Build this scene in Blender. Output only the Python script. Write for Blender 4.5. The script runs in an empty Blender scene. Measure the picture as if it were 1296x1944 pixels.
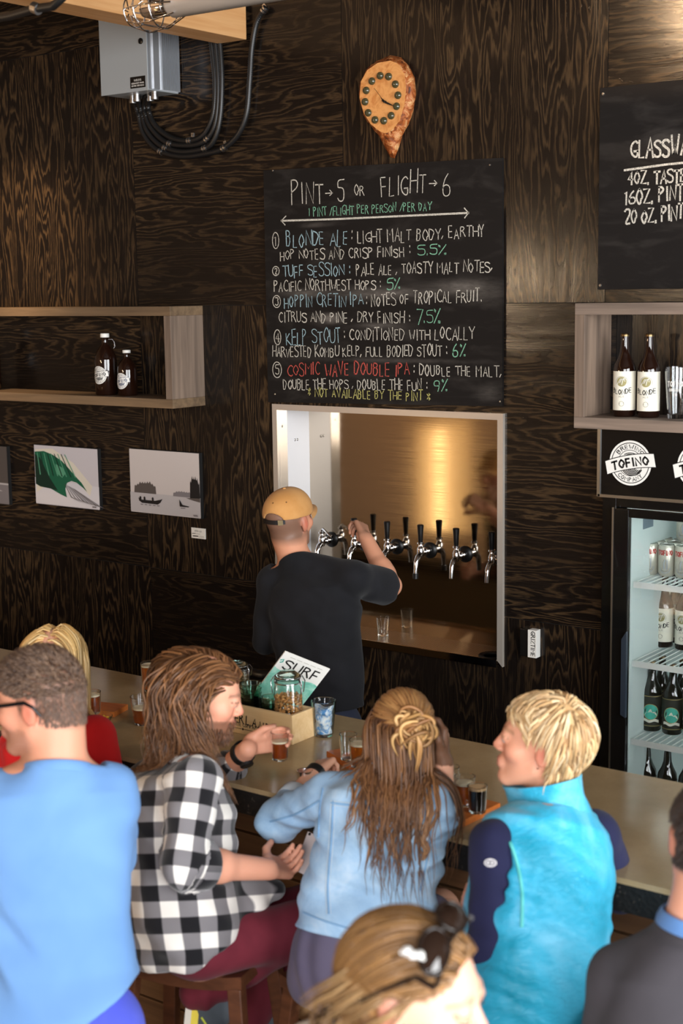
import bpy, math, random
import numpy as np
from mathutils import Vector, Matrix

scene = bpy.context.scene
COL = scene.collection
PI = math.pi
random.seed(7)

# ------------------------------------------------------------------ camera
FPX, CX, CY = 2763.25, 648.0, 972.0            # focal length in pixels of a 1296x1944 frame
YAW, PITCH, ROLL = -0.6353, 0.1495, -0.0140
CAM = np.array([3.3045, -5.0843, 2.52])
_f = np.array([math.sin(YAW)*math.cos(PITCH), math.cos(YAW)*math.cos(PITCH), -math.sin(PITCH)])
_r0 = np.array([math.cos(YAW), -math.sin(YAW), 0.0])
_u0 = np.cross(_r0, _f)
_r = math.cos(ROLL)*_r0 + math.sin(ROLL)*_u0
_u = -math.sin(ROLL)*_r0 + math.cos(ROLL)*_u0
cam_data = bpy.data.cameras.new('camera')
cam = bpy.data.objects.new('camera', cam_data)
COL.objects.link(cam)
cam_data.sensor_fit = 'VERTICAL'
cam_data.sensor_height = 36.0
cam_data.sensor_width = 24.0
cam_data.lens = FPX*36.0/1944.0
cam_data.dof.use_dof = True
cam_data.dof.focus_distance = 5.9
cam_data.dof.aperture_fstop = 3.2
cam_data.clip_start = 0.05
M4 = Matrix.Identity(4)
for i in range(3):
    M4[i][0], M4[i][1], M4[i][2], M4[i][3] = _r[i], _u[i], -_f[i], CAM[i]
cam.matrix_world = M4
scene.camera = cam

# ------------------------------------------------------------------ exposure, world, daylight
scene.view_settings.view_transform = 'Standard'
scene.view_settings.look = 'None'
scene.view_settings.gamma = 1.0
scene.view_settings.use_curve_mapping = False
scene.view_settings.exposure = 0.48
world = bpy.data.worlds.new('world')
scene.world = world
world.use_nodes = True
world.node_tree.nodes['Background'].inputs[0].default_value = (1.0, 0.86, 0.72, 1)
world.node_tree.nodes['Background'].inputs[1].default_value = 0.11

def area_light(name, loc, target, w, h, power, color):
    l = bpy.data.lights.new(name, 'AREA')
    l.shape = 'RECTANGLE'; l.size = w; l.size_y = h; l.energy = power; l.color = color
    o = bpy.data.objects.new(name, l); COL.objects.link(o)
    o.location = loc
    o.rotation_euler = (Vector(target)-Vector(loc)).to_track_quat('-Z', 'Y').to_euler()
    return o
def spot_light(name, loc, target, deg, blend, power, color, radius=0.05):
    l = bpy.data.lights.new(name, 'SPOT')
    l.spot_size = math.radians(deg); l.spot_blend = blend; l.energy = power; l.color = color; l.shadow_soft_size = radius
    o = bpy.data.objects.new(name, l); COL.objects.link(o)
    o.location = loc
    o.rotation_euler = (Vector(target)-Vector(loc)).to_track_quat('-Z', 'Y').to_euler()
    return o
area_light('daylight_side_door', (7.2, -3.4, 2.3), (0.6, -1.6, 1.1), 3.8, 3.4, 430, (0.95, 0.98, 1.0))
area_light('daylight_rear_door', (4.6, -7.2, 2.3), (1.2, -2.0, 1.2), 3.4, 3.4, 345, (0.98, 0.98, 1.0))
spot_light('pendant_spot_left', (-2.35, -0.95, 3.75), (-2.35, 0, 2.62), 46, 0.8, 105, (1.0, 0.72, 0.44))
spot_light('pendant_spot_right', (.15, -2.5, 4.0), (1.35, 0, 3.5), 34, 1.0, 120, (1.0, 0.66, 0.38))
def point_light(name, loc, power, color, radius=.08):
    l = bpy.data.lights.new(name, 'POINT'); l.energy = power; l.color = color; l.shadow_soft_size = radius
    o = bpy.data.objects.new(name, l); COL.objects.link(o); o.location = loc
point_light('added_wall_fill_far_left', (-2.3, -4.6, 2.6), 60, (1.0, 0.72, 0.45))  # unseen lamp added to warm the left wall the steel reflects
point_light('added_wall_fill_left', (-1.9, -7.2, 2.6), 60, (1.0, 0.72, 0.45))  # another added lamp for that wall

# ------------------------------------------------------------------ picture measurements -> points in the room
def ray(x, y):
    return _f + _r*(x-CX)/FPX - _u*(y-CY)/FPX
def on(x, y, Y=0.0):                            # point seen at (x, y) on the plane Y
    d = ray(x, y); return CAM + d*(Y-CAM[1])/d[1]
def top(x, y, Z):                               # ... on the level Z
    d = ray(x, y); return CAM + d*(Z-CAM[2])/d[2]
def dep(x, y, D):                               # ... at optical depth D
    return CAM + ray(x, y)*D

# ------------------------------------------------------------------ helpers: objects
def setp(o, label=None, cat=None, group=None, kind=None):
    if label: o['label'] = label
    if cat: o['category'] = cat
    if group: o['group'] = group
    if kind: o['kind'] = kind
    return o
def thing(name, label, cat, loc=(0, 0, 0), group=None):
    o = bpy.data.objects.new(name, None); COL.objects.link(o)
    o.empty_display_size = 0.05
    o.location = [float(c) for c in loc]
    return setp(o, label, cat, group)
def adopt(child, parent):
    child.parent = parent
    if parent.type == 'EMPTY' and parent.parent is None:
        child.matrix_parent_inverse = Matrix.Translation(-parent.location)
    return child
def copy_tree(root, delta, label=None, rotz=0.0, group=None):
    r = root.copy(); COL.objects.link(r)
    r.location = root.location + Vector([float(c) for c in delta])
    r.rotation_euler = (0, 0, rotz)
    if label: r['label'] = label
    if group: r['group'] = group
    for ch in list(root.children):
        c = ch.copy(); COL.objects.link(c); c.parent = r
        for g in list(ch.children):
            d = g.copy(); COL.objects.link(d); d.parent = c
    return r

class MB:
    """collects faces for ONE mesh object"""
    def __init__(s):
        s.v = []; s.f = []; s.m = []; s.uv = {}
    def face(s, pts, m=0, uv=None):
        n = len(s.v); s.v.extend([tuple(float(c) for c in p) for p in pts])
        s.f.append(tuple(range(n, n+len(pts)))); s.m.append(m)
        if uv: s.uv[len(s.f)-1] = uv
    def grid(s, rows, m=0, closed=False):
        n = len(s.v); R = len(rows); K = len(rows[0])
        for r in rows: s.v.extend([tuple(float(c) for c in p) for p in r])
        for i in range(R-1):
            for j in range(K if closed else K-1):
                a = n+i*K+j; b = n+i*K+(j+1) % K
                s.f.append((a, b, b+K, a+K)); s.m.append(m)
        return n
    def box(s, lo, hi, m=0):
        x0, y0, z0 = [min(a, b) for a, b in zip(lo, hi)]; x1, y1, z1 = [max(a, b) for a, b in zip(lo, hi)]
        s.hexa([(x0, y0, z0), (x1, y0, z0), (x1, y1, z0), (x0, y1, z0), (x0, y0, z1), (x1, y0, z1), (x1, y1, z1), (x0, y1, z1)], m)
    def hexa(s, c, m=0):
        n = len(s.v); s.v.extend([tuple(float(q) for q in p) for p in c])
        for f in ((0, 3, 2, 1), (4, 5, 6, 7), (0, 1, 5, 4), (1, 2, 6, 5), (2, 3, 7, 6), (3, 0, 4, 7)):
            s.f.append(tuple(n+i for i in f)); s.m.append(m)
    def obox(s, c, ax, ay, az, m=0):
        c, ax, ay, az = [np.array(q, float) for q in (c, ax, ay, az)]
        s.hexa([c-ax-ay-az, c+ax-ay-az, c+ax+ay-az, c-ax+ay-az, c-ax-ay+az, c+ax-ay+az, c+ax+ay+az, c-ax+ay+az], m)
    def lathe(s, prof, o=(0, 0, 0), seg=28, m=0, axis=(0, 0, 1), close=False):
        """profile of (radius, height) turned about axis through o"""
        a = np.array(axis, float); a /= np.linalg.norm(a)
        t = np.array((1., 0, 0)) if abs(a[0]) < .8 else np.array((0, 1., 0))
        e1 = np.cross(a, t); e1 /= np.linalg.norm(e1); e2 = np.cross(a, e1)
        o = np.array(o, float)
        rows = []
        for r, h in prof:
            rows.append([o+a*h+r*(math.cos(2*PI*k/seg)*e1+math.sin(2*PI*k/seg)*e2) for k in range(seg)])
        n = s.grid(rows, m, True)
        if prof[0][0] > 1e-6: s.f.append(tuple(range(n, n+seg))[::-1]); s.m.append(m)
        if prof[-1][0] > 1e-6:
            q = n+(len(prof)-1)*seg; s.f.append(tuple(range(q, q+seg))); s.m.append(m)
    def tube(s, pts, r, seg=8, m=0, caps=True, flat=1.0):
        P = [np.array(p, float) for p in pts]
        rr = r if hasattr(r, '__len__') else [r]*len(P)
        T = []
        for i in range(len(P)):
            t = P[min(i+1, len(P)-1)]-P[max(i-1, 0)]; T.append(t/(np.linalg.norm(t)+1e-12))
        nrm = np.array((0, 0, 1.)) if abs(T[0][2]) < .9 else np.array((1., 0, 0))
        rows = []
        for p, t, q in zip(P, T, rr):
            nrm = nrm-t*np.dot(nrm, t); nrm /= (np.linalg.norm(nrm)+1e-12)
            b = np.cross(t, nrm)
            rows.append([p+q*(math.cos(2*PI*k/seg)*nrm+flat*math.sin(2*PI*k/seg)*b) for k in range(seg)])
        n = s.grid(rows, m, True)
        if caps:
            s.f.append(tuple(range(n, n+seg))[::-1]); s.m.append(m)
            q = n+(len(P)-1)*seg; s.f.append(tuple(range(q, q+seg))); s.m.append(m)
    def prism(s, poly, d, m=0, mside=None):
        """polygon (3-D points) extruded by vector d"""
        d = np.array(d, float); a = [np.array(p, float) for p in poly]; b = [p+d for p in a]
        s.face(a[::-1], m); s.face(b, m)
        for i in range(len(a)):
            j = (i+1) % len(a); s.face([a[i], a[j], b[j], b[i]], m if mside is None else mside)
    def build(s, name, mats, parent=None, smooth=0, bevel=0.0, label=None, kind=None, merge=False):
        me = bpy.data.meshes.new(name)
        me.from_pydata(s.v, [], s.f)
        if not isinstance(mats, (list, tuple)): mats = [mats]
        for q in mats: me.materials.append(q)
        me.polygons.foreach_set('material_index', s.m)
        if s.uv:
            ul = me.uv_layers.new(name='UVMap')
            for fi, uv in s.uv.items():
                for li, c in zip(me.polygons[fi].loop_indices, uv): ul.data[li].uv = c
        me.update()
        if smooth:
            me.polygons.foreach_set('use_smooth', [True]*len(me.polygons))
            me.set_sharp_from_angle(angle=math.radians(smooth))
        o = bpy.data.objects.new(name, me); COL.objects.link(o)
        if bevel:
            b = o.modifiers.new('bevel', 'BEVEL'); b.width = bevel; b.segments = 2; b.limit_method = 'ANGLE'
        if parent is not None: adopt(o, parent)
        if label: o['label'] = label
        if kind: o['kind'] = kind
        return o

def root_mesh(o, label, cat, group=None):
    return setp(o, label, cat, group)

# ------------------------------------------------------------------ helpers: materials
def lin(c):
    return tuple(((x/255.)/12.92 if x/255. <= .04045 else ((x/255.+.055)/1.055)**2.4) for x in c)+(1.0,)
def mat(name, rgb=(128, 128, 128), rough=.5, metal=0., trans=0., ior=1.45, coat=0., spec=.5, emit=None, estr=0., sheen=0.):
    m = bpy.data.materials.new(name); m.use_nodes = True
    b = m.node_tree.nodes['Principled BSDF']
    b.inputs['Base Color'].default_value = lin(rgb)
    b.inputs['Roughness'].default_value = rough
    b.inputs['Metallic'].default_value = metal
    b.inputs['Transmission Weight'].default_value = trans
    b.inputs['IOR'].default_value = ior
    b.inputs['Coat Weight'].default_value = coat
    b.inputs['Specular IOR Level'].default_value = spec
    b.inputs['Sheen Weight'].default_value = sheen
    if emit:
        b.inputs['Emission Color'].default_value = lin(emit); b.inputs['Emission Strength'].default_value = estr
    return m
class N:
    """tiny node-graph helper"""
    def __init__(s, m):
        s.m = m; s.t = m.node_tree; s.b = s.t.nodes['Principled BSDF']
    def new(s, typ, **kw):
        n = s.t.nodes.new(typ)
        for k, v in kw.items(): setattr(n, k, v)
        return n
    def link(s, a, b): s.t.links.new(a, b)
    def coord(s, kind='Object'):
        return s.new('ShaderNodeTexCoord').outputs[kind]
    def mapping(s, src, scale=(1, 1, 1), rot=(0, 0, 0), loc=(0, 0, 0)):
        n = s.new('ShaderNodeMapping'); n.inputs['Scale'].default_value = scale; n.inputs['Rotation'].default_value = rot
        n.inputs['Location'].default_value = loc; s.link(src, n.inputs[0]); return n.outputs[0]
    def noise(s, src, scale=5, detail=4, rough=.5, dist=0.):
        n = s.new('ShaderNodeTexNoise'); n.inputs['Scale'].default_value = scale; n.inputs['Detail'].default_value = detail
        n.inputs['Roughness'].default_value = rough; n.inputs['Distortion'].default_value = dist
        if src is not None: s.link(src, n.inputs['Vector'])
        return n.outputs['Fac']
    def math(s, op, a, b=None, c=None):
        n = s.new('ShaderNodeMath', operation=op)
        for i, q in enumerate((a, b, c)):
            if q is None: continue
            if isinstance(q, (int, float)): n.inputs[i].default_value = q
            else: s.link(q, n.inputs[i])
        return n.outputs[0]
    def ramp(s, src, stops):
        n = s.new('ShaderNodeValToRGB'); e = n.color_ramp.elements
        while len(e) < len(stops): e.new(.5)
        for q, (p, c) in zip(e, stops):
            q.position = p; q.color = lin(c) if len(c) == 3 else c
        s.link(src, n.inputs[0]); return n.outputs[0]
    def mix(s, f, a, b, mode='MIX'):
        n = s.new('ShaderNodeMix', data_type='RGBA', blend_type=mode)
        for i, q in ((0, f), (6, a), (7, b)):
            if isinstance(q, (int, float)): n.inputs[i].default_value = q
            elif isinstance(q, tuple): n.inputs[i].default_value = lin(q) if len(q) == 3 else q
            else: s.link(q, n.inputs[i])
        return n.outputs[2]
    def base(s, c): s.link(c, s.b.inputs['Base Color'])
    def rough(s, c): s.link(c, s.b.inputs['Roughness'])
    def bump(s, h, strength=.3, dist=.002):
        n = s.new('ShaderNodeBump'); n.inputs['Strength'].default_value = strength; n.inputs['Distance'].default_value = dist
        s.link(h, n.inputs['Height']); s.link(n.outputs[0], s.b.inputs['Normal'])

def plywood_material():
    m = mat('stained_plywood', (40, 30, 22), .46, spec=.34); n = N(m)
    uv = n.coord('UV')
    a = n.noise(n.mapping(uv, (.55, 4.2, 1)), 1.35, 2.2, .5, .25)
    b = n.noise(n.mapping(uv, (3.0, 16, 1)), 1.6, 3, .55, .4)
    fine = n.noise(n.mapping(uv, (5, 260, 1)), 1.0, 3, .6)
    amp = n.noise(n.mapping(uv, (.5, 1.3, 1)), 1.1, 2, .5)
    h = n.math('ADD', n.math('MULTIPLY', a, 22.0), n.math('MULTIPLY', b, 2.6))
    h = n.math('ADD', h, n.math('MULTIPLY', fine, .35))
    fr = n.math('FRACT', h)
    c = n.ramp(fr, [(0.0, (25, 20, 17)), (.42, (27, 21, 18)), (.58, (53, 41, 30)), (.76, (83, 64, 44)), (.90, (55, 43, 31)), (.97, (26, 20, 17))])
    c2 = n.mix(n.math('MULTIPLY', n.math('SUBTRACT', amp, .30), 3.6), (28, 22, 18), c)
    pores = n.ramp(fine, [(.38, (110, 110, 110)), (.6, (255, 255, 255))])
    c3 = n.mix(.55, c2, pores, 'MULTIPLY')
    n.base(c3)
    n.bump(n.math('ADD', fr, n.math('MULTIPLY', fine, .6)), .12, .002)
    n.rough(n.ramp(fine, [(.3, (132, 132, 132)), (.7, (104, 104, 104))]))
    return m
def board_wood(name, c0, c1, knots=True, rough=.55, axis=0):
    """solid timber with soft streaks along local X of the uv-free object space"""
    m = mat(name, c0, rough); n = N(m)
    co = n.coord('Object')
    P3 = lambda a, b: tuple(a if i == axis else b for i in range(3))
    s = n.noise(n.mapping(co, P3(1.2, 26)), 1.5, 4, .6, .6)
    t = n.noise(n.mapping(co, P3(.6, 7)), 2.0, 2, .5, .8)
    f = n.math('ADD', n.math('MULTIPLY', s, .6), n.math('MULTIPLY', t, .5))
    n.base(n.ramp(f, [(.36, c0), (.7, c1)]))
    n.bump(s, .15, .001)
    return m

PLY = plywood_material()
BLACK = mat('black_plastic', (14, 13, 13), .35)
BLACK_MATTE = mat('matte_black', (17, 16, 16), .6)
CHROME = mat('chrome', (225, 225, 228), .09, 1.0)
ZINC = mat('zinc_plated_steel', (200, 200, 200), .28, 1.0)
WHITE_PAPER = mat('white_paper', (232, 228, 220), .7)
def brushed(name, rgb, rough=.24, axis=(1.2, 90, 90), aniso=.5):
    m = mat(name, rgb, rough, 1.0); n = N(m)
    f = n.noise(n.mapping(n.coord('Object'), axis), 3, 3, .6)
    n.rough(n.ramp(f, [(.3, tuple([int(255*(rough-.04))]*3)), (.7, tuple([int(255*(rough+.06))]*3))]))
    n.bump(f, .03, .0006)
    return m
STEEL = brushed('brushed_stainless_steel', (178, 166, 150), .32)
STEEL_PAINTED_LIT = mat('steel_liner_painted_lit', (226, 226, 230), .5, .25)  # reflected daylight put into the pale colour of the left steel panel
STEEL_FRAME = brushed('satin_stainless_trim', (206, 196, 184), .46)
STEEL_FRAME.node_tree.nodes['Principled BSDF'].inputs['Metallic'].default_value = .55
GLASS = mat('clear_glass', (250, 252, 252), .01, 0, 1.0, 1.45)
GLASS_GREEN = mat('thick_recycled_glass', (214, 236, 226), .03, 0, 1.0, 1.48)
AMBER_GLASS = mat('brown_bottle_glass', (30, 14, 8), .06, 0, .12, 1.5, coat=.4)
DARK_GLASS = mat('dark_green_bottle_glass', (26, 30, 24), .06, 0, .35, 1.5, coat=.4)
BEER = mat('amber_beer', (214, 112, 18), .2, 0, .45, 1.33)
BEER_RED = mat('copper_beer', (165, 72, 14), .2, 0, .4, 1.33)
STOUT = mat('black_stout', (12, 7, 5), .15)
FOAM = mat('beer_foam', (240, 224, 190), .8)
TAN_FOAM = mat('stout_foam', (196, 160, 116), .8)

# ------------------------------------------------------------------ hand lettering: a single-stroke alphabet on a 4 x 8 cell
FONT = {'A': '002840 1333', 'B': '0008 082837362505 2534322000', 'C': '473828170503113041', 'D': '0008 0818374533201000', 'E': '380800 30 0434'.replace('00 30', '0030'),
 'F': '0008 0838 0434', 'G': '473817050311304143 2343', 'H': '0008 4048 0444', 'I': '2028', 'J': '3832201102', 'K': '0008 3804 0440', 'L': '080030', 'M': '0008244840', 'N': '00084048',
 'O': '281705031120413345374628'.replace('413345374628', '313343453728'), 'P': '0008 082837362504', 'Q': '281705031120313343453728 2240', 'R': '0008 082837362504 2440', 'S': '47381807061534434130100 1'.replace(' ', ''),
 'T': '2028 0848', 'U': '080210304248', 'V': '082048', 'W': '0810243048', 'X': '0048 0840', 'Y': '0824 4824 2420', 'Z': '08480040',
 '0': '281705031120313343453728', '1': '172820', '2': '07183847450040', '3': '0818384746351535444130100 1'.replace(' ', ''), '4': '3038034 3'.replace(' ', ''), '5': '48080515354441301001', '6': '381603011030414334140 3'.replace(' ', ''),
 '7': '084810', '9': '441405071838474430', ':': '2223 2627', ',': '221 0'.replace(' ', ''), '.': '2021', '/': '0048', '%': '0048 0716171807 3040413130'.replace('1807', '0807'), '*': '2127 0236 0632', '-': '0434', '>': '041234', "'": '2826',
 '&': '40051838 361301103044'.replace(' ', ''), '#': '1018 3038 0343 0545'}
WID = {'I': .45, ' ': .62, ':': .5, ',': .42, '.': .42, '1': .6, 'M': 1.22, 'W': 1.22, '/': .8, '*': .9, "'": .3, 'L': .88, 'E': .88, 'F': .88}
def _chaikin(p, n=1):
    for _ in range(n):
        q = [p[0]]
        for a, b in zip(p[:-1], p[1:]):
            q.append((a[0]*.75+b[0]*.25, a[1]*.75+b[1]*.25)); q.append((a[0]*.25+b[0]*.75, a[1]*.25+b[1]*.75))
        q.append(p[-1]); p = q
    return p
def ribbon(mb, pts, w, fmap, m=0):
    """polyline in (u, v) drawn as a ribbon of width w, mapped into the room by fmap"""
    if len(pts) < 2: return
    L = []; Rr = []
    for i, p in enumerate(pts):
        a = pts[max(i-1, 0)]; b = pts[min(i+1, len(pts)-1)]
        t = np.array((b[0]-a[0], b[1]-a[1]), float); t /= (np.linalg.norm(t)+1e-9)
        q = np.array(p, float)
        if i == 0: q = q-t*w*.4
        if i == len(pts)-1: q = q+t*w*.4
        nn = np.array((-t[1], t[0]))*w*.5
        L.append(fmap(*(q+nn))); Rr.append(fmap(*(q-nn)))
    mb.grid([Rr, L], m)
def text_width(s):
    return sum(WID.get(c, 1.0) for c in s)
def write(mb, s, fmap, width, h, w, m=0, jit=.0, gap=.26, rnd=random):
    """text s in a box of the given width and cap height; fmap(u, v) -> room point"""
    tot = text_width(s); cell = width/tot; x = 0.
    for c in s:
        wd = WID.get(c, 1.0)
        if c in FONT:
            j = lambda k: rnd.uniform(-jit, jit)*k
            sx = cell*wd*(1-gap)/4. if c not in 'I:.,1\'' else cell*(1-gap)/4.
            ox = x+cell*wd*gap*.5-(0 if c not in 'I:.,1\'' else (cell*(1-gap)-cell*wd*(1-gap))/2)
            sy = h/8.*(1+j(.8)); oy = j(h*.5); sh = j(.25); sx *= 1+j(.6)
            for st in FONT[c].split():
                p = [(int(st[i]), int(st[i+1])) for i in range(0, len(st)-1, 2)]
                p = [(ox+sx*(a+j(.35))+sh*b*sy, oy+sy*(b+j(.5))) for a, b in p]
                if len(p) >= 6: p = _chaikin(p, 2)
                ribbon(mb, p, w*(1+j(1.)), fmap, m)
        x += cell*wd
def plane_map(o, e, u, off=(0, 0, 0)):
    o = np.array(o, float)+np.array(off, float); e = np.array(e, float); u = np.array(u, float)
    return lambda a, b: o+e*a+u*b
def arc_map(o, e, u, R, a0, inward=False):
    """(s, v) -> along a circle of radius R about o in the plane (e, u), starting at angle a0 (clockwise; inward = bottom arc read left to right)"""
    o = np.array(o, float); e = np.array(e, float); u = np.array(u, float)
    def f(s, v):
        if inward: a = a0+s/R; rr = R-v
        else: a = a0-s/R; rr = R+v
        return o+e*(rr*math.cos(a))+u*(rr*math.sin(a))
    return f
def disc(mb, fmap, R, m=0, seg=40, r0=0.0, c=(0, 0)):
    if r0 <= 0: mb.face([fmap(c[0]+R*math.cos(2*PI*k/seg), c[1]+R*math.sin(2*PI*k/seg)) for k in range(seg)], m)
    else:
        mb.grid([[fmap(c[0]+q*math.cos(2*PI*k/seg), c[1]+q*math.sin(2*PI*k/seg)) for k in range(seg)] for q in (r0, R)], m, True)
# ================================================================== THE ROOM
WIN_Y = -4.9
TAP_X0, TAP_X1, TAP_Z0, TAP_Z1 = -0.811, 0.377, 0.989, 2.032
FRG_X0, FRG_Z1 = 0.845, 2.0
HOLES = [(TAP_X0+.02, TAP_X1-.02, 1.004, TAP_Z1-.02), (FRG_X0+.01, 2.35, -0.1, FRG_Z1-.01)]
PANELS = [(-3.35, -1.63, 3.69, 5.0, 'h'), (-2.86, -1.63, 2.47, 3.69, 'v'), (-3.35, -2.86, 2.47, 3.69, 'v'), (-1.63, -.41, 2.47, 5.0, 'h'), (-.41, .81, 2.47, 5.0, 'v'), (.81, 3.25, 2.47, 5.0, 'h'),
          (3.25, 5.2, 2.47, 5.0, 'h'), (-3.35, -1.622, 1.205, 2.47, 'h'), (-1.622, -.40, 1.205, 2.47, 'v'), (-.40, .86, 1.197, 2.47, 'h'), (.86, 5.2, 1.197, 2.47, 'v'),
          (-3.35, -1.61, 0, 1.205, 'v'), (-1.61, -.40, 0, 1.205, 'h'), (-.40, 5.2, 0, 1.197, 'v')]
def wall_back():
    mb = MB(); rnd = random.Random(5)
    gap = .0012
    for (x0, x1, z0, z1, g) in PANELS:
        ou, ov = rnd.uniform(0, 40), rnd.uniform(0, 40)
        rects = [(x0+gap, x1-gap, z0+gap, z1-gap)]
        for (a, b, c, d) in HOLES:
            nr = []
            for (p, q, r, s) in rects:
                if q <= a or p >= b or s <= c or r >= d: nr.append((p, q, r, s)); continue
                if p < a: nr.append((p, a, r, s))
                if q > b: nr.append((b, q, r, s))
                pp, qq = max(p, a), min(q, b)
                if r < c: nr.append((pp, qq, r, c))
                if s > d: nr.append((pp, qq, d, s))
            rects = nr
        for (p, q, r, s) in rects:
            pts = [(p, 0, r), (q, 0, r), (q, 0, s), (p, 0, s)]
            uv = [((z if g == 'v' else x)+ou, (x if g == 'v' else z)+ov) for x, _, z in pts]
            mb.face(pts, 0, uv)
    # dark backing behind the joints, with the same openings
    for (p, q, r, s) in ((-3.35, HOLES[0][0], 0, 5), (HOLES[0][0], HOLES[0][1], 0, HOLES[0][2]), (HOLES[0][0], HOLES[0][1], HOLES[0][3], 5), (HOLES[0][1], HOLES[1][0], 0, 5), (HOLES[1][0], HOLES[1][1], HOLES[1][3], 5), (HOLES[1][1], 5.2, 0, 5)):
        mb.face([(p, .004, r), (q, .004, r), (q, .004, s), (p, .004, s)], 1)
    o = mb.build('wall_back', [PLY, mat('dark_joint_backing', (9, 8, 7), .9)], kind='structure')
wall_back()
def floor_():
    m = mat('dark_plank_floor', (70, 54, 40), .55); n = N(m)
    co = n.coord('Object')
    br = n.new('ShaderNodeTexBrick'); br.inputs['Scale'].default_value = 1; br.inputs['Brick Width'].default_value = 1.8; br.inputs['Row Height'].default_value = .14; br.inputs['Mortar Size'].default_value = .004
    n.link(n.mapping(co, (1, 1, 1)), br.inputs[0])
    br.inputs['Color1'].default_value = lin((78, 58, 40)); br.inputs['Color2'].default_value = lin((62, 46, 33)); br.inputs['Mortar'].default_value = lin((14, 11, 9))
    g = n.noise(n.mapping(co, (1.5, 30, 1)), 2, 4)
    n.base(n.mix(.45, br.outputs[0], n.ramp(g, [(.35, (120, 120, 120)), (.7, (255, 255, 255))]), 'MULTIPLY'))
    mb = MB(); mb.box((-3.35, -11, -.05), (9, .02, 0)); mb.build('floor', m, kind='structure')
floor_()
CEIL = mat('dark_ceiling', (58, 48, 40), .8)
mb = MB(); mb.box((-3.35, -11, 5.0), (9, .05, 5.06)); mb.build('ceiling', CEIL, kind='structure')
# the side wall on the left, seen only as a reflection in the steel: tan boards and a narrow warm-lit window
LW = -3.35; WARM = mat('warm_lit_window', (255, 220, 160), .5, emit=(255, 214, 150), estr=5.0)
mb = MB(); mb.box((LW-.06, -11, 0), (LW, .05, 5)); mb.build('wall_left', mat('tan_painted_boards', (112, 84, 56), .7), kind='structure')
mb = MB(); mb.box((LW, WIN_Y-.055, .25), (LW+.014, WIN_Y+.055, 1.36)); mb.build('window_1', WARM, kind='structure')
mb = MB(); mb.box((LW, WIN_Y-.50, .0), (LW+.010, WIN_Y+.34, 1.42)); mb.build('added_glow_panel', mat('added_panel_glow', (200, 160, 100), .6, emit=(255, 206, 140), estr=.38), kind='structure')  # glowing panel added to widen the warm stripe reflected in the steel

# ------------------------------------------------------------------ steel tap recess
RD = .22
def tap_unit():
    t = thing('beer_tap_station', 'stainless steel recessed tap station with mitred frame under the drinks chalkboard', 'tap station', (-.217, 0, TAP_Z0))
    x0, x1, z0, z1 = TAP_X0, TAP_X1, TAP_Z0, TAP_Z1; w = .026
    fr = MB()
    def bar(a, b, c, d):                         # mitred face piece: outer a-b, inner c-d
        fr.prism([(a[0], -.016, a[1]), (b[0], -.016, b[1]), (d[0], -.016, d[1]), (c[0], -.016, c[1])], (0, .030, 0))
    O = [(x0, z0), (x1, z0), (x1, z1), (x0, z1)]; I = [(x0+w, z0+w), (x1-w, z0+w), (x1-w, z1-w), (x0+w, z1-w)]
    for i in (1, 2, 3): bar(O[i], O[(i+1) % 4], I[i], I[(i+1) % 4])
    fr.build('frame', STEEL_FRAME, t, bevel=.002)
    a, b = x0+w, x1-w
    mb = MB(); mb.box((a, RD, z0), (b, RD+.006, z1-w)); mb.build('back_panel', STEEL, t)
    mb = MB(); mb.box((a-.004, .055, z0), (a, RD, z1-w)); mb.build('side_panel', STEEL_PAINTED_LIT, t)
    mb = MB(); mb.box((a-.003, 0, z0), (a+.002, .055, z1-w)); mb.build('side_return', STEEL_FRAME, t)
    mb = MB(); mb.box((b, .0, z0), (b+.004, RD, z1-w)); mb.build('side_panel', STEEL, t)
    mb = MB(); mb.box((a, .0, z1-w-.001), (b, RD, z1-w+.004)); mb.build('top_panel', STEEL, t)
    for (y, z) in ((.02, 1.93), (.112, 1.86), (.13, 1.86)):
        mb = MB(); mb.lathe([(.006, 0), (.006, .002), (.003, .004), (0, .004)], (a, y, z), 12, axis=(1, 0, 0)); mb.build('screw', ZINC, t, smooth=40)
    # drip tray with a perforated grille
    m = mat('perforated_steel_grille', (150, 140, 125), .3, 1.0); n = N(m)
    co = n.coord('Object'); mp = n.mapping(co, (95, 95, 0))
    sx = n.new('ShaderNodeSeparateXYZ'); n.link(mp, sx.inputs[0])
    fx = n.math('SUBTRACT', n.math('FRACT', sx.outputs[0]), .5); fy = n.math('SUBTRACT', n.math('FRACT', sx.outputs[1]), .5)
    d = n.math('ADD', n.math('MULTIPLY', fx, fx), n.math('MULTIPLY', fy, fy))
    hole = n.math('LESS_THAN', d, .085)
    n.base(n.mix(hole, (196, 186, 170), (14, 13, 12))); n.link(n.math('SUBTRACT', 1.0, hole), n.b.inputs['Metallic'])
    mb = MB(); mb.box((a, -.012, 1.000), (b, RD, 1.006)); mb.build('drip_grille', m, t)
    mb = MB(); mb.box((x0, -.018, z0-.006), (x1-.026, -.012, 1.016)); mb.box((x0, -.012, z0-.006), (x1-.03, .05, z0)); mb.build('tray_lip', STEEL, t, bevel=.0015)
    rg = MB(); c = np.array((.285, .062, 1.006))
    rg.lathe([(.038, 0), (.058, 0), (.060, .006), (.056, .009), (.042, .006), (.038, 0)], c, 36); rg.lathe([(.039, .0005), (0, .0005)], c, 36)
    rg.build('rinser_ring', BLACK, t, smooth=40)
tap_unit()
TAPX = [-.665, -.482, -.302, -.126, .056, .232]; TAPZ = 1.395
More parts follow.
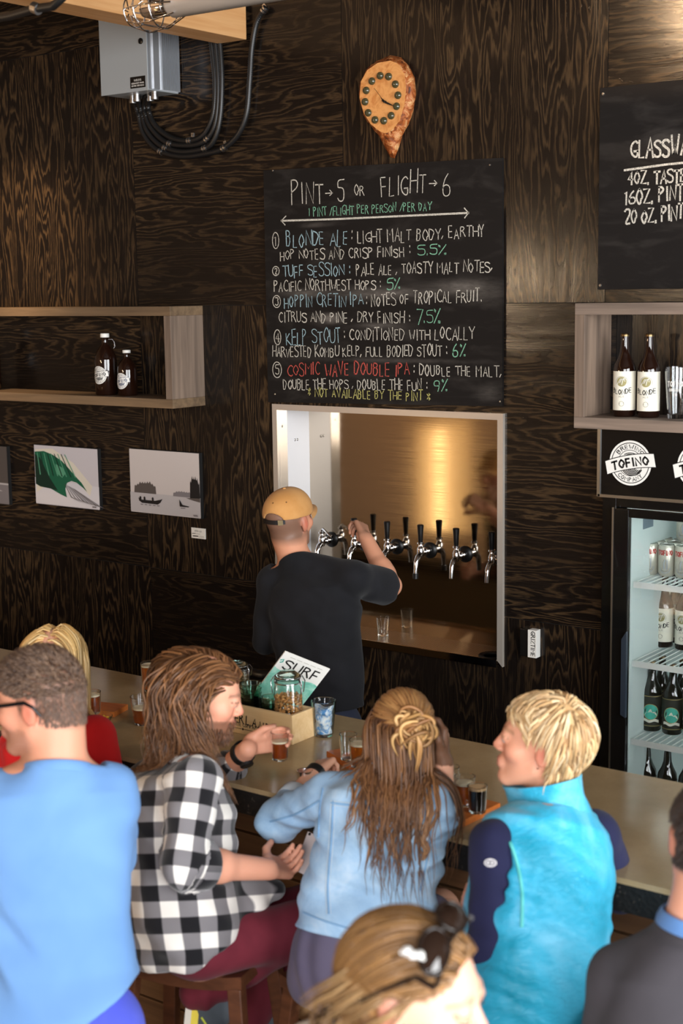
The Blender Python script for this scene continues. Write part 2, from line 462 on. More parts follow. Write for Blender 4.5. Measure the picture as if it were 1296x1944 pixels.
def faucet(i, x):
    lab = ['chrome faucet with side lever, nearest the white lit side panel', 'black-handled beer tap being pulled by the bartender', 'black-handled beer tap just right of the bartender\'s raised hand',
           'black-handled beer tap with a black plug in its spout', 'black-handled beer tap in front of the bright reflected stripe', 'black-handled beer tap half hidden behind the right frame edge'][i]
    t = thing('beer_tap', lab, 'beer tap', (x, RD, TAPZ), 'beer taps in the steel recess')
    o = np.array((x, RD, TAPZ))
    mb = MB(); mb.lathe([(.036, 0), (.036, .004), (.030, .010), (.016, .012), (.016, .012)], o, 28, axis=(0, -1, 0)); mb.build('flange', BLACK, t, smooth=40)
    mb = MB(); mb.lathe([(.014, .010), (.014, .03), (.019, .031), (.019, .045), (.013, .046), (.013, .066)], o, 20, axis=(0, -1, 0))
    c = o+np.array((0, -.075, 0))
    mb.lathe([(0, -.024), (.012, -.020), (.016, -.008), (.016, .016), (.012, .026), (.009, .03), (.009, .038), (.015, .039), (.015, .047), (.008, .048), (.008, .056)], c, 20)
    mb.tube([c+(0, .004, -.004), c+(0, -.022, -.016), c+(0, -.034, -.036), c+(0, -.038, -.064), c+(0, -.040, -.088)], [.013, .013, .012, .0105, .010], 14)
    mb.build('faucet_body', CHROME, t, smooth=45)
    if i == 0:
        mb = MB(); mb.tube([c+(0, 0, .050), c+(.006, 0, .060), c+(.05, -.004, .034), c+(.062, -.004, .030)], [.006, .006, .005, .006], 10); mb.build('lever', CHROME, t, smooth=45)
    else:
        mb = MB(); mb.lathe([(.0085, .052), (.0100, .056), (.0118, .095), (.0140, .122), (.0145, .127), (.012, .130), (0, .130)], c+(0, 0, -.006), 20); mb.build('handle', BLACK, t, smooth=40)
    if i == 3:
        mb = MB(); mb.tube([c+(0, -.0398, -.084), c+(0, -.041, -.108)], .0125, 14); mb.build('spout_plug', BLACK, t, smooth=40)
for i, x in enumerate(TAPX): faucet(i, x)
def shot_glass(name, label, p, r0, r1, h, group=None, wall=.003, base=.008):
    mb = MB(); mb.lathe([(r0, 0), (r1, h), (r1-wall*.5, h+.001), (r1-wall, h), (r0-wall*.6, base), (0, base)], p, 28)
    o = mb.build(name, GLASS, None, smooth=40); o.location = (0, 0, 0)
    return setp(o, label, 'glass', group)
pg = top(727, 1206, 1.0065)
shot_glass('tasting_glass', 'empty clear tasting glass standing on the perforated drip tray', (pg[0], pg[1], 1.0066), .023, .030, .082)

# ------------------------------------------------------------------ chalkboards
CHALK_M = {}
def chalk(name, rgb):
    m = mat('chalk_'+name, rgb, .95); n = N(m)
    f = n.noise(n.coord('Object'), 420, 3, .7)
    n.base(n.mix(n.math('MULTIPLY', n.math('SUBTRACT', f, .34), 4.0), (60, 56, 52), rgb)); CHALK_M[name] = m
for nm, c in (('white', (226, 219, 205)), ('blue', (176, 208, 218)), ('mint', (140, 205, 170)), ('red', (214, 86, 72)), ('yellow', (216, 208, 122))): chalk(nm, c)
def slate(smudges):
    m = mat('chalkboard_slate', (22, 19, 18), .66, spec=.25); n = N(m)
    co = n.coord('Object')
    f = n.noise(n.mapping(co, (2.2, 1, 7)), 2.2, 4, .6, .5)
    k = n.math('MULTIPLY', n.math('SUBTRACT', f, .5), .22)
    if smudges:
        sp = n.new('ShaderNodeSeparateXYZ'); n.link(co, sp.inputs[0])
        for (x, z, wx, wz, amt) in smudges:
            dx = n.math('DIVIDE', n.math('SUBTRACT', sp.outputs[0], x), wx); dz = n.math('DIVIDE', n.math('SUBTRACT', sp.outputs[2], z), wz)
            g = n.math('POWER', 2.718, n.math('MULTIPLY', n.math('ADD', n.math('MULTIPLY', dx, dx), n.math('MULTIPLY', dz, dz)), -1.0))
            g = n.math('MULTIPLY', g, n.math('MULTIPLY', n.noise(n.mapping(co, (3, 1, 12)), 6, 4, .65), amt))
            k = n.math('ADD', k, g)
    n.base(n.mix(k, (21, 18, 17), (150, 142, 134)))
    return m
def menu_board():
    c = [on(504, 324), on(957, 300), on(957, 771), on(513, 763)]
    c = [np.array((p[0], 0, p[2])) for p in c]
    t = thing('menu_chalkboard', 'large square black chalkboard of beer descriptions above the steel tap station', 'chalkboard', (-.23, 0, 2.05))
    z3 = lambda x, y: on(480+x*.3858, 290+y*.3858, -.0165)
    sm = []
    for (x, y, wx, wz, a) in ((640, 690, .22, .022, .55), (1020, 660, .11, .022, .6), (380, 815, .06, .02, .8), (620, 850, .10, .014, .4), (1130, 690, .10, .05, .25), (250, 690, .12, .018, .45), (300, 355, .08, .010, .3), (1160, 1180, .06, .03, .25), (700, 1022, .35, .010, .25)):
        p = z3(x, y); sm.append((p[0], p[2], wx, wz, a))
    mb = MB(); mb.prism([p+np.array((0, -.003, 0)) for p in (c[3], c[2], c[1], c[0])], (0, -.013, 0)); mb.build('slate_panel', slate(sm), t, bevel=.001)
    rnd = random.Random(3)
    def seg(mb, s, a, b, h, col, w=.0042, jit=.22):
        A, B = z3(*a), z3(*b); A[1] = B[1] = -.0172
        e = B-A; L = np.linalg.norm(e); e /= L
        hh = z3(a[0], a[1]-h)[2]-z3(*a)[2]
        write(mb, s, plane_map(A, e, (0, 0, 1)), L, hh, w*(.76 if h < 44 else .88), col, jit, .24, rnd)
    cols = ['white', 'blue', 'mint', 'red', 'yellow']; mats = [CHALK_M[q] for q in cols]; W, B_, G, R_, Y_ = range(5)
    def part(name, label, items):
        prev = None
        for it in items:
            mb = MB(); nm = name
            if name == 'chalk_entry': nm = 'chalk_number' if it[0] == 'o' else 'chalk_percentage' if '%' in it[0] else 'chalk_beer_name' if it[4] in (B_, R_) else 'chalk_description'
            elif it[0] == 'l' and name == 'chalk_heading': nm = 'chalk_arrow'
            if it[0] == 'o':                    # circled number
                _, x, y, rx, ry, dg = it; c0 = z3(x, y); k = .3858/465.; c0[1] = -.0172
                f = plane_map(c0, (1, 0, 0), (0, 0, 1))
                ribbon(mb, [(rx*k*1.2*math.cos(q*PI/12+.4), ry*k*math.sin(q*PI/12+.4)) for q in range(25)], .0036, f, W)
                h = ry*k*1.15; write(mb, dg, plane_map(c0+np.array((-h*.34, 0, -h*.52)), (1, 0, 0), (0, 0, 1)), h*.68, h, .0036, W, .1, .3, rnd)
            elif it[0] == 'l':                  # free line
                _, pts, w, col = it
                q = [z3(*p) for p in pts]; ribbon(mb, [(p[0], p[2]) for p in q], w, lambda u, v: np.array((u, -.0172, v)), col)
            else: seg(mb, *it)
            mb.build(nm, mats, t, label=label if name != 'chalk_heading' else None)
    arrow = lambda x0, y0, x1, y1, s: [('l', [(x0, y0), (x1, y1)], .004, W), ('l', [(x1-s, y1-s), (x1, y1), (x1-s, y1+s*.9)], .004, W)]
    part('chalk_heading', 'white chalk heading with prices', [('P', (185, 256), (238, 250), 122, W, .0056, .05), ('INT', (235, 250), (352, 248), 92, W, .005), ('5', (412, 240), (455, 238), 92, W, .005), ('OR', (498, 208), (550, 205), 45, W), ('FLIGHT', (628, 222), (858, 197), 98, W, .005), ('6', (930, 212), (972, 209), 108, W, .005)] + arrow(357, 200, 392, 198, 14) + arrow(868, 152, 906, 150, 13))
    part('chalk_subheading', 'small mint green chalk line', [('1 PINT /FLIGHT PER PERSON /PER DAY', (272, 312), (880, 283), 40, G)])
    part('chalk_arrow', 'thick white double ended chalk arrow', [('l', [(140, 335), (420, 326), (760, 310), (1060, 296)], .0078, W), ('l', [(162, 312), (140, 335), (158, 355)], .005, W), ('l', [(1040, 272), (1060, 296), (1042, 320)], .005, W)])
    part('chalk_entry', 'first beer entry', [('o', 112, 432, 18, 42, '1'), ('BLONDE ALE', (162, 462), (472, 455), 68, B_, .005), (': LIGHT MALT BODY,', (480, 447), (940, 428), 56, W), ('EARTHY', (960, 420), (1142, 412), 54, W), ('HOP NOTES AND CRISP FINISH :', (132, 527), (780, 508), 46, W), ('5.5%', (806, 505), (952, 500), 54, G)])
    part('chalk_entry', 'second beer entry', [('o', 113, 582, 19, 24, '2'), ('TUFF SESSION :', (146, 612), (484, 603), 58, B_), ('PALE ALE , TOASTY MALT NOTES,', (506, 603), (1180, 584), 48, W), ('PACIFIC NORTHWEST HOPS :', (102, 684), (635, 668), 48, W), ('5%', (656, 682), (730, 672), 56, G)])
    part('chalk_entry', 'third beer entry', [('o', 117, 732, 22, 32, '3'), ('HOPPIN CRETIN IPA', (152, 760), (545, 750), 56, B_), (': NOTES OF TROPICAL FRUIT.', (552, 754), (1130, 728), 52, W), ('CITRUS AND PINE , DRY FINISH :', (126, 832), (780, 836), 46, W), ('7.5%', (803, 838), (922, 835), 62, G)])
    part('chalk_entry', 'fourth beer entry', [('o', 121, 908, 19, 40, '4'), ('KELP STOUT', (162, 942), (436, 936), 68, B_), (': CONDITIONED WITH LOCALLY', (444, 926), (1092, 916), 52, W), ('HARVESTED KOMBU KELP, FULL BODIED STOUT :', (95, 1004), (962, 1000), 48, W), ('6%', (980, 1004), (1050, 1000), 56, G)])
    part('chalk_entry', 'fifth beer entry, its name in red chalk', [('o', 119, 1068, 25, 42, '5'), ('COSMIC WAVE DOUBLE IPA', (168, 1094), (775, 1094), 56, R_, .005), (': DOUBLE THE MALT,', (786, 1092), (1226, 1103), 48, W), ('DOUBLE THE HOPS , DOUBLE THE FUN :', (148, 1162), (862, 1166), 45, W), ('9%', (886, 1178), (962, 1173), 58, G)])
    part('chalk_footnote', 'yellow chalk footnote', [('* NOT AVAILABLE BY THE PINT *', (268, 1200), (878, 1222), 42, Y_)])
    for (x, y) in ((97, 88), (1165, 60), (108, 1188), (1215, 1225)):
        p = z3(x, y); mb = MB(); mb.lathe([(.004, 0), (.003, .002), (0, .0025)], (p[0], -.016, p[2]), 10, axis=(0, -1, 0)); mb.build('screw', ZINC, t)
menu_board()
def glassware_board():
    x0 = .786; z0, z1 = 2.518, 3.258
    t = thing('glassware_chalkboard', 'black chalkboard of glassware prices cut by the right picture edge', 'chalkboard', (1.35, 0, z0))
    mb = MB(); mb.box((x0, -.016, z0), (2.05, -.003, z1)); mb.build('slate_panel', slate([(1.05, 3.05, .08, .05, .2)]), t, bevel=.001)
    z2 = lambda x, y: on(600+x*.537, y*.537, -.0165)
    rnd = random.Random(8)
    def part(name, s, a, b, h, w, label=None, line=None):
        mb = MB()
        A, B = z2(*a), z2(*b); A[1] = B[1] = -.0172; e = B-A; L = np.linalg.norm(e); e /= L
        if s: write(mb, s, plane_map(A, e, (0, 0, 1)), L, z2(a[0], a[1]-h)[2]-A[2], w, 0, .16, .22, rnd)
        else: ribbon(mb, [(0, 0), (L*.5, .003), (L, 0)], w, plane_map(A, e, (0, 0, 1)))
        mb.build(name, CHALK_M['white'], t)
    part('chalk_heading', 'GLASSWARE', (1110, 562), (1372, 542), 62, .008)
    part('chalk_underline', '', (1090, 602), (1392, 566), 0, .008)
    part('chalk_entry', '4OZ. TASTER', (1100, 655), (1330, 640), 44, .007)
    part('chalk_entry', '16OZ. PINT', (1088, 725), (1300, 705), 48, .007)
    part('chalk_entry', '20 OZ. PINT', (1088, 796), (1300, 772), 46, .007)
    for (x, z) in ((x0+.014, z1-.022), (x0+.012, z0+.016)):
        mb = MB(); mb.lathe([(.006, 0), (.005, .003), (0, .004)], (x, -.016, z), 10, axis=(0, -1, 0)); mb.build('screw', ZINC, t)
glassware_board()

# ------------------------------------------------------------------ box shelves
GREYWOOD = board_wood('weathered_grey_wood', (92, 80, 72), (140, 122, 108))
GREYWOOD2 = board_wood('weathered_brown_wood', (84, 68, 52), (128, 104, 78))
END_WOOD = board_wood('weathered_end_planks', (92, 78, 68), (136, 116, 100), axis=2)
SZ0, SZ1, SD, ST = 2.010, 2.470, .22, .042
def box_shelf(x0, x1, label, m, near_right):
    t = thing('box_shelf', label, 'shelf', ((x0+x1)/2, 0, SZ0))
    def piece(name, lo, hi):
        mb = MB(); mb.box(lo, hi); mb.build(name, m, t, bevel=.0015)
    piece('top_board', (x0, -SD, SZ1-ST), (x1, 0, SZ1)); piece('bottom_board', (x0, -SD, SZ0), (x1, 0, SZ0+ST))
    for a, b in ((x0, x0+ST), (x1-ST, x1)):
        mb = MB(); mb.box((a+.0005, -SD-.0005, SZ0+ST), (b-.0005, 0, SZ1-ST))
        o = mb.build('end_board', END_WOOD, t, bevel=.0015)
box_shelf(-3.33, -1.222, 'long grey-brown wooden box shelf holding two growlers, left of the chalkboard', GREYWOOD2, True)
box_shelf(.797, 3.1, 'grey wooden box shelf holding bottles and a pint glass at right', GREYWOOD, False)
SHF = SZ0+ST

# ------------------------------------------------------------------ round logo badge on a surface given by fmap(u, v) in metres
INK = mat('black_print', (20, 19, 19), .6)
PRINT_WHITE = mat('white_print', (228, 226, 220), .6)
def badge(mb, fm, R, mw, mk, lift=.0006, body=None, word='TOFINO'):
    """white round badge with two rings, arc words, a wave and a tilted banner; fm(u, v, lift)"""
    f = lambda k: (lambda u, v: fm(u, v, lift*k))
    def dense(f, R0, R1, m):
        mb.grid([[f(q*math.cos(2*PI*k/40), q*math.sin(2*PI*k/40)) for k in range(40)] for q in np.linspace(max(R0, 1e-4), R1, 6)], m, True)
    dense(f(1), 0, R, mw)
    dense(f(2), R*.87, R*.905, mk)
    dense(f(2), R*.56, R*.585, mk)
    for w, a0, inv in (('BREWING', 148, False), ('COMPANY', 222, True)):
        span = math.radians(116 if not inv else 96); Rb = R*.64 if not inv else R*.82
        a0 = math.radians(a0 if not inv else 222)
        def am(s, v, inv=inv, a0=a0, Rb=Rb):
            if inv: a = a0+s/Rb; rr = Rb-v
            else: a = a0-s/Rb; rr = Rb+v
            return fm(rr*math.cos(a), rr*math.sin(a), lift*2)
        write(mb, w, am, span*Rb, R*.17, R*.032, mk, 0, .3)
    for k in range(6):                           # curling wave
        r = R*(.50-.07*k)
        ribbon(mb, [(R*.08+r*math.cos(a), -R*.12+r*.85*math.sin(a)) for a in np.linspace(-.4-.1*k, -2.6+.12*k, 12)], R*.045, f(2), mk)
        if k < 4: ribbon(mb, [(R*.02+r*math.cos(a), R*.02+r*.85*math.sin(a)) for a in np.linspace(.35+.1*k, 2.2-.15*k, 12)], R*.04, f(2), mk)
    th = math.radians(11); c, s = math.cos(th), math.sin(th)
    rot = lambda u, v: (c*u-s*v, s*u+c*v)
    def bn(L, H, m, k):
        xs = np.linspace(-L, L, 12); g = f(k)
        mb.grid([[g(*rot(x, y-(.10*R*(x/L)**2)+.05*R)) for x in xs] for y in (-H, H)], m)
    bn(R*1.20, R*.325, mk, 3); bn(R*1.17, R*.29, mw, 4)
    g = f(5)
    write(mb, word, lambda u, v: g(*rot(u-R*.92, v-R*.14-.10*R*((u-R*.92)/(R*1.17))**2)), R*1.84, R*.34, R*.085, mk, 0, .30)
def flat_fm(o, e, u, nrm):
    o, e, u, nrm = [np.array(q, float) for q in (o, e, u, nrm)]
    return lambda a, b, l: o+e*a+u*b+nrm*l
def cyl_fm(o, r, ang):
    """wrap (u, v) on a vertical cylinder of radius r about o; u = 0 faces direction angle ang"""
    o = np.array(o, float)
    return lambda a, b, l: o+np.array(((r+l)*math.cos(ang+a/r), (r+l)*math.sin(ang+a/r), b))

# ------------------------------------------------------------------ bottles, growlers, glasses on the shelves
CAMANG = lambda p: math.atan2(CAM[1]-p[1], CAM[0]-p[0])
WHITE_PLASTIC = mat('white_plastic_cap', (228, 226, 220), .4)
GOLD_CAP = mat('bronze_crown_cap', (120, 100, 70), .3, 1.0)
NAVY_PRINT = mat('navy_print', (40, 56, 92), .5)
CREAM_LABEL = mat('cream_paper_label', (226, 222, 206), .65)
OLIVE = mat('olive_print', (150, 142, 96), .65)
GREY_INK = mat('faded_grey_print', (150, 146, 134), .65)
def growler(p, r, h, label, blue, handle):
    p = np.array((p[0], p[1], SHF+.0005))
    t = thing('growler', label, 'growler', p, 'growlers on the left box shelf')
    neck = r*.30
    mb = MB(); mb.lathe([(r*.9, 0), (r, .006), (r, h*.56), (r*.94, h*.64), (r*.70, h*.74), (neck*1.15, h*.82), (neck, h*.85), (neck, h*.93), (neck*1.1, h*.94), (neck*1.1, h*.95), (0, h*.95)], p, 36)
    b = mb.build('bottle_body', AMBER_GLASS, t, smooth=50)
    mb = MB(); mb.lathe([(neck*1.3, h*.935), (neck*1.36, h*.94), (neck*1.36, h*.99), (neck*1.25, h), (0, h)], p, 24); mb.build('cap', WHITE_PLASTIC, t, smooth=40)
    if handle:
        a = CAMANG(p)+1.55; d = np.array((math.cos(a), math.sin(a), 0))
        q = [p+d*neck*1.0+(0, 0, h*.90), p+d*neck*2.2+(0, 0, h*.905), p+d*neck*2.7+(0, 0, h*.86), p+d*neck*2.9+(0, 0, h*.79), p+d*neck*2.5+(0, 0, h*.755)]
        mb = MB(); mb.tube(q, r*.10, 10); mb.build('handle', AMBER_GLASS, t, smooth=50)
    mb = MB(); fm = cyl_fm(p+(0, 0, h*.33), r, CAMANG(p)-.75)
    badge(mb, fm, r*.80, 0, 1, .0004); mb.build('badge_label', [PRINT_WHITE, NAVY_PRINT if blue else INK], t, smooth=30)
growler(on(203, 752, -.13), .053, .292, 'tall brown growler with handle and white cap on the left box shelf', False, True)
growler(on(-16, 752, -.12), .053, .292, 'growler cut off by the left picture edge on the left box shelf', False, False)
growler(on(243, 752, -.125), .047, .215, 'short brown growler with blue badge beside the taller growler', True, False)
def blonde_bottle(p, z, label, group, r=.0405, h=.305, turn=0., glass=None):
    p = np.array((p[0], p[1], z+.0005))
    t = thing('beer_bottle', label, 'bottle', p, group)
    mb = MB(); mb.lathe([(r*.9, 0), (r, .005), (r, h*.56), (r*.93, h*.62), (r*.62, h*.70), (r*.44, h*.78), (r*.34, h*.93), (r*.34, h*.955), (r*.40, h*.957), (r*.40, h*.975), (r*.33, h*.976), (0, h*.976)], p, 30)
    mb.build('bottle_body', glass or AMBER_GLASS, t, smooth=50)
    mb = MB(); mb.lathe([(r*.42, h*.965), (r*.43, h*.97), (r*.38, h*.995), (r*.3, h), (0, h)], p, 20); mb.build('crown_cap', GOLD_CAP, t, smooth=40)
    a = CAMANG(p)+turn; zc = h*.315; hh = h*.235
    mb = MB(); fm = cyl_fm(p+(0, 0, zc), r, a)
    mb.grid([[fm(r*q, y, .0006) for q in np.linspace(-2.3, 2.3, 40)] for y in (-hh, hh)], 0)
    g = lambda u, v: fm(u, v, .0012)
    u0 = -r*.25
    mb.grid([[g(u0+q*math.cos(2*PI*k/30), hh*.47+q*math.sin(2*PI*k/30)) for k in range(30)] for q in (.001, r*.22, r*.44)], 2, True)
    g2 = lambda u, v: fm(u, v, .0018)
    for k in range(5): ribbon(mb, [(u0-r*.38+r*.1*k, hh*.36+.004*math.sin(k)), (u0-r*.1+r*.06*k, hh*.62), (u0+r*.3, hh*.5+.003*k)], .0022, g2, 3 if k % 2 else 0)
    ribbon(mb, [(u0+r*.55*math.cos(q), hh*.44+r*.55*math.sin(q)) for q in np.linspace(-.3, PI+.3, 20)], .0016, g, 3)
    W = r*1.9
    for i, (ch, up) in enumerate(zip('BLONDE', (0, -.10, -.14, -.12, -.05, .04))):
        write(mb, ch, lambda u, v, i=i, up=up: g(u0-W*.5+W/6*i+u, v-hh*.10+up*r), W/6, r*.42, .0030, 1, 0, .22)
    write(mb, 'ALE', lambda u, v: g(u0-r*.3+u, v-hh*.33), r*.6, r*.16, .0012, 3, 0, .3)
    ribbon(mb, [(u0+r*.22*math.cos(q), -hh*.66+r*.22*math.sin(q)) for q in np.linspace(0, 2*PI, 20)], .0016, g, 3)
    ribbon(mb, [(u0-r*.2, -hh*.66), (u0+r*.2, -hh*.62)], .003, g, 3)
    mb.build('paper_label', [CREAM_LABEL, INK, OLIVE, GREY_INK], t, smooth=30)
    return t
blonde_bottle(on(1184, 785, -.115), SHF, 'brown bottle with cream label nearest the left end of the right box shelf', 'brown bottles on the right box shelf')
blonde_bottle(on(1230, 786, -.115), SHF, 'brown bottle with cream label standing next to the pint glass on the shelf', 'brown bottles on the right box shelf')
def pint_on_shelf():
    p = on(1283, 789, -.115); p = np.array((p[0], p[1], SHF+.0005))
    t = thing('pint_glass', 'empty printed pint glass on the right box shelf', 'glass', p)
    mb = MB(); mb.lathe([(.030, 0), (.031, .01), (.036, .06), (.0425, .155), (.0425, .186), (.0400, .186), (.0400, .155), (.0335, .06), (.0285, .016), (0, .016)], p, 32); mb.build('glass_body', GLASS, t, smooth=40)
    mb = MB(); fm = cyl_fm(p+(0, 0, 0), .0405, CAMANG(p)-.15)
    write(mb, 'TOFINO', lambda u, v: fm(u-.03, v+.118, .0012), .06, .017, .0028, 0, 0, .3); write(mb, 'BREWING', lambda u, v: fm(u-.021, v+.100, .0005), .042, .009, .0018, 0, 0, .3); write(mb, 'CO', lambda u, v: fm(u-.008, v+.084, .0002), .016, .009, .0018, 0, 0, .3)
    mb.build('print', PRINT_WHITE, t)
pint_on_shelf()

# ------------------------------------------------------------------ framed-less prints and the caption card
def prints():
    SKY = mat('print_pale_sky', (196, 190, 194), .6); GREEN = mat('print_wave_green', (24, 92, 66), .5); DKG = mat('print_dark_green', (12, 44, 34), .5); LTG = mat('print_light_green', (86, 150, 118), .5)
    FO = mat('print_sea_foam', (206, 202, 206), .6); BLK = mat('print_black', (22, 20, 22), .6); GREY = mat('print_grey', (120, 114, 116), .6); PALE = mat('print_pale_water', (178, 172, 172), .6); MID = mat('print_mid_grey', (84, 76, 72), .6); EDGE = mat('canvas_edge', (16, 14, 13), .7); HALO = mat('print_cream_spray', (214, 206, 190), .6)
    def canvas(x0, x1, z0, z1, label, base, paint):
        t = thing('canvas_print', label, 'picture', ((x0+x1)/2, 0, z0), 'small prints under the left shelf')
        mb = MB(); mb.box((x0, -.022, z0), (x1, -.001, z1)); mb.build('canvas_block', EDGE, t)
        mb = MB(); mats = [base]
        k = [0]
        def poly(pts, m):
            if m not in mats: mats.append(m)
            k[0] += 1
            mb.face([(x0+(x1-x0)*u, -.0226-.00025*k[0], z1-(z1-z0)*v) for u, v in pts], mats.index(m))
        mb.face([(x0+.002, -.0226, z0+.002), (x1-.002, -.0226, z0+.002), (x1-.002, -.0226, z1-.002), (x0+.002, -.0226, z1-.002)], 0)
        paint(poly)
        mb.build('picture', mats, t)
    rnd = random.Random(4)
    def wave(poly):
        poly([(0, .55), (1, .62), (1, .98), (0, .98)], FO)
        poly([(.02, .08), (.30, .05), (.62, .26), (.90, .62), (.86, .78), (.70, .60), (.4, .5), (.02, .8)], HALO)
        poly([(.012, .12), (.16, .10), (.30, .15), (.44, .24), (.55, .36), (.64, .47), (.74, .58), (.82, .72), (.76, .66), (.66, .58), (.58, .56), (.51, .60), (.48, .70), (.50, .84), (.40, .80), (.25, .72), (.08, .70), (.012, .66)], GREEN)
        poly([(.012, .16), (.10, .22), (.16, .36), (.24, .54), (.36, .74), (.25, .72), (.08, .70), (.012, .66)], DKG)
        poly([(.34, .30), (.46, .36), (.50, .44), (.44, .52), (.36, .46)], LTG)
        for q in range(9):
            a = .05+.055*q; poly([(a, .13), (a+.012, .13), (a+.05+.03*q*.5, .50), (a+.035+.03*q*.5, .50)], DKG if q % 2 else LTG)
        for q in range(8):
            a = .48+.022*q; poly([(a, .62+.01*q), (a+.006, .62+.01*q), (a+.10+.04*q, .82+.015*q), (a+.24+.03*q, .90+.008*q), (a+.09+.04*q, .83+.015*q)], MID if q % 3 == 0 else GREY)
        poly([(.90, .94), (.96, .94), (.96, .965), (.90, .965)], GREY)
    def canoe(poly):
        poly([(0, .68), (1, .68), (1, .985), (0, .985)], PALE)
        def trees(x0, x1, yb, h, m, n):
            pts = [(x0, yb)]
            for q in range(n):
                x = x0+(x1-x0)*(q+.5)/n; hh = h*(.55+.45*math.sin(PI*(q+.6)/n))*(1+rnd.uniform(-.12, .12)); pts += [(x-.3*(x1-x0)/n, yb-hh*.86), (x, yb-hh), (x+.3*(x1-x0)/n, yb-hh*.86)]
            pts.append((x1, yb)); poly(pts, m)
        trees(.06, .38, .685, .20, MID, 9); trees(.62, .90, .69, .10, GREY, 8); trees(.86, .998, .70, .37, BLK, 6)
        poly([(.80, .70), (.998, .69), (.998, .75), (.9, .73)], MID)
        poly([(.12, .76), (.16, .79), (.36, .79), (.44, .765), (.47, .75), (.44, .81), (.40, .845), (.17, .84), (.13, .81)], BLK)
        for x in (.15, .21, .33): poly([(x-.012, .79), (x-.015, .755), (x-.004, .735), (x+.012, .745), (x+.014, .79)], BLK)
        for q in range(5): poly([(.15+.06*q, .855), (.19+.06*q, .855), (.185+.06*q, .87), (.155+.06*q, .87)], GREY)
        poly([(.715, .82), (.712, .73), (.735, .77), (.755, .81), (.85, .825), (.84, .838), (.72, .84)], BLK)
        poly([(.73, .855), (.80, .85), (.79, .865), (.73, .87)], GREY)
        poly([(.90, .945), (.96, .94), (.97, .97), (.91, .97)], GREY)
    def mono(poly):
        poly([(0, .64), (1, .64), (1, .985), (0, .985)], GREY); poly([(0, .62), (1, .63), (1, .66), (0, .66)], PALE)
        poly([(.6, .76), (.82, .74), (.9, .77), (.7, .78)], PALE)
    canvas(-2.386, -1.922, 1.464, 1.772, 'square-ish print of a curling green wave', SKY, wave)
    canvas(-1.706, -1.250, 1.475, 1.787, 'pale print of a canoe and whale fin on misty water', mat('print_mist', (196, 186, 182), .6), canoe)
    canvas(-3.05, -2.594, 1.440, 1.750, 'dark grey seascape print cut by the left picture edge', MID, mono)
    mb = MB(); mb.box((-1.33, -.004, 1.376), (-1.242, 0, 1.426))
    c = np.array((-1.33, -.0045, 1.376))
    f = plane_map(c, (1, 0, 0), (0, 0, 1))
    write(mb, 'RIVER SEA', lambda u, v: f(u+.022, v+.031), .044, .008, .0010, 1, .2)
    ribbon(mb, [(.006, .022), (.026, .023)], .003, f, 1); ribbon(mb, [(.030, .022), (.055, .022)], .0014, f, 1); ribbon(mb, [(.010, .010), (.042, .011)], .005, f, 1); ribbon(mb, [(.048, .012), (.08, .012)], .0012, f, 1); ribbon(mb, [(.046, .006), (.08, .006)], .0012, f, 1)
    setp(mb.build('caption_card', [WHITE_PAPER, INK]), 'little white caption card under the canoe print', 'card')
prints()

# ------------------------------------------------------------------ small black wall box with lettered white side
def opener():
    a, b = on(993, 1190), on(1022, 1246)
    t = thing('wall_opener_box', 'small black wall box with white lettering, right of the tap station', 'wall box', (a[0], 0, b[2]))
    mb = MB(); mb.box((a[0], -.03, b[2]), (a[0]+.045, 0, a[2])); mb.build('case', BLACK, t, bevel=.003)
    mb = MB(); mb.box((a[0]+.040, -.034, b[2]), (a[0]+.078, 0, a[2]))
    f = plane_map((a[0]+.054, -.0345, a[2]-.004), (0, 0, -1), (1, 0, 0))
    write(mb, 'GRIZTIME', f, a[2]-b[2]-.008, .018, .003, 1, 0, .25)
    mb.build('lettered_panel', [PRINT_WHITE, INK], t)
opener()

